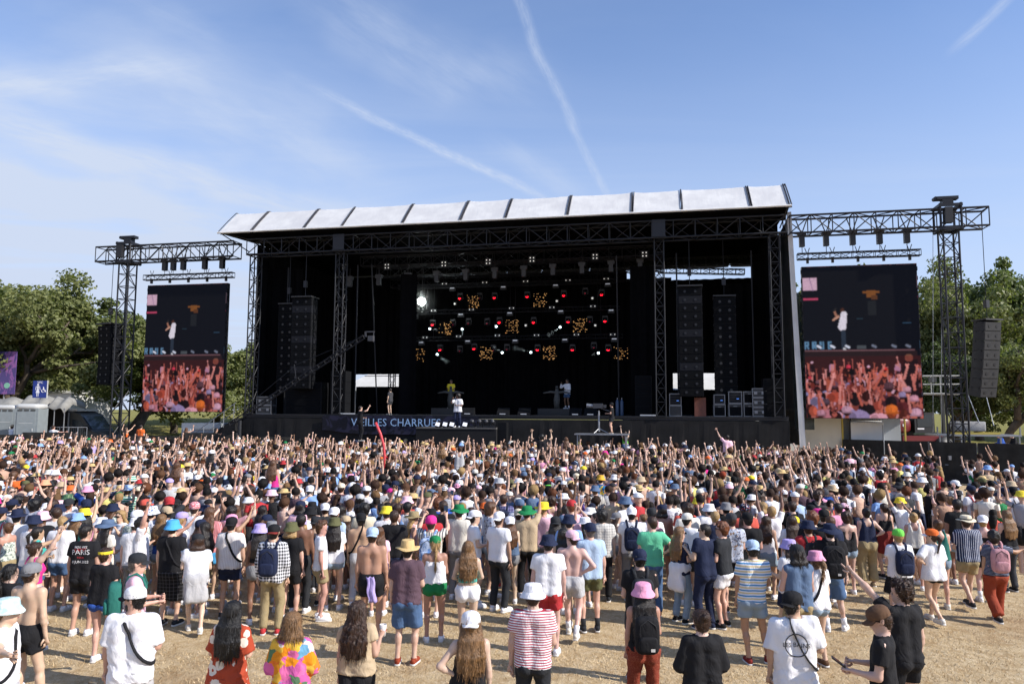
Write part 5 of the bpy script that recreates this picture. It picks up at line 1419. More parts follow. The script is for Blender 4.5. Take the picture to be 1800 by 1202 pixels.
CN = dict(white='#e4e4e8', off='#d8d4ca', black='#1b1b1e', navy='#1f2740', grey='#7c7d80', lgrey='#b3b3b5', dgrey='#3b3c40', red='#b03438', dred='#7a2a26', rust='#8c3c26', pink='#e09ab8', ppink='#e6bccb',
          hot='#d8358a', purple='#7360a8', lav='#b0a0d8', blue='#3458a8', lblue='#86a9dc', sky='#4ea3d8', pblue='#a9bfd8', teal='#3fa9a0', green='#1f7a48', lgreen='#6fce52', mint='#5fb992', olive='#5a5a3c',
          khaki='#9a8a68', beige='#b7a386', straw='#c9ac78', brown='#5f4634', orange='#dd6a30', peach='#e9a07c', coral='#c9584a', yellow='#e6cf3a', pyellow='#ddd07e', denim='#4a6386', ldenim='#8799aa', maroon='#5d2438', plum='#5a4650', gold='#d8a63c', cream='#d9cdb4', char='#2a2c30', rose='#b98a90', dteal='#2a6a60', dusk='#566a86')
HC = dict(dk='#1c1512', br='#3a261a', mb='#5a3d28', lb='#7a5c3c', bl='#a88a5c', gi='#6e4024', gr='#6a625c', bk='#100d0c')
SK = dict(fair=(.60, .395, .30), mid=(.50, .31, .225), tan=(.40, .235, .16), brn=(.17, .095, .06), pale=(.66, .46, .37))
WORDS = dict(off='off white', lgrey='light grey', dgrey='dark grey', dred='dark red', ppink='pale pink', hot='hot pink', lav='lavender', lblue='light blue', sky='sky blue', pblue='pale blue', lgreen='bright green', pyellow='pale yellow', ldenim='light denim', dteal='dark teal', char='charcoal', dusk='dusty blue', plum='plum')
def wordc(c): return WORDS.get(c, c)
def pat(name):
 """printed and woven patterns, in the garment's own coordinates"""
 def B(f): return mat('cloth_' + name, (.5, .5, .5), build=lambda q, p: cloth_common(q, p, f(q)))
 def st(q, axis, per, duty, a, b, soft=.04):
  c = q.sepxyz(q.coord('Object'))[axis]; s = q.math('FRACT', q.math('DIVIDE', c, per)); return q.mix(q.smooth(s, duty - soft, duty + soft), a, b)
 W, K = lin('#e2e2e6'), lin('#191a1e')
 def flower(q, base, pet, sc=9, thr=.30):
  c = q.coord('Object'); v = q.node('ShaderNodeTexVoronoi'); q.put(v.inputs['Vector'], c); q.put(v.inputs['Scale'], sc)
  d = q.math('ADD', v.outputs['Distance'], q.math('MULTIPLY', q.math('SUBTRACT', q.noise(c, sc * 3, 2), .5), .28))
  m = q.smooth(d, thr - .02, thr + .02, 1., 0.); m2 = q.smooth(d, .10, .13)
  return q.mix(q.math('MULTIPLY', m, m2), base, pet)
 def multi(q, cols, sc=7, det=0):
  c = q.coord('Object'); v = q.node('ShaderNodeTexVoronoi'); q.put(v.inputs['Vector'], q.vmath('ADD', c, q.vmath('SCALE', q.noise(c, 9, 2, .5, 0, True), .12))); q.put(v.inputs['Scale'], sc)
  r = q.node('ShaderNodeValToRGB'); r.color_ramp.interpolation = 'CONSTANT'; el = r.color_ramp.elements
  for i in range(len(cols) - 2): el.new(.5)
  for i, cc_ in enumerate(cols): el[i].position = i / len(cols); el[i].color = tuple(lin(cc_)) + (1,)
  q.put(r.inputs[0], q.sepxyz(v.outputs['Color'])[0]); return r.outputs[0]
 T = {
  'redstripe': lambda q: st(q, 2, .026, .55, W, lin('#a83244')),
  'redwhitev': lambda q: st(q, 0, .07, .5, lin('#c9545c'), st(q, 0, .035, .5, W, lin('#8fa5a8'))),
  'bluestripe': lambda q: st(q, 2, .075, .5, st(q, 2, .0375, .55, lin('#4f8fc0'), W), st(q, 2, .0375, .6, lin('#d8c69a'), W)),
  'pinstripe': lambda q: st(q, 0, .028, .82, lin('#e0dcd8'), lin('#b8a8a8'), .06),
  'navystripe': lambda q: st(q, 0, .034, .72, lin('#1e2b4c'), lin('#c9cdd8'), .06),
  'navyfine': lambda q: st(q, 2, .024, .75, lin('#232a44'), lin('#9aa0b0'), .06),
  'check': lambda q: q.mix(q.math('MULTIPLY', q.smooth(q.math('FRACT', q.math('DIVIDE', q.sepxyz(q.coord('Object'))[0], .052)), .46, .54), .55), st(q, 2, .052, .5, W, lin('#5a5a60')), K, 'MULTIPLY') if 0 else q.mix(q.smooth(q.math('ADD', q.smooth(q.math('FRACT', q.math('DIVIDE', q.math('ADD', q.sepxyz(q.coord('Object'))[0], q.sepxyz(q.coord('Object'))[1]), .052)), .46, .54), q.smooth(q.math('FRACT', q.math('DIVIDE', q.sepxyz(q.coord('Object'))[2], .052)), .46, .54)), .4, 1.6), W, K),
  'plaid': lambda q: q.mix(.5, st(q, 0, .05, .8, lin('#20202c'), lin('#565a70')), st(q, 2, .05, .8, lin('#20202c'), lin('#565a70'))),
  'lightplaid': lambda q: q.mix(.5, st(q, 0, .05, .75, lin('#d2cfc8'), lin('#8a8a8c')), st(q, 2, .05, .75, lin('#d2cfc8'), lin('#8a8a8c'))),
  'purplaid': lambda q: q.mix(.5, st(q, 0, .06, .7, lin('#4a4a72'), lin('#8a8aae')), st(q, 2, .06, .7, lin('#3c3c60'), lin('#7c7ca0'))),
  'orangeflower': lambda q: flower(q, lin('#a8452c'), lin('#dfd3c4'), 7.5, .42),
  'hawaii': lambda q: q.mix(q.smooth(q.noise(q.coord('Object'), 26, 4, .7), .52, .58), flower(q, lin('#c9cfc4'), lin('#8a9a90'), 12, .34), lin('#5e6a66')),
  'patchwork': lambda q: multi(q, ['#e08a1e', '#d86aa0', '#6aa0c0', '#e0b040', '#5a7a5a', '#d8c8c0', '#c05a9a', '#e07828'], 11),
  'tropic': lambda q: multi(q, ['#1d5a9a', '#d88a3a', '#1d5a9a', '#d8c04a', '#184878', '#b84a3a', '#2a80a8'], 16),
  'greyflower': lambda q: q.mix(q.smooth(q.noise(q.coord('Object'), 22, 4, .65), .53, .57), lin('#b4bac8'), multi(q, ['#4a4f66', '#8a6a4a', '#5a6478'], 18)),
  'tiedye': lambda q: q.mix(q.smooth(q.noise(q.coord('Object'), 12, 3, .6), .48, .6), lin('#e0d2d0'), lin('#d08a72')),
  'bluedye': lambda q: q.mix(q.smooth(q.noise(q.coord('Object'), 14, 3, .6), .45, .6), lin('#b8c6dc'), lin('#5a82b8')),
  'palegreen': lambda q: q.mix(q.smooth(q.noise(q.coord('Object'), 16, 3, .6), .4, .6), lin('#d4e0da'), lin('#a8c8cc')),
  'lace': lambda q: q.mix(q.smooth(q.noise(q.coord('Object'), 45, 3, .7), .45, .55), lin('#b5a79a'), lin('#5f5650')),
  'pinkstripe': lambda q: st(q, 0, .025, .5, lin('#d79a9c'), lin('#b9676c'), .2),
  'camo': lambda q: multi(q, ['#4a6a4a', '#2f4a38', '#7a8a6a', '#3a5a48'], 26),
  'floralcap': lambda q: q.mix(q.smooth(q.noise(q.coord('Object'), 40, 2, .5), .54, .58), lin('#191a24'), multi(q, ['#c04a4a', '#c9c9d0', '#4a6a9a'], 40)),
  'blueflower': lambda q: q.mix(q.smooth(q.noise(q.coord('Object'), 34, 2, .5), .54, .58), lin('#dcdde2'), lin('#3d5a92')),
  'bandana': lambda q: q.mix(q.smooth(q.noise(q.coord('Object'), 50, 2, .5), .5, .56), lin('#c8606c'), lin('#e3c8c8')),
  'sketch': lambda q: q.mix(q.smooth(q.noise(q.coord('Object'), 22, 4, .7, 2), .5, .54), lin('#e0e0e0'), lin('#34343c')),
  'greenband': lambda q: st(q, 2, .06, .5, lin('#d8ddd8'), lin('#2a9a78')),
  'beigestripe': lambda q: st(q, 0, .045, .6, lin('#c9c5bc'), lin('#4a4a4e'), .05),
  'purplepat': lambda q: multi(q, ['#6a4aa8', '#c04a6a', '#3a5ab0', '#8a6ac0'], 22),
  'kilt': lambda q: q.mix(.5, st(q, 0, .06, .8, lin('#101012'), lin('#4a4a4e')), st(q, 2, .06, .8, lin('#101012'), lin('#4a4a4e'))),
  'leopard': lambda q: q.mix(q.smooth(q.noise(q.coord('Object'), 60, 2, .5), .5, .54), lin('#b4b0a8'), lin('#33312f')),
  'animal': lambda q: multi(q, ['#4a3626', '#a07a4a', '#2a2018', '#b89a6a'], 24),
  'rustdots': lambda q: q.mix(q.smooth(q.noise(q.coord('Object'), 130, 1), .6, .64), lin('#7c3324'), lin('#a86a50')),
  'floralbag': lambda q: q.mix(q.smooth(q.noise(q.coord('Object'), 18, 2, .5), .62, .64), lin('#1a1b26'), multi(q, ['#c86a8a', '#d8c8c8', '#4a7a9a'], 20)),
  'pinkflower': lambda q: q.mix(q.smooth(q.noise(q.coord('Object'), 20, 3, .5), .52, .58), lin('#d9c8cc'), lin('#b04a70')),
 }
 return B(T[name])
PATW = dict(redstripe='red and white striped', redwhitev='red white and green striped', bluestripe='blue yellow and white striped', pinstripe='white pinstriped', navystripe='navy striped', navyfine='navy fine striped', check='black and white checked', plaid='dark plaid',
   lightplaid='light plaid', purplaid='purple plaid', orangeflower='orange floral', hawaii='pale hawaiian', patchwork='multicoloured', tropic='blue tropical', greyflower='grey floral', tiedye='pale tie-dyed', bluedye='blue tie-dyed')
def apply_color(o, c, slot=0):
 """colour word or pattern name on an object"""
 if c in CN:
  k = lin(CN[c]); o.color = (*k, 1)
 elif c in HC: o.color = (*lin(HC[c]), 1)
 else:
  m = pat(c); o.material_slots[slot].link = 'OBJECT'; o.material_slots[slot].material = m

PART = {}
def shoe_mesh():
 if 'shoe' in PART: return PART['shoe']
 mb = MB().tube([(0, -.085, .050), (0, -.07, .052), (0, -.02, .058), (0, .03, .052), (0, .09, .042), (0, .15, .034), (0, .185, .030)], [.026, .040, .046, .046, .046, .042, .026], 10)
 mb.v = [(x * .95, y, max(.02, z)) for x, y, z in mb.v]
 mb.tube([(0, -.02, .05), (0, -.025, .105)], [.045, .043], 10)
 s0 = len(mb.v)
 prof = [(-.09, .026), (-.075, .038), (-.02, .040), (.05, .044), (.12, .050), (.17, .040), (.195, .02)]
 vs = [];
 for z in (0.0, .026):
  for y, x in prof: vs.append((-x, y, z))
  for y, x in reversed(prof): vs.append((x, y, z))
 n = len(prof) * 2
 fs = [tuple(range(n))[::1], tuple(reversed(range(n, 2 * n)))] + [(i, n + i, n + (i + 1) % n, (i + 1) % n) for i in range(n)]
 mb.add(vs, fs, 1)
 PART['shoe'] = mb.mesh('shoe', [M_cloth, M_sole], True)
 return PART['shoe']
def superbox(c, d, n=12, m=8, e=.45):
 mb = MB(); vs = []
 def sp_(t, k): return (abs(t) ** k) * (1 if t > 0 else -1)
 for j in range(m + 1):
  ph = -pi / 2 + pi * j / m
  for i in range(n):
   th = 2 * pi * i / n
   vs.append((c[0] + d[0] / 2 * sp_(cos(ph), e) * sp_(cos(th), e), c[1] + d[1] / 2 * sp_(cos(ph), e) * sp_(sin(th), e), c[2] + d[2] / 2 * sp_(sin(ph), e * 1.1)))
 fs = [(j * n + i, j * n + (i + 1) % n, (j + 1) * n + (i + 1) % n, (j + 1) * n + i) for j in range(m) for i in range(n)]
 mb.add(vs, fs); return mb
def backpack(root, sc, label, color, big=False, logo=False, light=None):
 """worn on a person's back; placed at the wearer's origin, so its parts are in the wearer's frame"""
 b = thing('backpack', label, 'backpack', tuple(root.location), root.rotation_euler.z); b.scale = root.scale
 k = 1.25 if big else 1
 key = 'bp%s' % big
 if key not in PART:
  y0 = -.155 - .085 * k; w_, d_, h_ = .30 * k ** .7, .17 * k, .44 * k ** .8; zc = 1.19 - (.02 if big else 0)
  A = superbox((0, y0, zc), (w_, d_, h_), 16, 10)
  Bp = superbox((0, y0 - d_ / 2 - .01, zc - h_ * .2), (w_ * .78, .07, h_ * .42), 14, 8)
  Z = MB().tube([(-w_ * .36, y0 - d_ * .42, zc + h_ * .05), (-w_ * .3, y0 - d_ * .5, zc + h_ * .3), (0, y0 - d_ * .42, zc + h_ * .44), (w_ * .3, y0 - d_ * .5, zc + h_ * .3), (w_ * .36, y0 - d_ * .42, zc + h_ * .05)], .006, 5)
  hdl = MB().tube([(-.03, y0 + d_ * .3, zc + h_ * .48), (0, y0 + d_ * .3, zc + h_ * .56), (.03, y0 + d_ * .3, zc + h_ * .48)], .009, 5)
  S_ = []
  for sg in (-1, 1):
   S_.append(MB().tube([(sg * .07, -.13, zc + h_ * .40), (sg * .095, -.09, 1.48), (sg * .105, -.0, 1.515), (sg * .115, .08, 1.45), (sg * .13, .125, 1.34), (sg * .165, .06, 1.15), (sg * .15, -.09, 1.05)], .022, 6, flat=.4).mesh('strap', M_cloth, True))
  PART[key] = [A.mesh('main_compartment', M_cloth, True), Bp.mesh('front_pocket', M_cloth, True), Z.mesh('zip', M_bandk, True), hdl.mesh('grab_handle', M_cloth, True)] + S_ + [(y0 - d_ / 2 - .05, zc, h_)]
 pp = PART[key]
 for i, n_ in enumerate(('main_compartment', 'front_pocket', 'zip', 'grab_handle', 'strap', 'strap')):
  o = link(n_, pp[i], b)
  if i != 2: apply_color(o, color)
 if logo:
  y, z, h_ = pp[6]
  boxo('label_patch', M_sole, b, (.05, y + .008, z - h_ * .32), (.05, .008, .035))
 return b
def glasses(p, root, kind='sun'):
 if 'gl' not in PART:
  mb = MB()
  for sg in (-1, 1):
   mb.box((sg * .034, .100, .012), (.052, .008, .034)); mb.tube([(sg * .06, .096, .018), (sg * .082, .02, .022)], .003, 4)
  mb.tube([(-.01, .104, .018), (.01, .104, .018)], .003, 4)
  PART['gl'] = mb.mesh('sunglasses', M_sung)
 o = link('sunglasses', PART['gl'], root); o.location = p.hc; o.rotation_euler = p.HM.to_euler(); return o
def face(p, root):
 if 'eye' not in PART:
  PART['eye'] = MB().lathe([(0, -.009), (.013, 0), (0, .009)], 8, sy=.5).mesh('eye', M_eye, True)
  PART['mouth'] = MB().tube([(-.02, 0, .001), (0, .004, 0), (.02, 0, .001)], [.002, .006, .002], 6).mesh('mouth', M_lip, True)
  PART['brow'] = MB().tube([(-.016, 0, 0), (0, .002, .004), (.016, 0, 0)], [.002, .004, .002], 5).mesh('eyebrow', M_eye, True)
 for sg in (-1, 1):
  o = link('eye', PART['eye'], root); o.location = p.head((sg * .032, .082, .010)); o.rotation_euler = p.HM.to_euler()
  o = link('eyebrow', PART['brow'], root); o.location = p.head((sg * .032, .092, .032)); o.rotation_euler = p.HM.to_euler()
 o = link('mouth', PART['mouth'], root); o.location = p.head((0, .098, -.058)); o.rotation_euler = p.HM.to_euler()

PEOPLE = []      # (x, y, radius) for spacing
NPERS = [0]
def solve(px, py, ztop, lift=0):
 d = ray(px, py); Y = 15.
 for _ in range(12):
  z = ground(Y) + lift + ztop
  if abs(d.z) < 1e-6: break
  t = (z - EYE) / d.z; Y = t * d.y
  Y = min(max(Y, 4), 44)
 t = Y / d.y
 return d.x * t, Y
def mk_person(x, y, z, sex='m', L='down', R='down', legs='stand', byaw=0, hyaw=0, nod=0, lean=0, side=0, wide=1., belly=0, H=1.75, skin='fair', hair='short', hc='br', hat=None, hatc='white', brim=None,
              top='tee', tc='white', bot='shorts', bc='navy', shoe='white', sock=None, ex=(), label='', group=None, res=None, cat='person'):
 p = Pose(sex, L, R, legs, hyaw, nod, lean, side, wide, belly)
 sc = H / 1.75
 root = link('person', None, loc=(x, y, z), rot=(0, 0, radians(byaw))); root.scale = (sc, sc, sc); root['label'] = label; root['category'] = cat
 if group: root['group'] = group
 if res is None: res = 0 if y < 9.6 else (1 if y < 12.6 else 2)
 o = link('body', body_mesh(p, res), root, color=tuple(c * rnd.uniform(.92, 1.06) for c in SK[skin]))
 if hair != 'bald':
  hk = hair
  if hat and hat not in ('band',) and hair in ('short', 'buzz', 'mop'): hk = 'buzz'
  if hat and hair in ('curly', 'afro') and hat != 'band': hk = 'bob'
  if hat and hair == 'bun': hk = 'buzz'
  o = link('hair', hair_mesh(p, hk, res), root); apply_color(o, hc)
 if top != 'bare':
  ml = None
  o = link('dress' if top == 'dress' else {'tee': 't_shirt', 'big': 't_shirt', 'shirt': 'shirt', 'long': 'long_sleeve_top', 'bra': 'bikini_top', 'swim': 'swimsuit_top', 'cami': 'camisole', 'tank': 'tank_top', 'crop': 'crop_top', 'sleeveless': 'sleeveless_top', 'drape': 'draped_top'}[top], top_mesh(p, top, res), root); apply_color(o, tc)
 if bot:
  me = bottom_mesh(p, bot, res, low=top in ('tee', 'big', 'shirt', 'long', 'sleeveless')); o = link(me.name.split('.')[0], me, root); apply_color(o, bc)
 if hat:
  o = link(hat_mesh(hat).name.split('.')[0], hat_mesh(hat), root); o.location = p.hc; o.rotation_euler = (p.HM @ Matrix.Rotation(radians(rnd.uniform(-4, 4)), 3, 'X')).to_euler()
  s_ = 1.06 if hair in ('curly', 'afro', 'mop', 'long', 'wavy') else 1.02
  o.scale = (s_, s_, 1)
  apply_color(o, hatc)
  if hat in ('cap', 'capback', 'straw', 'fedora', 'sunhat', 'boater', 'wide'):
   o.material_slots[1].link = 'OBJECT'
   if hat in ('cap', 'capback'):
    if brim:
     k = 'cap_brim_' + brim; o.material_slots[1].material = mat(k, lin(CN[brim]), .85, spec=.25)
    else:
     o.material_slots[1].material = pat(hatc) if hatc not in CN else M_cloth
   else: o.material_slots[1].material = M_bandk if (brim or hat in ('boater',)) else M_cloth
 if p.legs != 'sit' or 'shoes' in ex:
  for i in (0, 1):
   a = p.ankle[i]; o = link('shoe', shoe_mesh(), root, (a[0], a[1] + .02, a[2] - .085), (0, 0, radians(p.footyaw[i]))); apply_color(o, shoe)
   if sock:
    d = nrm(p.knee[i] - a)
    k = 'sock'
    if k not in PART: PART[k] = MB().tube([(0, 0, -.02), (0, 0, .07), (0, 0, .13)], [.042, .043, .048], 10).mesh('sock', M_cloth, True)
    o = link('sock', PART[k], root, tuple(a)); o.rotation_mode = 'QUATERNION'; o.rotation_quaternion = Vector(d).to_track_quat('Z', 'Y'); apply_color(o, sock)
 fc = (byaw + hyaw) % 360
 if 'sg' in ex: glasses(p, root)
 elif 65 < fc < 295 and res < 2: face(p, root)
 tops_ = [c_ for c_ in root.children if c_.data.name.split('.')[0] in ('top', 'dress')]
 for fl, sg, r_, cl in (('strap', 1, .019, 'black'), ('strapr', -1, .019, 'black'), ('redstrap', -1, .010, 'red')):
  if fl in ex:
   from mathutils.bvhtree import BVHTree
   src = (tops_ or [root.children[0]])[0].data
   key = ('bvh', src.name)
   if key not in HATM: HATM[key] = BVHTree.FromPolygons([v_.co for v_ in src.vertices], [tuple(g_.vertices) for g_ in src.polygons])
   bv = HATM[key]; pts = []
   for j in range(27):
    t_ = j / 26 * 2 * pi; w_ = (1 - cos(t_)) / 2; z_ = 1.47 - .49 * w_; x_ = sg * (-.085 + .27 * w_)
    a_ = Vector((x_ * .5, 0, z_)); dr_ = Vector((x_ * (1.1 + 2.2 * w_), -sin(t_) if abs(sin(t_)) > .08 else 0, .9 * max(0, .12 - w_) * 6)).normalized()
    hit = bv.ray_cast(a_ + dr_ * .5, -dr_)
    pts.append(tuple(hit[0] + dr_ * .010) if hit[0] else tuple(a_ + dr_ * .16))
   o = link('shoulder_strap', MB().tube(pts, r_, 6, False, flat=.35).mesh('shoulder_strap', M_cloth, True), root); apply_color(o, cl)
 if 'wrap' in ex or 'wrapg' in ex or 'wrapb' in ex or 'wrapr' in ex:
  o = link('tied_jumper', wrap_mesh(p, res), root); apply_color(o, 'lgrey' if 'wrapg' in ex else 'blue' if 'wrapb' in ex else 'dred' if 'wrapr' in ex else 'white')
 if 'cloth' in ex:
  mb = MB(); n_ = 9
  for j in range(n_):
   for i in range(5):
    mb.v.append((-.055 + i * .03 + .012 * sin(j) + j * .006, -.15 - .02 * sin(i * 2.2 + j * .3) - .01 * j * .4, 1.02 - j * .048 - .02 * (i % 2)))
  for j in range(n_ - 1):
   for i in range(4): q = j * 5 + i; mb.f.append((q, q + 1, q + 6, q + 5)); mb.m.append(0)
  me = mb.mesh('tucked_shirt', M_cloth, True); o = link('tucked_shirt', me, root); apply_color(o, 'lav')
  sm = o.modifiers.new('thickness', 'SOLIDIFY'); sm.thickness = .012
 if 'beard' in ex:
  o = link('beard', MB().lathe([(0, -.055), (.035, -.05), (.058, -.015), (.06, .02), (.05, .035)], 12, sy=.8).mesh('beard', M_hair, True), root); o.location = p.head((0, .045, -.075)); o.rotation_euler = p.HM.to_euler(); apply_color(o, hc)
 NPERS[0] += 1
 # things worn on the back or held are things of their own
 short = label.split(' with ')[0].split(',')[0]
 for e in ex:
  if e.startswith(('bp:', 'bpb:')):
   q = e.split(':'); c_ = q[1]
   lb = '%s backpack worn by the %s' % (wordc(c_) if c_ in CN else {'floralbag': 'black floral'}.get(c_, 'patterned'), short)
   backpack(root, sc, ' '.join(lb.split()[:16]), c_, big=q[0] == 'bpb', logo='logo' in q)
 def hand_world(i, off):
  z_ = nrm(p.hd[i]); pt = p.wr[i] + z_ * .085 + np.array(off)
  a = radians(byaw); c, s_ = cos(a), sin(a)
  return (x + sc * (pt[0] * c - pt[1] * s_), y + sc * (pt[0] * s_ + pt[1] * c), z + sc * pt[2])
 for e in ex:
  if e in ('cupL', 'cupR', 'beerR', 'beerL'):
   i = 0 if e[-1] == 'L' else 1
   t = thing('plastic_cup', ' '.join(('%s held by the %s' % ('cup of beer' if 'beer' in e else 'white plastic cup', short)).split()[:16]), 'cup', hand_world(i, (0, .02, -.01)), radians(byaw))
   if 'cup' not in PART:
    PART['cup'] = MB().lathe([(0, -.05), (.030, -.05), (.040, .075), (.037, .075), (.028, -.044)], 14).mesh('cup_wall', M_cup, True)
    PART['beer'] = MB().lathe([(0, -.045), (.029, -.045), (.036, .04), (0, .04)], 12).mesh('beer', mat('beer', (.5, .2, .03), .2), True)
    PART['print'] = MB().lathe([(.0368, .0), (.0395, .045)], 14).mesh('printed_logo', mat('cup_print', (.5, .06, .06), .5), True)
   link('cup_wall', PART['cup'], t)
   if 'beer' in e: link('beer', PART['beer'], t)
   else: o = link('printed_logo', PART['print'], t); o.scale = (1, .5, .6)
  if e in ('phL', 'phR', 'phup'):
   i = 0 if e == 'phL' else 1
   t = thing('phone', ' '.join(('dark phone held by the %s' % short).split()[:16]), 'phone', hand_world(i, (0, .03, .05)), radians(byaw + (10 if e != 'phup' else 0)))
   t.rotation_euler.x = radians(-55 if e != 'phup' else -10)
   boxo('case', M_phone, t, (0, 0, 0), (.075, .01, .155)); boxo('screen', M_screen, t, (0, -.0065, 0), (.068, .003, .142))
 return root, p
def place(px, py, label, **k):
 lift = k.pop('lift', 0)
 H = k.get('H') or (1.78 if k.get('sex', 'm') == 'm' else 1.66)
 k['H'] = H * (1 + rnd.uniform(-.012, .012))
 hat = k.get('hat'); zt = {None: 1.745, 'band': 1.74, 'cap': 1.77, 'capback': 1.77, 'bucket': 1.765, 'straw': 1.775}.get(hat, 1.77)
 if k.get('hair') in ('afro', 'curly') and not hat: zt += .03
 pz = Pose(k.get('sex', 'm'), k.get('L', 'down'), k.get('R', 'down'), k.get('legs', 'stand'), 0, 0, k.get('lean', 0), k.get('side', 0))
 x, y = solve(px, py, (zt + pz.hc[2] - 1.615) * k['H'] / 1.75, lift)
 hx, hy = pz.hc[0] * k['H'] / 1.75, pz.hc[1] * k['H'] / 1.75; a = radians(k.get('byaw', 0))
 x -= hx * cos(a) - hy * sin(a); y -= hx * sin(a) + hy * cos(a)
 if not lift: PEOPLE.append((x, y, px, py))
 return mk_person(x, y, ground(y) + lift, label=label, **k)

def D(s):
 """one line per person: px,py | sex L R legs | body yaw,head yaw | hair:colour | hat:colour(:brim) | top:colour | bottom:colour | shoes(:socks) | extras | label"""
 f = [x.strip() for x in s.split('|')]
 px, py = [float(a) for a in f[0].split(',')]
 a = f[1].split(); k = dict(sex=a[0], L=a[1], R=a[2], legs=a[3] if len(a) > 3 else 'stand')
 for o_ in a[4:]:
  n_, v_ = o_.split('='); k[n_] = float(v_) if n_ != 'skin' else v_
 yy = f[2].split(','); k['byaw'] = float(yy[0]); k['hyaw'] = float(yy[1]) if len(yy) > 1 else 0.
 if len(yy) > 2: k['nod'] = float(yy[2])
 h = f[3].split(':'); k['hair'] = h[0]; k['hc'] = h[1] if len(h) > 1 else 'br'
 if f[4]: h = f[4].split(':'); k['hat'], k['hatc'] = h[0], h[1]; k['brim'] = h[2] if len(h) > 2 else None
 h = f[5].split(':'); k['top'] = h[0]; k['tc'] = h[1] if len(h) > 1 else 'white'
 h = f[6].split(':'); k['bot'] = h[0]; k['bc'] = h[1]
 h = (f[7] or 'white').split(':'); k['shoe'] = h[0]; k['sock'] = h[1] if len(h) > 1 else None
 k['ex'] = tuple(f[8].split())
 return place(px, py, f[9], **k)
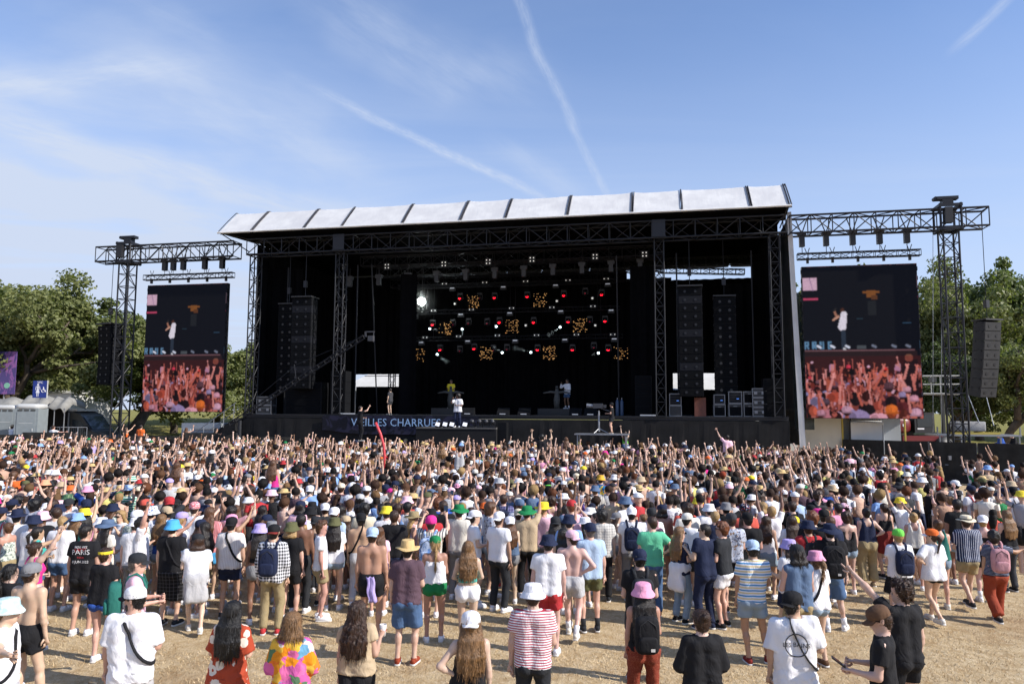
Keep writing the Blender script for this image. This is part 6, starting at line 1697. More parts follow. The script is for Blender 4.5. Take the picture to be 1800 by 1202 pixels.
# ================================================================== the people of the near crowd, front row to back
NEAR = """
57,987|m down down contra skin=fair|-12,-8|short:br|capback:grey:dgrey|bare|swimshorts:black|white||shirtless man in backwards grey cap and black shorts at left edge
15,1048|m down out stand|-75,0|short:lb|bucket:palegreen|tee:white|shorts:lgrey|white|strap|man at left edge in pale tie-dyed bucket hat holding out an open palm
20,990|f down front stand|-10,-30|pony:bk||tee:black|shorts:black|white||woman with black hair and black top behind the shirtless man at left edge
64,952|f front upout stand|-25,-15|bun:br||crop:hot|short:denim|white||woman in hot pink crop top raising one bare arm at left
68,925|f front phone stand skin=mid|-40,0|pony:dk||crop:teal|short:denim|white|phR|woman in teal top looking at her phone at left
152,921|m down down stand skin=mid|0,-30|buzz:dk||tee:black|shorts:black|white||man in black tour shirt lettered PARIS 2022
187,962|f fold down contra wide=1.1|-5,-20|short:br|band:yellow|tee:black|short:blue|white||woman in black top with yellow headband and blue shorts
243,970|m front front stand|-65,-10|short:gr|cap:char|shirt:ppink|pants:lgrey|white|bp:dteal|older man in pale pink shirt and charcoal cap facing right
238,1028|m down front stand skin=mid wide=1.3 belly=1|5,80|short:bk|cap:white:black|big:white|shorts:lgrey|white|strap sg beard|stout bearded man in white shirt with black and white cap
242,895|m down front stand wide=1.15|-10,-25|short:br|cap:white|shirt:hawaii|shorts:navy|white||man in pale hawaiian shirt and white cap
305,912|m down down stand wide=1.05|-5,0|short:br|bucket:sky|tee:black|midi:kilt|char|strap|person in sky blue bucket hat, black shirt and dark plaid kilt
348,937|f cup fold walkl skin=pale wide=1.3|25,30|bob:br|cap:char|tee:white|tight:navy|off|wrapg cupL|woman in white shirt with grey jumper tied at waist and cup
408,907|m down down stand skin=mid|0,-5|short:bk|capback:black|shirt:pinstripe|shorts:navy|char|strap|man in white pinstriped shirt with diagonal black bag strap
410,1055|f waist front contra|-5,5|long:bk||big:orangeflower|mini:orangeflower|white||woman with long black hair in orange floral dress
482,920|m down down stand skin=mid|0,0|short:dk|capback:black:dred|long:check|pants:khaki|red|bp:navy|man in black and white checked shirt and khaki trousers
529,906|f cup front walk skin=mid|20,10|bob:bl|bucket:lav|bra:black|short:ldenim|olive||blonde woman in lavender bucket hat and light denim shorts
556,906|f down front contral|-15,-10|braid:mb|capback:char|dress:dusk|mini:dusk|char||woman in dusty blue slip dress and charcoal cap
608,905|f down down walk skin=mid|-5,15|long:br|cap:beige|crop:green|short:black|white||woman in green crop top with beige cap and long brown hair
635,900|m down down walk skin=mid|0,10|short:bk|capback:black|bare|pants:lgrey|white|strapr|shirtless man in black cap with diagonal black bag strap
655,925|m down down stand skin=tan|0,0|short:br|capback:pblue|bare|swimshorts:black|white|cloth|shirtless man in pale blue cap with lavender shirt tucked in shorts
692,882|m down down stand wide=1.1 skin=mid|-3,-8|buzz:br||tee:white|pants:denim|white|bp:floralbag|man in white shirt carrying black floral backpack
717,948|m down front stand|-5,0|short:dk|straw:straw|shirt:plum|long:denim|rust||man in plum shirt and straw hat with rolled denim shorts
765,940|f down front stand wide=1.08 skin=tan|5,10|braid:bl|cap:green|cami:white|short:green|white||woman in green cap, white camisole and green shorts
758,905|m phone phone stand|-5,0|short:br|beanie:hot|tee:beigestripe|shorts:grey|white|bp:bluedye phR|person in hot pink hat filming with phone
823,950|f waist waist close|5,0|long:lb||crop:teal|short:white|white||woman with long fair hair and white shorts
870,888|f down down stand skin=mid|0,5|bob:lb|cap:char|swim:black|short:ldenim|red:grey||woman in black open backed swimsuit and light denim shorts
850,878|f down down stand|-55,-20|bun:mb||crop:rust|long:rose|off|sg|laughing woman in rust crop top and sunglasses facing right
911,893|f front down wide skin=fair|5,0|bun:br|capback:cream|bra:black|short:maroon|dred||woman in black bra top and maroon shorts
515,1075|f waist waist stand|0,-15|bob:lb||long:patchwork|long:ldenim|white||woman with short fair hair in multicoloured cardigan
630,1057|f down cup stand skin=mid|-10,-10|wavy:br||drape:beige|pants:black|black|cupR|woman with wavy brown hair in draped beige top holding cup
828,1072|f hip down contra|5,-5|long:lb|capback:white|tank:black|pants:char|black||woman in white cap and black tank top, hand on hip
937,1023|m down front stand wide=1.05|-5,0|short:br|bucket:white|tee:redstripe|pants:char|white||man in red and white striped shirt with white bucket hat
964,938|m down down stand|-5,0|short:dk|bucket:navy|tee:white|shorts:red|white||man in white shirt, navy bucket hat and red shorts
1005,930|m down hip walkl skin=pale|-10,60|short:br|capback:ppink|bare|shorts:lgrey|off:white||shirtless pale man in pink cap with light grey shorts
1037,917|m front down stand|5,10|short:gr|capback:navy|shirt:pblue|shorts:olive|char:char||man in pale blue shirt, navy cap and olive shorts
990,928|f down down stand|0,-20|long:bk||cami:black|mini:black|white||woman with long black hair in black dress beside shirtless pale man
950,880|f down down stand skin=mid|0,0|pony:bl|cap:blue|sleeveless:pyellow|skirt:ppink|white|redstrap|woman in blue cap, pale yellow top and pink skirt
1145,907|m down hip stand|0,50|short:br||tee:mint|pants:denim|rust||man in mint green polo shirt and jeans
1124,963|m front front stand|0,0|short:bk|capback:navy|tee:black|shorts:char|char|bp:char|man in navy backwards cap and black shirt behind pink bucket hat woman
1130,1022|f down front stand skin=tan|0,-5|long:dk|bucket:pink|tank:black|pants:rustdots|white|bp:black:logo|woman in pink bucket hat with black backpack and rust trousers
1232,1070|f waist waist stand skin=pale wide=1.1|5,5|bun:br||long:black|wide:black|black||woman with dark tied hair in loose black long sleeved top
1058,893|m down down stand|-5,0|curly:bk||shirt:lightplaid|pants:black|char||man with black curly hair in light plaid shirt
1110,890|m down down stand|-8,0|short:dk|capback:white|tee:white|pants:grey|white|bp:navy|man in white cap and white shirt with navy backpack
1195,925|f fold front stand|-60,-15|long:lb||tee:navy|pants:ldenim|black|wrap sg beerR|blonde woman in navy shirt with white jumper tied at waist
1238,920|m cup down stand|25,45|short:dk||tee:navy|pants:navy|navy|wrapx sg|dark haired man in navy shirt and navy trousers talking
1268,917|m front down stand|50,25|mop:gi||tee:char|shorts:white|black|sg|man with ginger curls and sunglasses in charcoal shirt
1285,900|m down front stand|-5,10|short:br|cap:dgrey|tee:greyflower|shorts:black|brown||man in grey floral shirt and dark grey cap
1313,899|m down front stand wide=1.15 skin=mid|-12,30|short:bk|cap:black|tee:black|shorts:char|white||broad man in black cap and plain black shirt
1322,947|m down front contra skin=tan|-5,0|buzz:dk|capback:pblue|tee:bluestripe|shorts:ldenim|dred||man in blue and yellow striped polo with pale blue cap
1308,884|m down down stand wide=1.2|0,0|short:br|beanie:floralcap|tee:coral|shorts:navy|white||broad man in coral shirt and patterned bandana
1340,882|f front down stand|50,15|bob:bl||tee:ppink|skirt:ppink|white||blonde woman in pale pink dress facing left
1393,1037|m down cup stand wide=1.15 skin=mid|-10,-50|short:bk|capback:black|big:white|shorts:black|white|strap sg cupR|man in white shirt printed LES BAINS holding cup
1400,955|m fold down stand|10,0|bob:dk|cap:char|sleeveless:dusk|long:khaki|white||man in dusty blue sleeveless top and charcoal cap
1386,946|f front front stand|25,20|bob:br|bucket:lav|tee:white|shorts:navy|white||person in lavender bucket hat behind the dusty blue sleeveless man
1433,966|f front down stand|20,0|pony:lb|bucket:pink|tee:white|short:ldenim|brown|strapr|woman in pink bucket hat, white shirt and light denim shorts
1458,918|m down down contra wide=1.1|-12,-5|short:bk|sunhat:navy|tee:black|long:denim|white:white|bpb:black:logo|man in navy sun hat with very large black backpack
1420,913|m down down stand wide=1.1 skin=tan|0,-10|short:br|bucket:navy|sleeveless:red|shorts:black|white|bp:char|muscular man in red tank top and navy hat
1487,897|f down down stand|0,0|curly:br||swim:black|short:ldenim|white||woman with brown curls in black top with bare upper back
1522,892|f down hip stand|-5,0|bun:bk||tank:navy|wide:khaki|beige||woman in navy tank top and wide khaki trousers
1553,884|f cup down contra|5,25|pony:br||cami:black|short:black|char|wrapr cupL|woman in black camisole with dark red jumper tied at waist
1578,928|f front down stand wide=1.2|-5,0|bun:bl|cap:lgreen|tee:white|skirt:black|white|bp:navy|woman in bright green cap with navy backpack
1637,928|f hip down walk|5,45|pony:br|cap:orange:white|big:white|tight:black|off||woman in orange cap and oversized white shirt
1648,912|f down front stand|-10,-10|bun:mb||tank:dteal|short:ldenim|off||woman with brown bun in dark teal top
1697,903|m front front walk|-8,-10|short:br|boater:cream|shirt:navystripe|shorts:khaki|char|bpx|man in navy striped shirt and cream boater hat
1727,904|f down down stand skin=pale|-20,-15|bun:bl|capback:white|bra:black|mini:black|white:white||woman in white cap and black bikini top near right edge
1746,932|f down out walk skin=tan|-12,-5|mop:dk||tee:navyfine|wide:rust|char|bp:rose|person in navy fine striped shirt with rose backpack and rust trousers
1768,896|f front front stand|5,15|long:lb||cami:black|pants:dgrey|black||woman with fair long hair in black camisole near right edge
1583,1020|m point down stand|15,40|mop:br||tee:black|shorts:black|white||young man in black shirt pointing one arm high toward stage
1546,1062|m front front stand|60,15,-18|buzz:br|cap:brown|tee:black|shorts:black|white|sg phL|young man in brown cap and black shirt looking at phone
1587,872|f down down stand|-8,0|long:br||tank:white|pants:lgrey|white|wrapg|woman in white tank top with light grey jumper at waist
1668,872|f upbend up stand|5,10|bun:lb||cami:dred|short:ldenim|white||woman in dark red top with both arms raised right of centre
1620,836|m down down stand|-5,5|short:dk|band:dred|tee:denim|pants:char|char|bp:grey|man in denim shirt with grey backpack and red headband
1678,843|m front front stand wide=1.15|25,25|short:dk|capback:white|tee:lgrey|shorts:navy|white|strap sg beard|bearded man in white cap and light grey shirt
1706,852|m down down stand|15,10|short:dk|cap:navy|tee:white|shorts:navy|white|bp:red|man in white shirt with red backpack and navy cap
1780,854|m down down stand|-5,0|short:bk|capback:black|tee:white|pants:navy|white|strap|man in loose white shirt and black cap at right edge
1765,856|m front phone stand|10,5|short:bk|cap:navy|bare|shorts:navy|white|phR|shirtless man in navy cap filming with phone near right edge
1726,839|m down down stand|5,0|short:dk|cap:olive|tee:rose|shorts:khaki|white|bp:dgrey|man in olive cap and rose shirt with dark grey backpack
1515,826|m down down stand|-5,5|short:br||tee:pyellow|shorts:khaki|white||man in pale yellow shirt beside the dark metal barrier
1508,849|m down down stand|45,20|short:dk||tee:white|shorts:grey|white|beard|bearded man in white shirt facing left
1547,829|m upout down stand|5,0|short:bk|beanie:black|sleeveless:red|shorts:navy|white||man in red vest and black cap reaching one arm up
1555,855|f down down stand|0,0|long:br|bucket:orange|cami:off|mini:lgrey|white||person in orange bucket hat near right centre
1580,846|m down front stand skin=mid|-25,-15|short:bk|wide:char|sleeveless:lgrey|shorts:grey|white||man in wide charcoal hat and light grey vest
1571,847|f front front stand|20,60|long:bl||tank:yellow|short:denim|white||fair haired woman in yellow top behind the wide charcoal hat
1540,870|f down down stand|-5,0|long:dk||tank:rose|short:black|white||woman with long dark hair and rose top behind ponytailed woman
1573,875|f down down stand skin=tan|-5,0|long:dk||tank:white|short:grey|white||woman with straight dark hair and white top in front of wide hat man
1204,880|m down front stand skin=mid|8,0|short:bk|cap:black|tee:coral|shorts:navy|white|bp:red|man in coral shirt with red backpack
1245,836|f down front stand|-25,-15|wavy:bl||crop:mint|pants:navy|white||blonde woman in mint crop top and navy trousers
1270,828|m down down stand|-5,0|short:gi|beanie:rust|tee:char|pants:char|white||man in rust beanie and charcoal shirt with yellow lettering
1246,884|m cup down stand|10,15|short:br|bucket:white|shirt:white|shorts:beige|white|cupL|person in white bucket hat and white shirt with cup
1287,857|m down down stand|-10,-10|short:bk|cap:black|tee:white|shorts:grey|white|bp:dgrey|person in black cap and white shirt with dark grey backpack
1325,864|f down down stand|10,30|long:mb|cap:char|tank:brown|short:denim|white||woman in charcoal cap and brown top
1335,853|f down down stand|-5,0|long:br|straw:straw|tank:rose|mini:beige|white||woman in straw hat and rose top right of coral shirt man
1376,860|f down down stand skin=pale|15,35|long:br|cap:white|cami:off|short:denim|white||woman in white cap with long brown hair, bare shouldered
1364,866|f down down stand skin=fair|0,0|long:br||tank:black|pants:olive|char||woman with long brown hair in black vest and olive trousers
1392,880|m down front stand|0,5|short:br||tee:black|shorts:char|white|bp:navy|short haired man in black shirt with navy backpack
1437,860|m down down stand|-5,-5|curly:br||tee:black|shorts:black|white|bpb:dgrey|curly haired man with large dark grey backpack
1425,886|f down down stand|5,5|long:bl|cap:black|tank:char|short:denim|white||woman in black cap with very long blonde hair
1462,852|m down down stand|5,0|short:br|straw:beige|tee:blue|shorts:navy|white||man in blue shirt and beige sun hat
1480,874|f front front stand|50,20|long:br||tee:black|short:ldenim|white||woman in black shirt facing left beside the large dark grey backpack
1432,845|f upbend phone stand|0,0|wavy:br|wide:beige|tank:cream|midi:beige|white||woman in wide beige sun hat reaching forward
1110,855|m front front stand skin=mid|-40,-20|short:br|bucket:white|bare|shorts:denim|white|beard|shirtless bearded man in white bucket hat facing right
1122,852|m out front stand skin=fair|-60,60|short:br|fedora:straw:b|bare|shorts:lblue|white||shirtless man in banded straw hat with arm outstretched
1013,831|m up down stand|-5,0|short:dk|capback:cream|tee:white|shorts:black|white|bp:black:logo|man in cream cap and white shirt with black backpack
963,843|m down down stand|5,0|short:bk|capback:black:lgreen|tee:bluedye|shorts:lgrey|white||man in blue tie-dyed shirt with green brimmed black cap
1056,834|m down down stand|-10,-5|short:br|bucket:gold|shirt:tropic|shorts:navy|white||man in gold bucket hat and blue tropical shirt
1080,833|m down down stand|-5,0|short:br|bucket:white|shirt:purple|shorts:khaki|white||man in white bucket hat and purple shirt
1046,852|m down down stand|10,-25|short:lb|bucket:dusk|tee:beigestripe|shorts:beige|white||man in dusty blue bucket hat and striped shirt
1032,869|f down down stand skin=mid|-5,5|pony:mb||tank:purple|short:ldenim|white||woman with brown ponytail in purple tank top
988,877|f down down stand skin=tan|5,-10|long:br||tank:hot|short:denim|white||woman with brown hair in hot pink top
970,870|f down down stand|0,0|curly:br||tank:rose|mini:rose|white||woman with long brown curls in rose top
1000,903|m down down stand|0,0|short:dk|bucket:navy|tee:lblue|shorts:grey|white||person in plain navy bucket hat and light blue shirt
1145,891|m down down stand|10,-10|short:bk|cap:char|tee:white|shorts:maroon|white|bp:rose|person in charcoal cap and white shirt with rose backpack
1190,872|f down up stand skin=mid|0,0|long:dk||cami:black|pants:black|black||woman with long dark hair and black straps raising one arm
911,874|f down down stand|0,0|curly:br|cap:off|tee:purplaid|short:khaki|white||person in off white cap and purple plaid shirt
905,826|m down down stand|0,10|short:br||tee:tiedye|shorts:khaki|white||person in pale tie-dyed shirt
921,828|m down down stand|0,0|short:br|cap:dusk|tee:char|shorts:denim|white||man in dusty blue cap and charcoal shirt
885,868|m down down stand|0,0|buzz:br||tee:purplaid|shorts:navy|white|bp:navy|short haired man in purple plaid shirt with navy backpack
802,831|m upbend upbend stand|0,0|short:bk|cap:white|tee:black|shorts:black|white||man in white cap and black shirt holding head with both hands
772,834|m down down stand wide=1.2|0,0|short:gr|cap:lgrey|tee:black|shorts:navy|white||broad man in light grey cap and black shirt
755,862|f down down stand|0,0|long:bk||tank:green|pants:black|white||woman with long black hair in green top, left one of two
798,862|f down down stand|0,0|long:bk||tank:green|pants:black|char|wrapb|woman in green top with blue jumper tied at waist
818,855|m down down stand skin=tan|0,0|afro:mb||tee:black|shorts:black|white||person with big brown curls in black shirt
852,858|f down down stand|-5,0|bun:bk||tank:black|short:black|white||woman with black bun and black vest
835,824|m phone up stand|5,0|short:bk|cap:off|tee:white|shorts:grey|white||tall person in loose white shirt with hands up
770,876|m phone phone stand|-10,-5|mop:gi||tee:blue|shorts:navy|white|phR|ginger haired person in blue shirt with phone
717,881|m down fistup stand skin=mid|-15,0|short:bk||tee:white|shorts:navy|white||short haired man in white shirt raising one fist
700,884|m down down stand|0,-5|buzz:br||tank:lblue|shorts:navy|white||short haired person in light blue vest between white shirts
680,888|m down down stand|0,0|short:br|bucket:yellow|tee:white|shorts:grey|white|strapr|person in bright yellow bucket hat and white shirt
678,850|m down down stand|5,0|short:bk|cap:navy|tee:lgrey|shorts:grey|white|strapr|man in navy cap and light grey shirt with diagonal strap
695,844|m down upbend stand skin=mid|0,-5|short:bk|cap:navy|tee:white|shorts:navy|white|bp:dgrey phR|man in navy cap with dark grey backpack lifting a phone
726,840|m down down stand|0,0|short:br|capback:olive|tee:brown|shorts:grey|white||man in olive cap and brown shirt
645,853|m down down stand wide=1.1|-5,-8|short:br|cap:white|tee:white|shorts:denim|white||man in white cap and white shirt behind dark curly hair
633,867|m down down stand|0,0|curly:bk|cap:lgrey|tee:white|shorts:black|white||person in light grey cap and white shirt
641,882|m down down stand|5,0|curly:bk||tee:cream|shorts:black|white||man with dark curls in cream shirt
623,849|m down down stand skin=mid|170,0|short:br|cap:hot|bare|shorts:grey|white|sg strap|shirtless man in hot pink cap facing the camera
616,832|m down down stand skin=mid|160,10|short:dk|bucket:pink|bare|shorts:blue|white||man in pink foam bucket hat facing the camera
588,890|m down down stand|-5,0|short:br|capback:white|tee:pblue|shorts:black|white|strapr|man in white backwards cap and pale blue shirt
545,852|m down upbend stand|5,0|short:gr|capback:white|tee:lblue|shorts:denim|white|phR|man in white cap and light blue shirt lifting phone
529,879|m down down stand|0,-25|bob:dk|cap:navy:red|tee:ppink|shorts:khaki|white|strapr|man in navy and red cap and pale pink shirt
549,882|f down down stand|5,0|bob:bk|fedora:black|cami:lav|mini:black|white||person in black felt hat with lavender top
600,848|m down down stand|0,0|short:br|cap:cream|tee:plum|shorts:grey|white||man in cream cap and plum shirt
470,903|f down front stand skin=mid|-15,-15|pony:mb|cap:navy|tank:white|mini:navy|white|strap|woman in navy cap and white tank top
462,888|f shade down stand|-10,0|wavy:dk||crop:coral|short:denim|white||dark haired woman with orange scarf shading her eyes
440,853|m down down stand skin=tan wide=1.1|-5,-15|afro:br||bare|shorts:char|white||shirtless muscular man with brown curls
390,861|m down fistup stand skin=tan|-5,0|bob:bk|wide:black|bare|shorts:brown|white||shirtless man in wide black hat raising a fist
408,890|m down upbend stand|-5,-15|mop:dk||tee:rose|shorts:khaki|white||dark haired person in rose shirt lifting one arm
370,891|m down down stand wide=1.1|-8,-20|wavy:mb||tee:pinkstripe|shorts:sky|white||person with long brown curls in pink striped shirt
343,881|m down phone stand|-5,-5|short:br|beanie:bandana|tee:white|shorts:lgrey|white||person in red patterned bandana and white shirt
310,876|f down down stand|-5,-5|bob:bk|cap:black|tank:pblue|short:denim|white|strap|woman in black cap and pale blue tank top
357,839|m down phone stand skin=mid|-20,-5|short:dk|band:orange|tee:white|shorts:grey|white|phR|man with orange headband and white shirt holding phone
408,834|m down down stand|0,0|short:bk|bucket:black|tee:white|shorts:grey|white||person in black bucket hat over a white shirt
285,903|f down down stand|-10,0|long:lb||tank:blue|short:ldenim|white||woman with long fair brown hair in blue top
268,888|m down down stand|0,-15|short:br|bucket:blueflower|shirt:blueflower|shorts:white|white||person in blue flowered white bucket hat
257,876|m down down stand|-5,-25|short:br|cap:coral|tee:coral|shorts:navy|white||man in coral cap behind the white cap
245,854|f down phone stand|-5,0|long:br|cap:cream|tank:brown|short:black|white||woman in cream cap with long brown hair
226,851|m down down stand|0,0|short:br|turban:bluedye|tee:greenband|shorts:beige|white||person in blue head scarf with green striped towel
212,853|f down down stand|0,-5|wavy:bl|straw:straw|tank:beige|mini:beige|white||woman in plain straw hat with fair hair
183,850|m down upbend stand wide=1.1|-5,-10|short:dk|cap:char|tee:navy|shorts:black|white||man in charcoal cap and navy shirt shading his eyes
152,876|m down down stand|0,35|buzz:dk|capback:navy|tee:white|shorts:grey|white|strapr|man in navy backwards cap and white shirt facing left
155,853|m upbend down stand|-5,-15|short:br|bucket:pink|tee:blue|shorts:grey|white||person in pink bucket hat and blue shirt at left
120,867|m down down stand|-5,-10|short:br|bucket:camo|tee:white|shorts:navy|white|bp:black|person in green camouflage bucket hat
105,878|f down front stand|-35,-20|wavy:lb|bucket:ppink|tee:white|shorts:grey|white|bp:dgrey|woman in pale pink bucket hat with dark grey backpack
137,900|f down down stand|-15,-10|wavy:lb|bucket:lblue|cami:mint|mini:denim|white||woman in light blue bucket hat with long wavy fair hair
190,911|f down front stand skin=mid|-25,-20|long:dk|sunhat:dusk|tee:off|shorts:navy|white||woman in broad dusty blue sun hat
212,897|f face down stand|155,10|wavy:bl||sleeveless:white|mini:white|white|sg|blonde woman in sunglasses facing the camera with hand at mouth
85,858|f down shade stand|-5,-5|long:mb||tank:white|short:denim|white||woman with long brown hair raising tattooed arm
62,868|m down down stand wide=1.05|-15,-15|short:bk|cap:black|long:lace|shorts:navy|white|strapr|person in black cap and beige lace shirt
22,876|m down down stand|-15,-15|short:bk|cap:navy|tee:white|shorts:black|white||man in navy cap and plain white shirt near left edge
3,890|m down front stand|-20,-15|short:br|cap:navy|tee:redwhitev|shorts:brown|white|bp:mint|man in red striped shirt and navy cap at left edge
20,855|m down down stand wide=1.1|-120,0|buzz:gr||tee:black|shorts:black|white|sg|bald man in dark sunglasses facing right
33,870|f down down stand|-10,-10|curly:bk||tee:black|mini:black|white||woman with big black curls in black top at left
54,837|m down down stand|0,0|bob:mb|bucket:dgrey|tee:coral|shorts:grey|white||person in dark grey bucket hat and coral top
25,827|m down shade stand|5,0|curly:mb||tee:orange|shorts:navy|white||person with brown curls in orange shirt at left
80,842|m down down stand|0,-5|short:br|bucket:peach|tee:black|shorts:black|white||person in peach bucket hat and black shirt
280,843|m fistup down stand|0,0|short:bk|capback:black|bare|shorts:grey|white||shirtless man in black cap stretching an arm, left of centre
232,835|m down down stand|0,0|short:br|bucket:greenband|tee:sketch|shorts:grey|white||person in green and white banded bucket hat
"""
LISTED = []
for ln_ in NEAR.strip().split('\n'):
 LISTED.append(D(ln_))
# people lifted on shoulders
RIDERS = """
312,812|f upout down sit lift=.62|0,0|wavy:mb||bra:lblue|short:white|white||woman in white shorts sitting on shoulders in left crowd
373,790|f waist upout sit lift=.62|-10,0|long:dk|cap:white|crop:navy|short:white|white||woman in white cap and navy top sitting on shoulders
222,742|f upbend fore sit lift=.66|-20,-20|long:br||crop:orange|short:white|white||woman in orange top sitting on shoulders far left
246,766|f down out sit lift=.6|-60,-20|long:br||tank:white|short:white|white||woman in white vest on shoulders pointing right
480,808|f down down sit lift=.62|0,0|long:mb||tank:hot|short:denim|white||woman in pink vest sitting on shoulders left of centre
328,748|f down upbend sit lift=.66|0,0|wavy:mb||crop:peach|short:denim|white||woman in peach top sitting on shoulders in far crowd
381,737|f waist out sit lift=.66|-70,0|long:dk||crop:black|short:denim|white||woman in black top on shoulders with arm stretched out
777,780|f waist waist sit lift=.64|0,5|wavy:lb||bra:black|short:black|white||woman with fair waves and bare midriff on shoulders
808,784|f upbend upbend sit lift=.62|0,0|bun:br||tank:lgrey|short:lgrey|white||woman in light grey vest with arms raised on shoulders
887,782|f shade upbend sit lift=.62|-10,0|bun:br||crop:animal|short:animal|white||woman in brown patterned swimsuit on shoulders
952,762|m upbend upbend sit lift=.62|0,0|curly:bk||tee:black|short:black|white||person in black shirt with curly hair on shoulders
995,768|f waist waist sit lift=.62|0,5|long:mb||crop:pink|short:char|white||woman in pink crop top sitting on shoulders
1099,758|f up up sit lift=.64|0,0|wavy:br||crop:lgreen|short:denim|white||woman in bright green top with arms up on shoulders
1278,764|m upout down sit lift=.62|10,0|short:dk||tee:ppink|short:lblue|white||person in pale pink shirt stretching an arm on shoulders
132,762|f front front sit lift=.6|-40,-10|bob:br||bra:off|short:hot|white||woman in hot pink shorts sitting on shoulders at left
164,770|f waist fore sit lift=.6|-50,-10|long:mb||tank:lav|short:black|white||woman in lavender vest leaning on shoulders at left
23,735|m out up sit lift=.66|-25,0|short:br|cap:beige|tee:white|shorts:grey|white||person in white shirt and beige cap on shoulders far left
45,735|m up out sit lift=.66|-35,0|short:br||tee:white|shorts:grey|white|strap|person in white shirt with both arms spread on shoulders
65,738|f face face sit lift=.64|180,0|long:dk|wide:black|cami:blue|short:denim|white|sg|woman in black hat facing camera on shoulders far left
95,735|m out out sit lift=.64|-20,0|short:br||tee:white|shorts:grey|white||child in white shirt with outstretched arms on shoulders
249,731|m down down sit lift=.7|-10,0|short:dk||tee:orange|shorts:navy|white||child in orange shirt raised above the far left crowd
"""
def DR(s):
 f = s.split('|'); a = f[1].split(); lift = [float(t.split('=')[1]) for t in a if t.startswith('lift')][0]
 f[1] = ' '.join(t for t in a if not t.startswith('lift'))
 g_ = place_lift[0]; place_lift[0] = lift
 r = D('|'.join(f)); place_lift[0] = g_; return r
place_lift = [0]
_place = place
def place(px, py, label, **k):
 if place_lift[0]: k['lift'] = place_lift[0]; k['group'] = 'people sitting on shoulders'
 return _place(px, py, label, **k)
RID = [DR(l) for l in RIDERS.strip().split('\n')]
RIDXY = [(r.location.x, r.location.y) for r, _ in RID]

# stage people
def onstage(px, py_top, v, zfeet, label, **k):
 u, z = onv(px, py_top, v); H = (z - zfeet) / 1.0; H = min(max(H, 1.55), 1.95)
 p_ = S(u, v, zfeet); k['H'] = H
 return mk_person(p_.x, p_.y, zfeet, label=label, res=2, **k)
sg_, sp_ = onstage(805, 692, -3, 2.83, 'singer in long white shirt and dark trousers on the small front platform', sex='m', L='fold', R='face', legs='stand', byaw=165, hyaw=-40, skin='brn', hair='afro', hc='dk', top='big', tc='white', bot='pants', bc='navy', shoe='white')
t = thing('microphone', 'small black microphone held by the singer', 'microphone', tuple(sg_.location + Vector((-.12, -.2, 1.5))))
link('handle', MB().tube([(0, 0, -.1), (0, 0, .03)], .014, 8).mesh('handle', M_phone, True), t); link('grille_ball', MB().lathe([(0, -.03), (.026, 0), (0, .03)], 8, c=(0, 0, .05)).mesh('grille_ball', M_steel, True), t)
onstage(793, 667, 4.6, Z0 + .4, 'musician in yellow shirt behind the left winged stand', sex='m', L='front', R='front', byaw=170, skin='brn', hair='short', hc='bk', top='tee', tc='yellow', bot='pants', bc='black', shoe='black')
onstage(997, 666, 4.6, Z0 + .35, 'musician in white jumper and denim shorts beside right winged stand', sex='m', L='front', R='face', byaw=130, skin='brn', hair='short', hc='bk', top='long', tc='white', bot='shorts', bc='denim', shoe='white', sock='white')
onstage(1075, 708, -2.75, 2.585, 'cameraman in black shirt and shorts working the pedestal camera', sex='m', L='front', R='front', byaw=70, skin='fair', hair='short', hc='dk', hat='capback', hatc='black', top='tee', tc='black', bot='shorts', bc='char', shoe='brown')
onstage(634, 704, -1.4, 2.0, 'photographer in black before the first banner letters', sex='m', L='front', R='phone', byaw=-60, skin='fair', hair='short', hc='dk', top='tee', tc='black', bot='pants', bc='black', shoe='black')
onstage(686, 690, .9, Z0, 'technician in grey shirt standing deep in left stage wing', sex='m', L='down', R='front', byaw=60, skin='fair', hair='short', hc='dk', top='tee', tc='dgrey', bot='shorts', bc='dgrey', shoe='black')

# ------------------------------------------------------------------ fill: the rest of the 300 nearest
def right_limit(y):      # the crowd thins out towards the fence on the right
 return 9.2 + max(0, (36 - y)) * .36 + (3.5 if y < 27 else 0)
def front_limit(x):      # the barrier line before the stage
 return 40.0 - .2 * x - (1.6 if x < 6 else 2.2)
def infield(x, y):
 if y > front_limit(x): return False
 px = 900 + x / y * 1297
 if px < -90 or px > 1890: return False
 if px > 1480:
  # open ground before the scrim fence
  if y > 34 - (px - 1480) * .018: return False
  if 1640 < px < 1700 and y > 22: return False
  if y > 25 and rnd.random() < .55: return False
  if 17 < y and 1590 < px < 1640 and rnd.random() < .6: return False
 return True
pts = [(a, b) for a, b, _, _ in PEOPLE]
cell = {}
def ck(x, y): return (int(x // .8), int(y // .8))
for a, b in pts: cell.setdefault(ck(a, b), []).append((a, b))
def free(x, y, r):
 i, j = ck(x, y)
 for di in (-1, 0, 1):
  for dj in (-1, 0, 1):
   for (a, b) in cell.get((i + di, j + dj), ()):
    if (a - x) ** 2 + (b - y) ** 2 < r * r: return False
 return True
FILL = []
tries = 0
rf = random.Random(3)
while tries < 60000:
 tries += 1
 y = 13.2 + (41 - 13.2) * rf.random() ** .9; x = (rf.random() * 2 - 1) * (y * .76)
 px = 900 + x / y * 1297
 ymin = 14.1 + .8 * sin(px * .011) + (1.0 if 900 < px < 1200 else 0) + (2.6 if px > 1450 else 0) - (1.2 if px < 700 else 0)
 if y < ymin or not infield(x, y): continue
 r = .44 if y > 24 else (.47 if y > 19 else .50)
 if px > 1480: r *= 1.25
 if not free(x, y, r): continue
 cell.setdefault(ck(x, y), []).append((x, y)); FILL.append((x, y))
FILL.sort(key=lambda q: q[1])
NLEFT = max(0, 300 - NPERS[0])
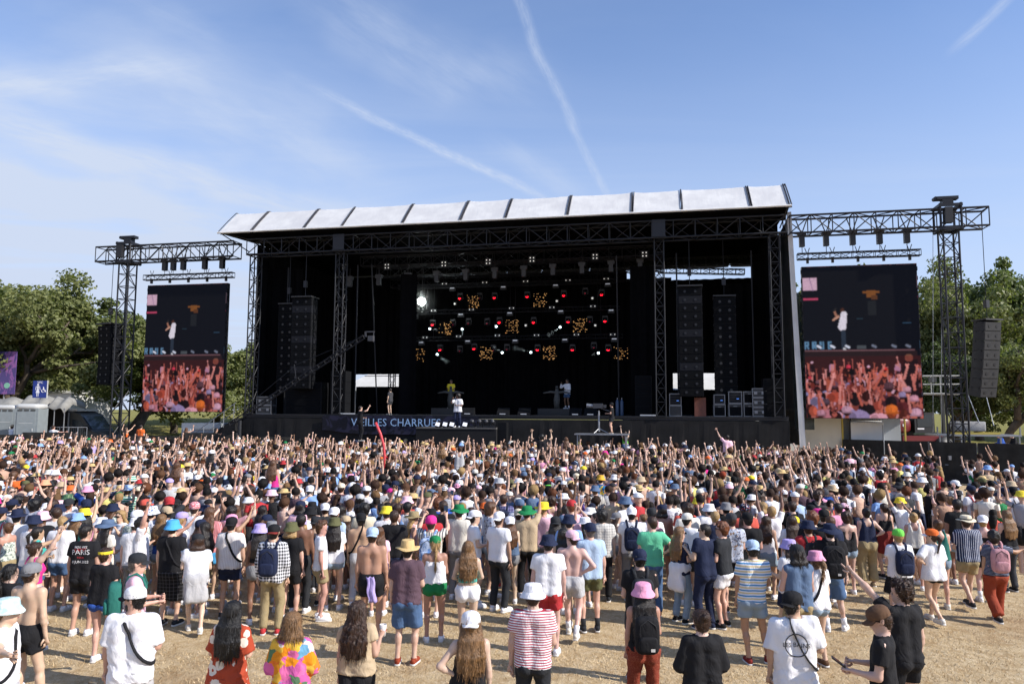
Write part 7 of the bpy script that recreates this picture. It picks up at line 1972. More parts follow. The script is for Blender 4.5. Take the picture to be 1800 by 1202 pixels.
HATS = [None] * 9 + ['cap', 'cap', 'capback', 'capback', 'bucket', 'bucket', 'bucket', 'straw', 'sunhat', 'beanie']
HATC = ['white'] * 5 + ['off', 'off', 'black', 'black', 'black', 'char', 'char', 'navy', 'navy', 'navy', 'dusk', 'grey', 'lgrey', 'beige', 'khaki', 'olive', 'red', 'yellow', 'pink', 'lblue', 'green', 'orange', 'hot', 'lav', 'ppink']
TOPC = ['white'] * 9 + ['off', 'off'] + ['black'] * 7 + ['char', 'char', 'navy', 'navy', 'grey', 'lgrey', 'lgrey', 'red', 'pblue', 'lblue', 'pink', 'ppink', 'green', 'pyellow', 'coral', 'khaki', 'rose', 'beige', 'plum', 'dusk', 'hawaii', 'greyflower', 'redstripe', 'lightplaid']
HAIRC = ['dk', 'dk', 'dk', 'br', 'br', 'br', 'br', 'mb', 'mb', 'lb', 'bl', 'bk', 'bk', 'dk', 'br', 'gi']
HCW = dict(dk='dark', br='brown', mb='brown', lb='fair', bl='blonde', bk='black', gi='ginger', gr='grey')
ANCH = [(r.location.x, r.location.y, l_) for (r, _), l_ in [(LISTED[i], n) for i, n in []]]
ANCHN = ['yellow bucket hat', 'hot pink hat', 'gold bucket hat', 'purple shirt', 'coral shirt', 'wide charcoal hat', 'green top', 'big brown curls', 'white boater', 'orange bucket hat', 'red backpack', 'straw hat']
byl = {r['label']: r for r, _ in LISTED}
def anchor(key, phrase):
 for l_, r in byl.items():
  if key in l_: ANCH.append((r.location.x, r.location.y, phrase)); return
for key, ph in (('bright yellow bucket', 'the yellow bucket hat'), ('gold bucket', 'the gold bucket hat'), ('purple shirt', 'the purple shirt man'), ('broad man in coral', 'the coral shirt man'), ('wide charcoal', 'the wide charcoal hat'),
    ('left one of two', 'the black haired green top'), ('big brown curls', 'the big brown curls'), ('person in orange bucket', 'the orange bucket hat'), ('pink foam', 'the pink foam hat'), ('shirtless muscular', 'the muscular bare back'),
    ('camouflage', 'the camouflage hat'), ('peach bucket', 'the peach bucket hat'), ('wide black hat', 'the wide black hat'), ('rust beanie', 'the rust beanie'), ('wide beige sun', 'the wide beige hat'), ('pale yellow shirt', 'the pale yellow shirt'),
    ('denim shirt with grey', 'the grey backpack man'), ('olive cap and rose', 'the rose shirt man'), ('green brimmed', 'the green brimmed cap'), ('hawaiian', 'the hawaiian shirt'), ('olive cap and brown', 'the olive cap'), ('banded straw', 'the banded straw hat'), ('pale tie-dyed shirt', 'the tie-dyed shirt')):
 anchor(key, ph)
import collections
_c = collections.Counter(); _q = []
for (r_, _p), ln_ in zip(LISTED, NEAR.strip().split('\n')):
 f_ = [t_.strip() for t_ in ln_.split('|')]; h_ = f_[4].split(':')
 if len(h_) > 1 and h_[1] in CN and h_[0] in ('cap', 'capback', 'bucket', 'straw', 'sunhat', 'wide', 'beanie'):
  ph = 'the %s %s' % (wordc(h_[1]), {'cap': 'cap', 'capback': 'backwards cap', 'bucket': 'bucket hat', 'straw': 'straw hat', 'sunhat': 'sun hat', 'wide': 'wide hat', 'beanie': 'hat'}[h_[0]]); _c[ph] += 1; _q.append((r_, ph))
for r_, ph in _q:
 if _c[ph] == 1 and not any(abs(r_.location.x - a_[0]) + abs(r_.location.y - a_[1]) < .1 for a_ in ANCH): ANCH.append((r_.location.x, r_.location.y, ph))
used = set(byl)
def relation(x, y):
 a = min(ANCH, key=lambda q: (q[0] - x) ** 2 + (q[1] - y) ** 2 * .6)
 dx, dy = x - a[0], y - a[1]
 far = sqrt(dx * dx + dy * dy)
 if abs(dx) > abs(dy) * .8: w_ = ('right of ' if dx > 0 else 'left of ')
 else: w_ = 'behind ' if dy > 0 else 'in front of '
 pre = '' if far < 1.4 else ('some way ' if far < 3.2 else 'far ')
 return pre + w_ + a[2]
def rand_person(x, y, r):
 sex = r.choice('mf'); far = min(1, max(0, (y - 15) / 12))
 pu = .05 + .28 * far
 L = R = 'down'
 u = r.random()
 if u < pu * .5: L, R = r.choice([('up', 'down'), ('down', 'up'), ('upout', 'down'), ('down', 'fistup')])
 elif u < pu * .8: L, R = r.choice([('up', 'up'), ('upbend', 'upbend'), ('upout', 'up')])
 elif u < pu * 1.0 + .12: L, R = r.choice([('down', 'phone'), ('down', 'fore')])
 elif u < pu + .3: L, R = r.choice([('front', 'front'), ('down', 'front')])
 hat = r.choice(HATS); hair = r.choice(['short', 'short', 'buzz', 'mop', 'curly', 'short']) if sex == 'm' else r.choice(['long', 'long', 'wavy', 'pony', 'bun', 'long'])
 if hat and sex == 'f' and hair == 'bun': hair = 'long'
 top = r.choice(['tee'] * 8 + ['bare', 'sleeveless']) if sex == 'm' else r.choice(['tank', 'tank', 'crop', 'tee', 'cami', 'tee'])
 tc = r.choice(TOPC) if top != 'bare' else 'white'
 return dict(sex=sex, L=L, R=R, legs='stand', byaw=r.choice([-75, -35, -20, -10, -5, 0, 0, 5, 10, 20, 40, 80]), hyaw=r.choice([0, 0, 0, 30, -30]), H=(r.uniform(1.70, 1.86) if sex == 'm' else r.uniform(1.57, 1.72)),
    skin=r.choice(['fair'] * 4 + ['mid'] * 4 + ['pale', 'tan', 'brn']), hair=hair, hc=r.choice(HAIRC), hat=hat, hatc=r.choice(HATC), top=top, tc=tc, bot=r.choice(['shorts', 'shorts', 'pants']) if sex == 'm' else r.choice(['short', 'short', 'mini']), bc=r.choice(['navy', 'black', 'denim', 'ldenim', 'khaki', 'grey', 'char']), shoe='white')
TW = dict(tee='shirt', tank='vest', crop='crop top', cami='strappy top', sleeveless='sleeveless top')
HW = dict(cap='cap', capback='backwards cap', bucket='bucket hat', straw='straw hat', sunhat='sun hat', beanie='beanie')
AW = {('up', 'up'): 'both arms raised', ('upbend', 'upbend'): 'arms bent up', ('upout', 'up'): 'both arms high', ('up', 'down'): 'left arm raised', ('down', 'up'): 'right arm raised', ('upout', 'down'): 'left arm spread up', ('down', 'fistup'): 'fist raised', ('down', 'phone'): 'one hand lifted', ('down', 'fore'): 'arm stretched forward'}
for x, y in FILL[:NLEFT]:
 k = rand_person(x, y, rf)
 who = 'man' if k['sex'] == 'm' else 'woman'
 hd = ('%s %s' % (wordc(k['hatc']), HW[k['hat']])) if k['hat'] else '%s hair' % HCW[k['hc']]
 if k['top'] == 'bare': base = 'shirtless man, %s' % hd
 else: base = '%s, %s, %s %s' % (who, hd, PATW.get(k['tc'], wordc(k['tc'])), TW[k['top']])
 rel = relation(x, y)
 for lb in (base + ', ' + rel, base + ', ' + AW.get((k['L'], k['R']), 'arms lowered') + ', ' + rel, base + ', ' + wordc(k['bc']) + ' bottoms, ' + rel, base + ', slightly taller, ' + rel, base + ', slightly nearer, ' + rel, base + ', slightly farther, ' + rel):
  lb = ' '.join(lb.split()[:16])
  if lb not in used: break
 used.add(lb)
 mk_person(x, y, ground(y), label=lb, **k)
REST = FILL[NLEFT:]
print('named people', NPERS[0], 'rest', len(REST), 'meshes cached', len(MCACHE), 'tris', sum(len(m.polygons) * 2 for m in MCACHE.values()))

# ------------------------------------------------------------------ the far crowd: one mass of simple figures
def tmpl(arms, hat, hair, female, lo=False):
 """vertices, triangles and colour group (0 skin 1 top 2 hair 3 hat 4 bottoms 5 shoes) of a far figure"""
 mb = MB()
 w_ = .155 if female else .19
 mb.tube([(0, 0, .96), (0, 0, 1.10), (0, 0, 1.30), (0, 0, 1.43), (0, -.01, 1.475)], [.15, .135 if female else .15, w_ * .95, w_, .09], 6 if lo else 8, mi=1, flat=.62)
 mb.tube([(0, -.01, 1.45), (0, 0, 1.56)], [.055, .05], 6, False)
 mb.lathe([(0, -.118), (.055, -.09), (.082, 0), (.07, .07), (0, .108)] if lo else [(0, -.118), (.045, -.11), (.072, -.06), (.082, 0), (.078, .05), (.05, .095), (0, .108)], 7 if lo else 8, (0, .012, 1.625), sy=1.12)
 if hat is None or hair in ('long', 'wavy', 'bob'):
  mb.lathe([(.086, -.055), (.096, 0), (.093, .05), (.062, .10), (0, .118)], 8, (0, -.012, 1.627), mi=2, sy=1.1)
 if hair in ('long', 'wavy'):
  mb.tube([(0, -.05, 1.66), (0, -.10, 1.52), (0, -.13, 1.36), (0, -.13, 1.25)], [.07, .095, .085, .05], 6, mi=2, flat=.5)
 if hair == 'curly': mb.lathe([(.05, -.09), (.115, -.03), (.13, .03), (.1, .10), (.05, .13), (0, .14)], 9, (0, -.015, 1.63), mi=2, wob=lambda t, r: .02 * sin(t * 3 + r * 40))
 if hair == 'bun': mb.lathe([(0, -.04), (.038, 0), (0, .04)], 6, (0, -.10, 1.71), mi=2)
 if hat == 'cap':
  mb.lathe([(.10, .02), (.098, .06), (.06, .10), (0, .118)], 9, (0, 0, 1.635), mi=3, sy=1.1); sg = 1 if not female else -1
  mb.add([(-.07, sg * .08, 1.665), (.07, sg * .08, 1.665), (.05, sg * .17, 1.645), (-.05, sg * .17, 1.645), (-.07, sg * .08, 1.655), (.07, sg * .08, 1.655), (.05, sg * .17, 1.638), (-.05, sg * .17, 1.638)], [(0, 1, 2, 3), (7, 6, 5, 4), (2, 1, 5, 6), (3, 2, 6, 7), (0, 3, 7, 4)], 3)
 if hat == 'bucket': mb.lathe([(.15, -.01), (.11, .04), (.098, .10), (.05, .115), (0, .116)], 10, (0, 0, 1.635), mi=3)
 if hat == 'straw': mb.lathe([(.18, .03), (.11, .04), (.10, .10), (.06, .125), (0, .12)], 11, (0, 0, 1.635), mi=3)
 for i, a in enumerate(arms):
  sg = (-1, 1)[i]; u, f_, hk = ARMS[a]; u = nrm((u[0] * sg, u[1], u[2])); f_ = nrm((f_[0] * sg, f_[1], f_[2]))
  s_ = np.array([sg * (w_ - .01), 0, 1.42]); e = s_ + u * .28; ww = e + f_ * .25
  mb.tube([s_, s_ + u * .13], [.062, .055], 4 if lo else 5, False, mi=1); mb.tube([s_ + u * .08, e, e + f_ * .08, ww], [.042, .036, .037, .024], 4 if lo else 5, False)
  hd = ww + f_ * .09
  side_ = nrm(np.cross(f_, (0, 1, 0)) + 1e-3)
  mb.tube([ww - f_ * .01, ww + f_ * .04, hd], [.024, .044, .034], 4 if lo else 5, flat=.4)
  if lo: continue
  if hk == 'open':
   for q in (-1, 0, 1): mb.tube([hd + side_ * q * .026, hd + side_ * q * .05 + f_ * .075], [.012, .008], 3)
   mb.tube([ww + f_ * .03 + side_ * .03, ww + f_ * .07 + side_ * .08], [.014, .009], 3)
  elif hk == 'fist': mb.tube([hd - f_ * .03, hd + f_ * .015], [.045, .03], 5)
 for sg in (-1, 1):
  mb.tube([(sg * .09, 0, .99), (sg * .10, .01, .60)], [.10, .085], 5, mi=4); mb.tube([(sg * .10, .01, .62), (sg * .12, 0, .02)], [.06, .04], 4, False, mi=0)
 V = np.array(mb.v, np.float32); T = []; G = []
 for f_, m_ in zip(mb.f, mb.m):
  for i in range(1, len(f_) - 1): T.append((f_[0], f_[i], f_[i + 1])); G.append(m_)
 return V, np.array(T, np.int32), np.array(G, np.int8)
rc = random.Random(9)
TM = {}
UPA = [('up', 'up'), ('up', 'down'), ('down', 'up'), ('upout', 'up'), ('upbend', 'up'), ('fistup', 'down'), ('down', 'upout'), ('fore', 'up'), ('up', 'upbend'), ('point', 'down'), ('down', 'point'), ('phone', 'phone')]
Vs = []; Ts = []; Cs = []; off = 0
rgbT = [lin(CN[c]) if c in CN else (.3, .3, .33) for c in TOPC]
for (x, y) in REST:
 far = min(1, max(0, (y - 18) / 10)); px = 900 + x / y * 1297
 pup = (.22 + .27 * far + .20 * sin(x * .9 + 1.3 * sin(y * .5)) * sin(y * .8 + x * .3)) * (1 if px < 1450 else .35)
 arms = rc.choice(UPA) if rc.random() < pup else rc.choice([('down', 'down'), ('front', 'front'), ('down', 'front')])
 hat = rc.choice([None, None, None, None, None, 'cap', 'cap', 'bucket', 'straw' if rc.random() < .3 else None, None, None]); female = rc.random() < .5
 hair = rc.choice(['long', 'wavy', 'bun', 'curly']) if female else rc.choice(['short', 'short', 'curly'])
 if hat and hair == 'curly': hair = 'short'
 key = (arms, hat, hair, female, y > 29)
 if key not in TM: TM[key] = tmpl(*key)
 V, T, G = TM[key]
 s_ = rc.uniform(1.52, 1.74) / 1.75 if female else rc.uniform(1.64, 1.93) / 1.75
 a = radians(rc.gauss(0, 30)); c, sn = cos(a) * s_, sin(a) * s_
 tl = rc.gauss(0, .05); tl2 = rc.gauss(0.02, .05)
 X = V[:, 0] + tl * V[:, 2]; Yv = V[:, 1] + tl2 * V[:, 2]
 W = np.stack([x + X * c - Yv * sn, y + X * sn + Yv * c, ground(y) + V[:, 2] * s_], 1)
 skn = SK[rc.choice(['fair'] * 5 + ['mid'] * 4 + ['pale', 'tan', 'brn'])]; j = rc.uniform(.85, 1.1)
 hk_ = rc.uniform(.55, .9); hcol = [q * hk_ for q in lin(HC[rc.choice(HAIRC)])]; topc = rgbT[rc.randrange(len(rgbT))]
 if rc.random() < .2: topc = skn
 hatc = lin(CN[rc.choice(HATC)]) if rc.random() < .8 else (.74, .74, .75)
 pal = np.array([[q * j * .95 for q in skn], topc, hcol, hatc if hat != 'straw' else lin(CN['straw']), lin(CN[rc.choice(['navy', 'black', 'denim', 'khaki', 'ldenim'])]), (.5, .5, .5)], np.float32)
 Vs.append(W); Ts.append(T + off); Cs.append(pal[G]); off += len(V)
def f_crowd(q, p):
 a = q.node('ShaderNodeAttribute', attribute_name='dye').outputs['Color']
 q.put(p.inputs['Base Color'], a); p.inputs['Roughness'].default_value = .75; p.inputs['Specular IOR Level'].default_value = .25
 bump(q, p, q.noise(q.coord('Geometry'), 22, 3), .03, .6)
M_crowd = mat('far_crowd_clothes_and_skin', (.3, .3, .3), build=f_crowd)
if Vs:
 me = np_mesh('crowd', np.concatenate(Vs), np.concatenate(Ts), M_crowd, True)
 at_ = me.color_attributes.new('dye', 'FLOAT_COLOR', 'CORNER')
 C_ = np.repeat(np.concatenate(Cs), 3, axis=0); C_ = np.concatenate([C_, np.ones((len(C_), 1), np.float32)], 1)
 at_.data.foreach_set('color', C_.astype(np.float32).ravel())
 o = struct('crowd', me, 'stuff'); tag(o, 'dense festival crowd with raised arms packed up to the stage front', 'crowd')
 print('crowd tris', len(C_) // 3)
# carriers under the riders exist in the crowd; give each rider one simple carrier when none is near
# the red foam noodle held up in the crowd
nx_, ny_ = solve(672, 800, 2.0)
t = thing('foam_tube', 'long curved red foam tube held upright above the crowd', 'foam tube', (nx_, ny_, ground(ny_) + 1.55))
link('tube', MB().tube([(0.05, 0, 0), (.08, 0, .4), (.04, 0, .8), (-.08, 0, 1.2), (-.26, 0, 1.6)], .048, 10).mesh('tube', mat('red_foam', (.62, .06, .07), .5), True), t)

# ------------------------------------------------------------------ printing on clothes, in the wearer's frame
M_prw = mat('white_print', (.72, .72, .72), .8); M_prr = mat('red_print', (.5, .03, .04), .8); M_prk = mat('black_print', (.02, .02, .025), .8); M_pry = mat('yellow_print', (.5, .42, .08), .8)
def find(sub):
 for l_, r in byl.items():
  if sub in l_: return r
def shirt_text(root, rows, y_off=-.165):
 """letters wrapped on the back of a shirt: projected onto the top's surface"""
 tops = [c for c in root.children if c.name.split('.')[0] in ('t_shirt', 'shirt', 'sleeveless_top')]
 if not tops: return
 tp = tops[0]
 from mathutils.bvhtree import BVHTree
 me0 = tp.data; bv = BVHTree.FromPolygons([v.co for v in me0.vertices], [tuple(q.vertices) for q in me0.polygons])
 for (txt, z, size, m, rot) in rows:
  if txt == 'O':
   mb = MB(); n_ = 40
   for rr_ in (.118, .108):
    o0 = len(mb.v)
    for i in range(n_): a = 2 * pi * i / n_; mb.v.append((rr_ * cos(a), rr_ * sin(a), 0))
   for i in range(n_): mb.f.append((i, (i + 1) % n_, n_ + (i + 1) % n_, n_ + i)); mb.m.append(0)
   me = mb.mesh('print_ring', m)
  else: me = text_mesh('print_' + 'text', txt, size, m, 0.)
  for v in me.vertices:
   x_, z_ = v.co.x * cos(rot) - v.co.y * sin(rot), v.co.y * cos(rot) + v.co.x * sin(rot)
   hit = bv.ray_cast(Vector((x_, -.6, z + z_)), Vector((0, 1, 0)))
   yy_ = hit[0].y if hit[0] else y_off
   v.co = Vector((x_, yy_ - .006, z + z_))
  link('printed_lettering', me, tp)
shirt_text(find('PARIS 2022'), [('NOS VIES', 1.40, .05, M_prw, 0), ('PARIS', 1.32, .115, M_prw, 0), ('SAINT', 1.36, .07, M_prr, .08), ('TOUR', 1.235, .04, M_prr, 0), ('8 JUN 2022', 1.17, .055, M_prw, 0)])
shirt_text(find('LES BAINS'), [('LES BAINS', 1.24, .062, M_prk, 0), ('O', 1.24, 0, M_prk, 0), ('X', 1.31, .03, M_prk, 0)])
shirt_text(find('rust beanie'), [('XXXX', 1.37, .06, M_pry, .0)])
# ================================================================== trees
def f_leaf(q, p):
 c = q.coord('Geometry'); n = q.noise(c, 1.1, 4, .6); oi = q.node('ShaderNodeObjectInfo').outputs['Color']; n2 = q.noise(c, 9, 2)
 col = q.mix(q.smooth(n, .3, .7), lin('#454f33'), lin('#6c7349')); col = q.mix(q.smooth(n2, .35, .75), col, lin('#868a60'))
 q.put(p.inputs['Base Color'], q.mix(1., col, oi, 'MULTIPLY')); p.inputs['Roughness'].default_value = .55
 tr = q.node('ShaderNodeBsdfTranslucent'); q.put(tr.inputs[0], q.mix(1., q.mix(1., col, oi, 'MULTIPLY'), (1.1, 1.3, .5), 'MULTIPLY'))
 ms = q.node('ShaderNodeMixShader'); ms.inputs[0].default_value = .3
 q.l.new(p.outputs[0], ms.inputs[1]); q.l.new(tr.outputs[0], ms.inputs[2]); q.l.new(ms.outputs[0], q.n['Material Output'].inputs[0])
M_leaf = mat('leaves', (.06, .09, .03), build=f_leaf, spec=.3)
M_bark = worn('bark', (.09, .07, .05), .9, .4, 3, .02)
def tree_meshes(seed, spread=1., nleaf=34000, tall=1.):
 """unit tree about 12 m tall: limbs and crown made of clumps of leaves set on the limb ends"""
 r = np.random.default_rng(seed); rr = random.Random(seed)
 mb = MB(); tips = []
 def grow(p, d, L, rad, depth):
  pts = [p]; q = p.copy(); dd = d.copy()
  for i in range(4):
   dd = (dd + Vector((rr.gauss(0, .13), rr.gauss(0, .13), rr.gauss(.03, .07)))).normalized(); q = q + dd * (L / 4); pts.append(q.copy())
  mb.tube(pts, [rad * (1 - .12 * i) for i in range(5)], 8 if depth < 2 else 5)
  if depth >= 3: tips.append(q); tips.append(pts[2]); return
  n = rr.randint(3, 4) if depth < 2 else 3
  for k in range(n):
   a = rr.uniform(0, 2 * pi) + k * 2 * pi / n; tilt = rr.uniform(.45, .95) if depth else rr.uniform(.5, .95)
   ax = dd.orthogonal().normalized(); ax = Matrix.Rotation(a, 3, dd) @ ax
   nd = (dd * cos(tilt) + ax * sin(tilt)); nd.z = max(nd.z, -.05); nd.normalize()
   st = pts[rr.choice([2, 3, 4])] if k else pts[4]
   grow(st, nd, L * rr.uniform(.62, .82), rad * .6, depth + 1)
 grow(Vector((0, 0, -.3)), Vector((0, 0, 1)), 4.0 * tall, .36, 0)
 T = np.array([list(t) for t in tips]); T[:, :2] *= spread
 lo = []
 for k in range(len(T)):
  lo.append(T[k] + r.normal(0, .5, 3))
 extra = T[r.integers(0, len(T), 70)] + r.normal(0, 1.0, (70, 3)); C = np.concatenate([np.array(lo), extra]); C = C[C[:, 2] > 1.6]
 R = r.uniform(.35, 1.05, len(C))
 k = r.integers(0, len(C), nleaf)
 u = r.normal(size=(nleaf, 3)); u /= np.linalg.norm(u, axis=1)[:, None]
 P_ = C[k] + u * (R[k] * r.random(nleaf) ** .45)[:, None] * np.array([1.15, 1.15, .75])
 s = r.uniform(.06, .15, nleaf)[:, None]
 n = u * .6 + r.normal(0, .7, (nleaf, 3)); n[:, 2] += .4; n /= np.linalg.norm(n, axis=1)[:, None]
 a = np.cross(n, r.normal(size=(nleaf, 3))); a /= np.linalg.norm(a, axis=1)[:, None]; b = np.cross(n, a)
 V = np.stack([P_ - a * s, P_ + b * s * .75, P_ + a * s, P_ - b * s * .75], 1).reshape(-1, 3)
 zt = V[:, 2].max()
 crown = np_mesh('crown', V, np.arange(nleaf * 4).reshape(-1, 4), M_leaf, False)
 tv = MB(); tv.v = [(x * spread, y * spread, z) for x, y, z in mb.v]; tv.f = mb.f; tv.m = mb.m
 it_ = V[V[:, 2] > zt - 1.0]; top_ = it_.mean(0)
 return crown, tv.mesh('trunk', M_bark, True), zt, top_
TREES = [tree_meshes(1, 1.15, 36000), tree_meshes(2, 1.0, 32000), tree_meshes(3, 1.3, 34000, .9)]
rt_ = random.Random(4)
def tree(px, py_top, Y, k, wide, tint, label):
 d = ray(px, py_top); t_ = Y / d.y; x = d.x * t_; zt = EYE + d.z * t_; zb = ground(60)
 crown, trunk, h, top_ = TREES[k]; rz_ = rt_.uniform(0, 6.28)
 s = (zt - zb) / h
 x -= (top_[0] * cos(rz_) - top_[1] * sin(rz_)) * s * wide
 t = thing('broadleaf_tree', label, 'tree', (x, Y, zb), rz_, 'trees behind the festival ground'); t.scale = (s * wide, s * wide, s)
 link('trunk', trunk, t); link('crown', crown, t, color=tint)
G1 = (1.1, 1.08, .94); G2 = (.9, .96, .82); G3 = (1.1, 1.1, .94); G4 = (.55, .64, .6)
for a in ((92, 458, 54, 0, 1.0, G1, 'broad grey green tree, largest on the left behind the toilets'), (-40, 470, 58, 1, 1.1, G2, 'dark tree cut by the left frame edge'), (15, 486, 62, 2, 1.0, G3, 'light green tree between two darker left trees'),
          (212, 528, 62, 1, 1.35, G2, 'darker tree behind the left lattice tower'), (262, 545, 60, 2, 1.1, G1, 'bushy tree just left of the left video wall'), (165, 560, 72, 1, 1.3, G4, 'dark low tree behind the camper van'), (330, 575, 70, 0, 1.1, G1, 'tree hidden mostly by the left video wall'),
          (408, 606, 78, 2, 1.0, G3, 'small pale tree in the gap left of the stage'), (445, 600, 82, 1, 1., G1, 'small tree partly behind the left stage edge'), (50, 590, 70, 0, 1.2, G4, 'dark tree low behind the purple poster'),
          (1405, 480, 62, 1, .8, G2, 'tree in the gap right of the white stage side'), (1530, 456, 66, 2, .8, G3, 'pale tree peeking above the right video wall'), (1450, 540, 58, 0, .9, G2, 'dark tree behind the left part of right video wall'),
          (1655, 447, 60, 0, .72, G1, 'tall brown green tree behind the right lattice tower'), (1752, 452, 66, 1, .75, G2, 'tall dark green tree at the right'), (1705, 500, 56, 2, .8, G1, 'light olive tree behind the right speaker array'), (1830, 500, 58, 1, .9, G4, 'dark tree cut by the right frame edge'),
          (1780, 590, 48, 2, .8, G3, 'low bright green tree near the right frame edge'), (1640, 600, 52, 1, .9, G4, 'dark low tree right of right video wall'), (1720, 620, 54, 0, 1.0, G4, 'dark shrubby tree low behind the right fence'), (1560, 590, 64, 0, 1.1, G4, 'tree hidden mostly by the right video wall'), (1900, 470, 64, 0, 1., G2, 'tree just beyond the right frame edge'), (-160, 500, 60, 0, 1.1, G1, 'tree beyond the left frame edge')):
 tree(*a)

# ================================================================== left side: toilets, van, sign, tents, fences
def at(px, py, Y):
 d = ray(px, py); t_ = Y / d.y; return Vector((d.x * t_, Y, EYE + d.z * t_))
M_grey = worn('toilet_grey_plastic', (.22, .25, .26), .5, .1, 3); M_lgrey = mat('pale_grey_plastic', (.5, .51, .5), .5)
M_van = worn('dark_van_paint', (.05, .052, .05), .35, .2, 1, spec=.6); M_glass = mat('van_glass', (.03, .04, .05), .08)
def toilet(px, Y, label, w_=1.15, h_=2.45, ztop=None, py=722):
 b = at(px, py, Y); zb = b.z - h_
 t = thing('portable_toilet', label, 'portable toilet', (b.x, Y, zb), radians(8), 'portable toilets')
 link('cabin', MB().box((0, 0, h_ * .45), (w_, w_, h_ * .9)).mesh('cabin', M_grey), t)
 link('roof', superbox((0, 0, h_ * .94), (w_ * 1.08, w_ * 1.08, h_ * .13), 14, 6, .35).mesh('roof', M_lgrey, True), t)
 dr = link('door', MB().box((0, -w_ / 2 - .015, h_ * .43), (w_ * .8, .03, h_ * .8)).mesh('door', M_grey), t)
 for k in range(3): boxo('vent', M_van, t, (-w_ * .28 + k * w_ * .28, -w_ / 2 - .01, h_ * .86), (w_ * .2, .02, .1))
 boxo('handle', M_lgrey, dr, (w_ * .3, -w_ / 2 - .04, h_ * .42), (.05, .03, .16))
 for k in range(2): boxo('door_panel', M_lgrey, dr, (0, -w_ / 2 - .034, h_ * (.25 + .32 * k)), (w_ * .6, .008, .02))
toilet(57, 44, 'grey portable toilet with pale roof at left behind the crowd', 1.25, 2.6, py=710)
toilet(18, 46, 'portable toilet nearer the left frame edge', 1.2, 2.4, py=712)
# wc sign
b = at(71.5, 669, 45)
t = thing('toilet_sign', 'blue WC sign with woman and wheelchair symbols on a pole', 'sign', (b.x, 45, 0))
zs = b.z; w_ = .86; h_ = 1.04
boxo('board', mat('sign_blue', lin('#16307c'), .5), t, (0, 0, zs - h_ / 2), (w_, .05, h_)); boxo('frame_edge', M_lgrey, t, (w_ / 2 + .01, .0, zs - h_ / 2), (.03, .07, h_ + .03))
rod('pole', M_steel, t, (0, .05, ground(45)), (0, .05, zs - h_), .03)
M_sw = mat('sign_white', (.75, .75, .78), .6)
link('lettering', text_mesh('lettering', 'WC', .2, M_sw, .002), t, (0, -.032, zs - .11), (radians(90), 0, 0))
pw = MB(); cx = -.12
def disc(mb, x, z, r_, n=14): mb.add([(x + r_ * cos(2 * pi * i / n), 0, z + r_ * sin(2 * pi * i / n)) for i in range(n)], [tuple(range(n))])
disc(pw, cx, .30, .06); pw.add([(cx - .07, 0, .22), (cx + .07, 0, .22), (cx + .04, 0, .08), (cx + .12, 0, -.2), (cx - .12, 0, -.2), (cx - .04, 0, .08)], [(0, 5, 2, 1), (5, 4, 3, 2)])
pw.add([(cx - .12, 0, .2), (cx - .08, 0, .2), (cx - .12, 0, -.02), (cx - .16, 0, -.02)], [(0, 3, 2, 1)]); pw.add([(cx + .12, 0, .2), (cx + .08, 0, .2), (cx + .12, 0, -.02), (cx + .16, 0, -.02)], [(0, 1, 2, 3)])
pw.add([(cx - .06, 0, -.2), (cx - .02, 0, -.2), (cx - .02, 0, -.42), (cx - .06, 0, -.42)], [(0, 3, 2, 1)]); pw.add([(cx + .06, 0, -.2), (cx + .02, 0, -.2), (cx + .02, 0, -.42), (cx + .06, 0, -.42)], [(0, 1, 2, 3)])
link('woman_symbol', pw.mesh('woman_symbol', M_sw), t, (0, -.032, zs - h_ / 2 - .02))
ww_ = MB(); x0 = .22
disc(ww_, x0, .14, .035); ww_.tube([(x0, 0, .1), (x0, 0, -.02), (x0 + .09, 0, -.02), (x0 + .13, 0, -.14)], .02, 4); ww_.tube([(x0, 0, .06), (x0 + .07, 0, .05)], .015, 4)
ww_.tube([(x0 - .02 + .09 * cos(a_), 0, -.07 + .09 * sin(a_)) for a_ in [pi * .6 + i * .35 for i in range(14)]], .014, 4)
link('wheelchair_symbol', ww_.mesh('wheelchair_symbol', M_sw), t, (0, -.032, zs - h_ / 2 - .02))
# camper van
b = at(150, 725, 50)
van = thing('camper_van', 'dark grey motorhome with white lettering parked behind the fence at left', 'camper van', (b.x - .4, 50, ground(50) + .1), radians(-6))
vz = lambda py: at(150, py, 50).z - ground(50) - .1
sd_ = MB(); prof = [(-3.6, .5), (-3.6, 3.1), (-.1 + .35, 3.15), (.9, 2.9), (1.75, 1.85), (2.5, 1.55), (2.75, 1.2), (2.75, .5)]
nP = len(prof); sd_.v = [(x, -1.1, z) for x, z in prof] + [(x, 1.1, z) for x, z in prof]
sd_.f = [tuple(reversed(range(nP))), tuple(range(nP, 2 * nP))] + [(i, (i + 1) % nP, nP + (i + 1) % nP, nP + i) for i in range(nP)]; sd_.m = [0] * len(sd_.f)
link('body', sd_.mesh('body', M_van), van)
boxo('roof_cap', M_cream, van, (-1.5, 0, 3.2), (4.2, 2.2, .14))
link('windscreen', MB().add([(1.0, -1.0, 2.78), (1.70, -1.0, 1.92), (1.70, 1.0, 1.92), (1.0, 1.0, 2.78)], [(0, 1, 2, 3)]).mesh('windscreen', M_glass), van, (.03, 0, .03))
link('side_window', MB().add([(.35, -1.115, 1.75), (1.5, -1.115, 1.75), (.95, -1.115, 2.5), (.35, -1.115, 2.6)], [(0, 1, 2, 3)]).mesh('side_window', M_glass), van)
boxo('door_pillar', M_lgrey, van, (.08, -1.12, 1.75), (.08, .03, 2.6))
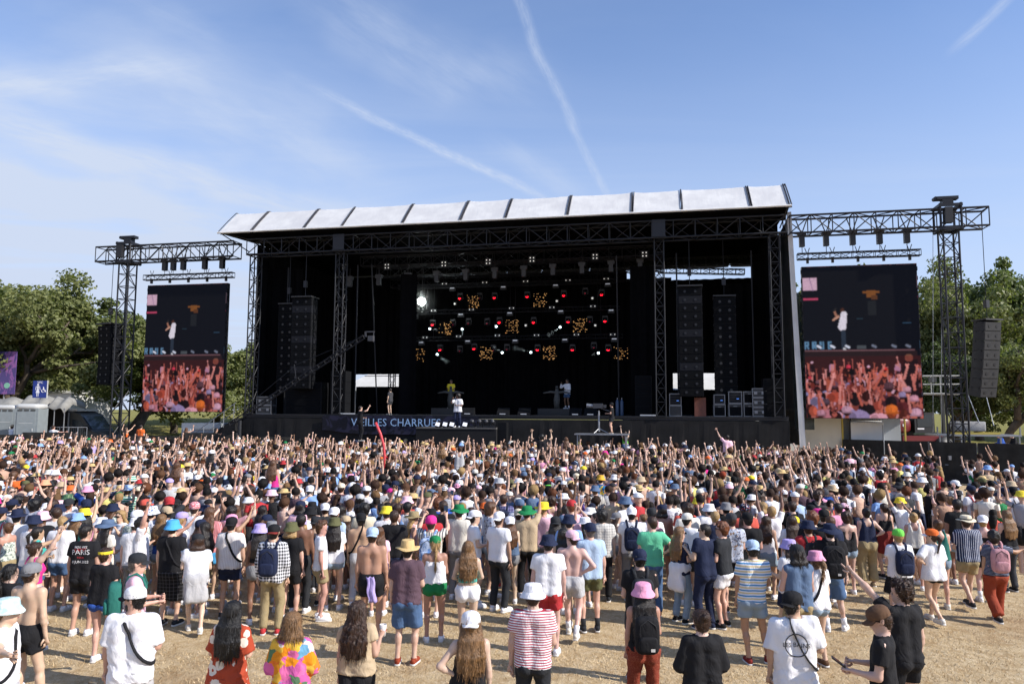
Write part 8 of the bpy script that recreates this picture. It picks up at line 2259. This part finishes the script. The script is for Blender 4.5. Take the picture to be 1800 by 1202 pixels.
for sx in (-2.2, 1.9):
 wl = link('wheel', MB().tube([(0, -.12, 0), (0, .12, 0)], .42, 18).mesh('wheel', M_dark, True), van, (sx, -1.02, .42)); link('hub', MB().tube([(0, -.14, 0), (0, -.11, 0)], .22, 12).mesh('hub', M_steel), wl)
boxo('headlight', M_lgrey, van, (2.6, -.8, 1.25), (.22, .5, .2)); boxo('bumper', M_cab, van, (2.7, 0, .65), (.3, 2.1, .3)); boxo('wing_mirror', M_cab, van, (1.45, -1.3, 2.0), (.12, .2, .35))
link('lettering', text_mesh('lettering', 'QUEST', .42, M_sw, .003), van, (-2.0, -1.115, 2.65), (radians(90), 0, 0)); link('lettering', text_mesh('lettering', 'TT', .42, mat('sky_blue_print', (.1, .3, .75), .6), .003), van, (-.65, -1.115, 2.15), (radians(90), 0, 0))
# white tents and backdrop
for (px, py, Y, w2, h2, lb) in ((44, 640, 74, 6, 9.0, 'large white marquee glimpsed through the left trees'), (136, 678, 58, 2.7, 5.4, 'white truck roof showing behind the camper van'), (40, 690, 72, 6, 6.5, 'white tent wall behind purple poster')):
 b = at(px, py, Y); t = thing('marquee', lb, 'marquee', (b.x, Y, 0), radians(-5), 'white tents behind the trees')
 boxo('wall', M_white, t, (0, 0, h2 * .45), (w2, 5, h2 * .9)); link('canopy', MB().add([(-w2 / 2 - .2, -2.7, h2 * .9), (w2 / 2 + .2, -2.7, h2 * .9), (w2 / 2 + .2, 2.7, h2 * .9), (-w2 / 2 - .2, 2.7, h2 * .9), (0, 0, h2)], [(0, 1, 4), (1, 2, 4), (2, 3, 4), (3, 0, 4)]).mesh('canopy', M_white), t)
M_awn = worn('grey_awning_cloth', (.26, .255, .235), .8, .25, 2)
def awning(px0, px1, py, Y, label, drop=.7, back=True):
 a_ = at(px0, py, Y); b_ = at(px1, py, Y); W_ = b_.x - a_.x; t = thing('awning', label, 'awning', ((a_.x + b_.x) / 2, Y, 0))
 mb = MB(); n_ = 12; z = a_.z
 for i in range(n_ + 1):
  s = i / n_; x = -W_ / 2 + W_ * s; sg = .12 * sin(s * 9) - .5 * (2 * s - 1) ** 4
  mb.v += [(x, -1.2, z - drop + sg * .7), (x, -.3, z + sg), (x, 1.2, z - .3 + sg)]
 for i in range(n_):
  for j in range(2): k = i * 3 + j; mb.f.append((k, k + 3, k + 4, k + 1)); mb.m.append(0)
 o = link('cloth', mb.mesh('cloth', M_awn, True), t); o.modifiers.new('t', 'SOLIDIFY').thickness = .03
 for s in (-.48, 0, .48): rod('post', M_steel, t, (W_ * s, -1.1, ground(Y)), (W_ * s, -1.1, z - drop), .03)
 if back: boxo('dark_back', M_scrim, t, (0, 1.2, (z - .4 + ground(Y)) / 2), (W_, .04, z - .4 - ground(Y)))
awning(-30, 45, 698, 47, 'grey sagging awning at the far left edge'); awning(46, 100, 696, 47.5, 'grey draped awning behind the toilet and WC sign'); awning(98, 134, 698, 47, 'curved pale awning in front of the camper van', back=False)
b = at(8, 655, 52); t = thing('poster', 'purple festival poster panel at the far left edge', 'poster', (b.x, 52, 0))
def f_post(q, p): c = q.coord('Object'); q.put(p.inputs['Base Color'], q.mix(q.smooth(q.noise(c, 2.5, 3, .6, 2), .5, .6), lin('#4a3f78'), lin('#8a5a98')));
boxo('panel', mat('purple_poster', (.1, .06, .2), .6, build=f_post), t, (0, 0, b.z - .0), (1.6, .06, 3.0)); rod('post', M_steel, t, (0, .1, ground(52)), (0, .1, b.z), .05)
link('round_mark', MB().tube([(.25, -.05, b.z - .9), (.25, -.03, b.z - .9)], .2, 16).mesh('round_mark', mat('poster_green', (.2, .45, .35), .6)), t)
# heras fence panels left
M_mesh = mat('fence_mesh_wire', (.3, .31, .32), .5, .5)
def heras(p, q, z0_, label, h_=2.0, grp='temporary fence panels', scrim=None):
 p = Vector(p); q = Vector(q); d = q - p; L = d.length; t = thing('fence_panel', label, 'fence', (p.x, p.y, z0_), atan2(d.y, d.x), grp)
 for a, b_ in (((0, 0, .1), (0, 0, h_)), ((L, 0, .1), (L, 0, h_)), ((0, 0, h_), (L, 0, h_)), ((0, 0, .12), (L, 0, .12)), ((0, 0, h_ / 2), (L, 0, h_ / 2))): rod('frame_tube', M_steel, t, a, b_, .022)
 if scrim:
  mb = MB(); n_ = 14
  for i in range(n_ + 1):
   s = i / n_; dv = .05 * sin(s * 17 + p.x) + .03 * sin(s * 41)
   mb.v += [(s * L, -.05 + dv * .4, .02), (s * L, -.05 + dv, h_ * .55), (s * L, -.05 + dv * .3, h_ + .03)]
  for i in range(n_):
   for j in range(2): k = i * 3 + j; mb.f.append((k, k + 3, k + 4, k + 1)); mb.m.append(0)
  link('scrim_cloth', mb.mesh('scrim_cloth', scrim, True), t)
 else:
  mb = MB()
  for i in range(int(L / .11)): mb.tube([(i * .11 + .05, 0, .12), (i * .11 + .05, 0, h_)], .005, 3, False)
  o = link('wire_mesh', mb.mesh('wire_mesh', M_mesh), t); o['kind'] = 'stuff'
 boxo('foot_block', M_cream, t, (0, 0, .07), (.25, .6, .14))
for k, px in enumerate((92, 108, 124, 140)):
 a_ = at(px, 700, 46); b_ = at(px + 16, 700, 46.2)
 heras((a_.x, 46, 0), (b_.x, 46.2, 0), ground(46) + .15, '%s of four short wire fence panels before the camper van' % ordn[k], 2.1)
M_fscrim = worn('fence_scrim_black', (.028, .028, .027), .9, .35, 2.5, spec=.2)
for k in range(6):
 x0_ = -31.5 + k * 3.1
 heras((x0_, 43.2 + .1 * k, 0), (x0_ + 3.0, 43.3 + .1 * k, 0), ground(44) - .05, '%s low black covered barrier panel from left behind the left crowd' % ordn[k], 1.9 + .15 * sin(k * 2), 'black covered barriers at left', M_fscrim)
# grey container beside the stage left
b = at(366, 745, 46); t = thing('container', 'light grey site cabin under the left video wall', 'container', (b.x, 46.5, ground(46)), SA)
boxo('shell', worn('cabin_grey', (.30, .33, .36), .5, .1, 2), t, (0, 0, 1.3), (2.6, 2.2, 2.5)); boxo('door', M_lgrey, t, (-.9, -1.12, 1.2), (.5, .04, 2.0)); boxo('red_sticker', M_prr, t, (-.9, -1.15, 1.6), (.3, .01, .25)); boxo('cable_tray', M_mesh, t, (.4, -1.13, 2.2), (1.5, .05, .1))
b = at(265, 745, 47); t = thing('crowd_barrier', 'low grey steel barrier on the grass left of the left video wall', 'barrier', (b.x, 46, ground(46)), SA)
for z in (.9, 1.15): rod('rail', M_steel, t, (-1.3, 0, z), (1.3, 0, z), .03)
for a_ in (-1.2, -.4, .4, 1.2): rod('rail_post', M_steel, t, (a_, 0, 0), (a_, 0, 1.15), .03)

# ================================================================== right side: tent, chairs, machine, block, fence
def yv(px, py, v): u, z = onv(px, py, v); return u, z
u0_, z_ = onv(1387, 734, 2.0);
t = sthing('tent_cabin', 'white and cream tent room with yellow frame under the right video wall', 'tent', 21.4, 4.0, 0)
boxo('pale_wall', M_cream, t, (-1.75, -2.0, 1.9), (2.2, .06, 3.6)); boxo('back_wall', worn('tent_inner_pale', (.5, .53, .55), .6, .05, 1), t, (.9, -1.5, 1.9), (3.0, .06, 3.4))
M_yel = mat('yellow_pole', (.55, .42, .08), .5)
for x_ in (-.62, 2.45): rod('frame_post', M_yel, t, (x_, -2.05, .2), (x_, -2.05, 3.7), .05)
rod('frame_post', M_yel, t, (-.6, -2.05, 3.7), (2.5, -2.05, 3.7), .05)
rod('drain_hose', M_dark, t, (-.2, -2.1, 3.6), (-.45, -2.1, .3), .05)
boxo('roof_sheet', M_white, t, (.2, 0, 3.85), (6.4, 4.4, .12))
um_ = (onv(1502, 750, 1.85)[0] + onv(1547, 750, 1.85)[0]) / 2
t = sthing('marquee', 'small white marquee with scalloped eave right of the yellow framed room', 'marquee', um_, 3.6, 0); t.scale = (.42, 1, 1)
link('canopy', MB().add([(-2., -1.8, 3.2), (1.8, -1.8, 3.2), (2.2, 1.8, 3.2), (-2, 1.8, 3.2), (-1.6, 0, 4.0), (1.3, 0, 4.0)], [(0, 1, 5, 4), (1, 2, 5), (2, 3, 4, 5), (3, 0, 4)]).mesh('canopy', M_white), t)
boxo('wall', M_white, t, (-.1, -1.75, 1.6), (3.7, .05, 3.1)); boxo('wall', M_white, t, (1.85, 0, 1.6), (.05, 3.5, 3.1))
mb = MB()
for i in range(14): mb.box((-1.86 + i * .28, -1.83, 3.12), (.24, .02, .14))
link('scalloped_valance', mb.mesh('scalloped_valance', M_white), t)['kind'] = 'stuff'
M_chair = mat('red_vinyl', (.42, .07, .05), .5)
for px, lb in ((1471, 'left red folding lounge chair on edge before the white room'), (1493, 'right red folding lounge chair beside the black fence')):
 b = at(px, 777, 40); t = thing('folding_chair', lb, 'chair', (b.x, 40, ground(40)), radians(-6), 'red lounge chairs')
 link('backrest', superbox((0, 0, 1.75), (.5, .07, 1.0), 14, 8, .5).mesh('backrest', M_chair, True), t, rot=(radians(-8), 0, 0)); boxo('seat', M_chair, t, (0, -.2, 1.15), (.5, .5, .07))
 for s_ in (-1, 1): rod('leg', M_steel, t, (s_ * .24, -.4, 0), (s_ * .24, .1, 1.9), .018); rod('leg', M_steel, t, (s_ * .24, .2, 0), (s_ * .24, -.3, 1.15), .018)
M_red2 = mat('machine_red', (.14, .012, .014), .4)
b = at(1580, 745, 44)
t = thing('telehandler', 'dark red telescopic loader parked behind the black fence', 'loader', (b.x, 44, ground(44) + .9), radians(3))
link('engine_hood', superbox((-.6, 0, 1.75), (2.3, 1.3, 1.0), 18, 10, .5).mesh('engine_hood', M_red2, True), t)
link('cab', MB().box((1.2, 0, 1.9), (1.2, 1.2, 1.2)).mesh('cab', M_dark), t); boxo('cab_window', M_glass, t, (1.2, -.61, 2.0), (.9, .02, .7)); boxo('chassis', M_dark, t, (.4, 0, .95), (4.0, 1.6, .4)); boxo('boom', M_red2, t, (.9, -.7, 1.0), (2.4, .3, .3))
for sx in (-1.0, 2.1):
 wl = link('wheel', MB().tube([(0, -.2, 0), (0, .2, 0)], .55, 20).mesh('wheel', M_dark, True), t, (sx, -.8, .55)); link('hub', MB().tube([(0, -.22, 0), (0, -.18, 0)], .25, 12).mesh('hub', M_red2), wl)
boxo('white_mark', M_sw, t, (-.1, -.66, 1.75), (.12, .01, .15)); boxo('white_mark', M_sw, t, (.95, -.615, 1.55), (.4, .01, .08))
M_conc = worn('pale_concrete', (.33, .33, .33), .9, .2, 3, .02)
b = at(1701, 750, 38.6); t = thing('concrete_ballast', 'grey concrete ballast block beside the right lattice tower', 'concrete block', (b.x, 38.6, b.z - .25), SA)
link('block', superbox((0, 0, .28), (1.45, .8, .5), 16, 8, .12).mesh('block', M_conc, True), t)
boxo('hazard_board', M_yel, t, (.3, 0, -.1), (2.1, .8, .14))
t = thing('platform_frame', 'low steel deck with rails carrying the concrete block', 'platform', (b.x + .3, 38.6, 0), SA)
boxo('deck_board', M_steel, t, (-.1, 0, b.z - .42), (3.9, 1.8, .08))
for sx in (-1.9, -.9, .9, 1.75):
 rod('leg', M_steel, t, (sx, -.85, ground(38)), (sx, -.85, b.z - .45), .04)
for sx in (-2.0, 1.8): rod('corner_post', M_steel, t, (sx, -.85, b.z - .45), (sx, -.85, b.z + .0), .04)
# aerial work basket behind the tower
b = at(1648, 665, 44); t = thing('lift_basket', 'pale steel aerial work basket left of the right tower', 'lift basket', (b.x, 44, b.z - .9), SA)
M_bsk = mat('basket_grey', (.45, .46, .44), .5)
for z in (0, .55, 1.05):
 for y_ in (-.4, .4): rod('rail', M_bsk, t, (-1.1, y_, z), (1.1, y_, z), .03)
 for x_ in (-1.1, 1.1): rod('rail', M_bsk, t, (x_, -.4, z), (x_, .4, z), .03)
for x_ in (-1.1, -.5, 0, .5, 1.1): rod('rail_post', M_bsk, t, (x_, -.4, 0), (x_, -.4, 1.05), .025)
boxo('floor_plate', M_bsk, t, (0, 0, -.04), (2.2, .8, .06)); boxo('control_box', M_van, t, (-.4, -.35, .8), (.4, .2, .3)); rod('lift_mast', M_van, t, (.3, .3, 0), (.3, .3, -b.z + 1.2), .12)
# guy ropes on the right
for k, (a_, c_) in enumerate((((1700, 690, 40), (1722, 745, 38)), ((1732, 690, 40), (1747, 748, 38)), ((1640, 400, 41), (1640, 760, 40)), ((1655, 500, 41), (1655, 765, 40)))):
 p0, p1 = at(*a_), at(*c_); t = thing('guy_rope', ['left slack rope below the right speaker array', 'right slack rope below the right speaker array', 'thin rope hanging left of the right tower', 'thin rope hanging close beside the right tower'][k], 'rope', tuple(p1))
 link('rope', MB().tube([(0, 0, 0), tuple(p0 - p1)], .018, 4).mesh('rope', M_steel), t)
# black scrim fence on the right
A = Vector((17.6, 39.6, 0)); B_ = Vector((23.9, 34.4, 0)); nF = 4
for k in range(nF):
 p0 = A + (B_ - A) * (k / nF); p1 = A + (B_ - A) * ((k + .97) / nF)
 heras(p0, p1, .1, '%s black mesh covered fence panel from left, behind the thin right crowd' % ordn[k], 2.15, 'black covered fence panels at right', M_fscrim)
heras((23.95, 34.3, 0), (27.0, 32.6, 0), .05, 'grey brown covered fence panel at the right frame edge', 2.1, 'black covered fence panels at right', worn('grey_scrim', (.07, .065, .06), .9, .3, 3))
# small barrier in the crowd at right
t = thing('crowd_barrier', 'dark perforated steel barrier standing in the right crowd', 'barrier', (tuple(solve(1533, 862, 1.2)) + (ground(19),)), radians(-75))
boxo('perforated_panel', worn('barrier_dark_steel', (.09, .09, .09), .45, .2, 6, metal=.6), t, (0, 0, .62), (2.0, .04, 1.1));
for s_ in (-1, 1): rod('frame_post', M_steel, t, (s_ * 1.0, 0, 0), (s_ * 1.0, 0, 1.25), .03)
rod('top_rail', M_steel, t, (-1, 0, 1.22), (1, 0, 1.22), .03)
# cyclists far right
for px, c_, lb in ((1763, 'blue', 'cyclist in blue jacket riding behind the right fence'), (1786, 'black', 'cyclist in black riding behind the right fence')):
 b = at(px, 748, 44); zb = .9
 r_, p_ = mk_person(b.x, 44, zb - .1, sex='m', L='front', R='front', legs='sit', byaw=80, lean=25, H=1.75, hair='short', top='long', tc=c_, bot='pants', bc='black', label=lb, res=2)
 t = thing('bicycle', 'bicycle ridden by the %s' % ' '.join(lb.split()[:4]), 'bicycle', (b.x - .2, 44, zb - .35), radians(170), 'bicycles')
 for sx in (-.52, .52):
  ring = MB().tube([(sx + .33 * cos(i * pi / 8), 0, .34 + .33 * sin(i * pi / 8)) for i in range(17)], .02, 5, False); link('wheel', ring.mesh('wheel', M_dark), t)
 link('frame', MB().tube([(-.52, 0, .34), (-.15, 0, .8), (.4, 0, .8), (.52, 0, .34)], .02).tube([(-.15, 0, .8), (0, 0, .35), (.4, 0, .8)], .02).tube([(-.52, 0, .34), (0, 0, .35)], .02).mesh('frame', M_dark), t)
 link('handlebar', MB().tube([(.42, -.25, .98), (.45, 0, .95), (.42, .25, .98)], .015).mesh('handlebar', M_dark), t)
# perimeter grey truck side far right behind trees and pale building bits behind left trees
print('objects', len(bpy.data.objects))
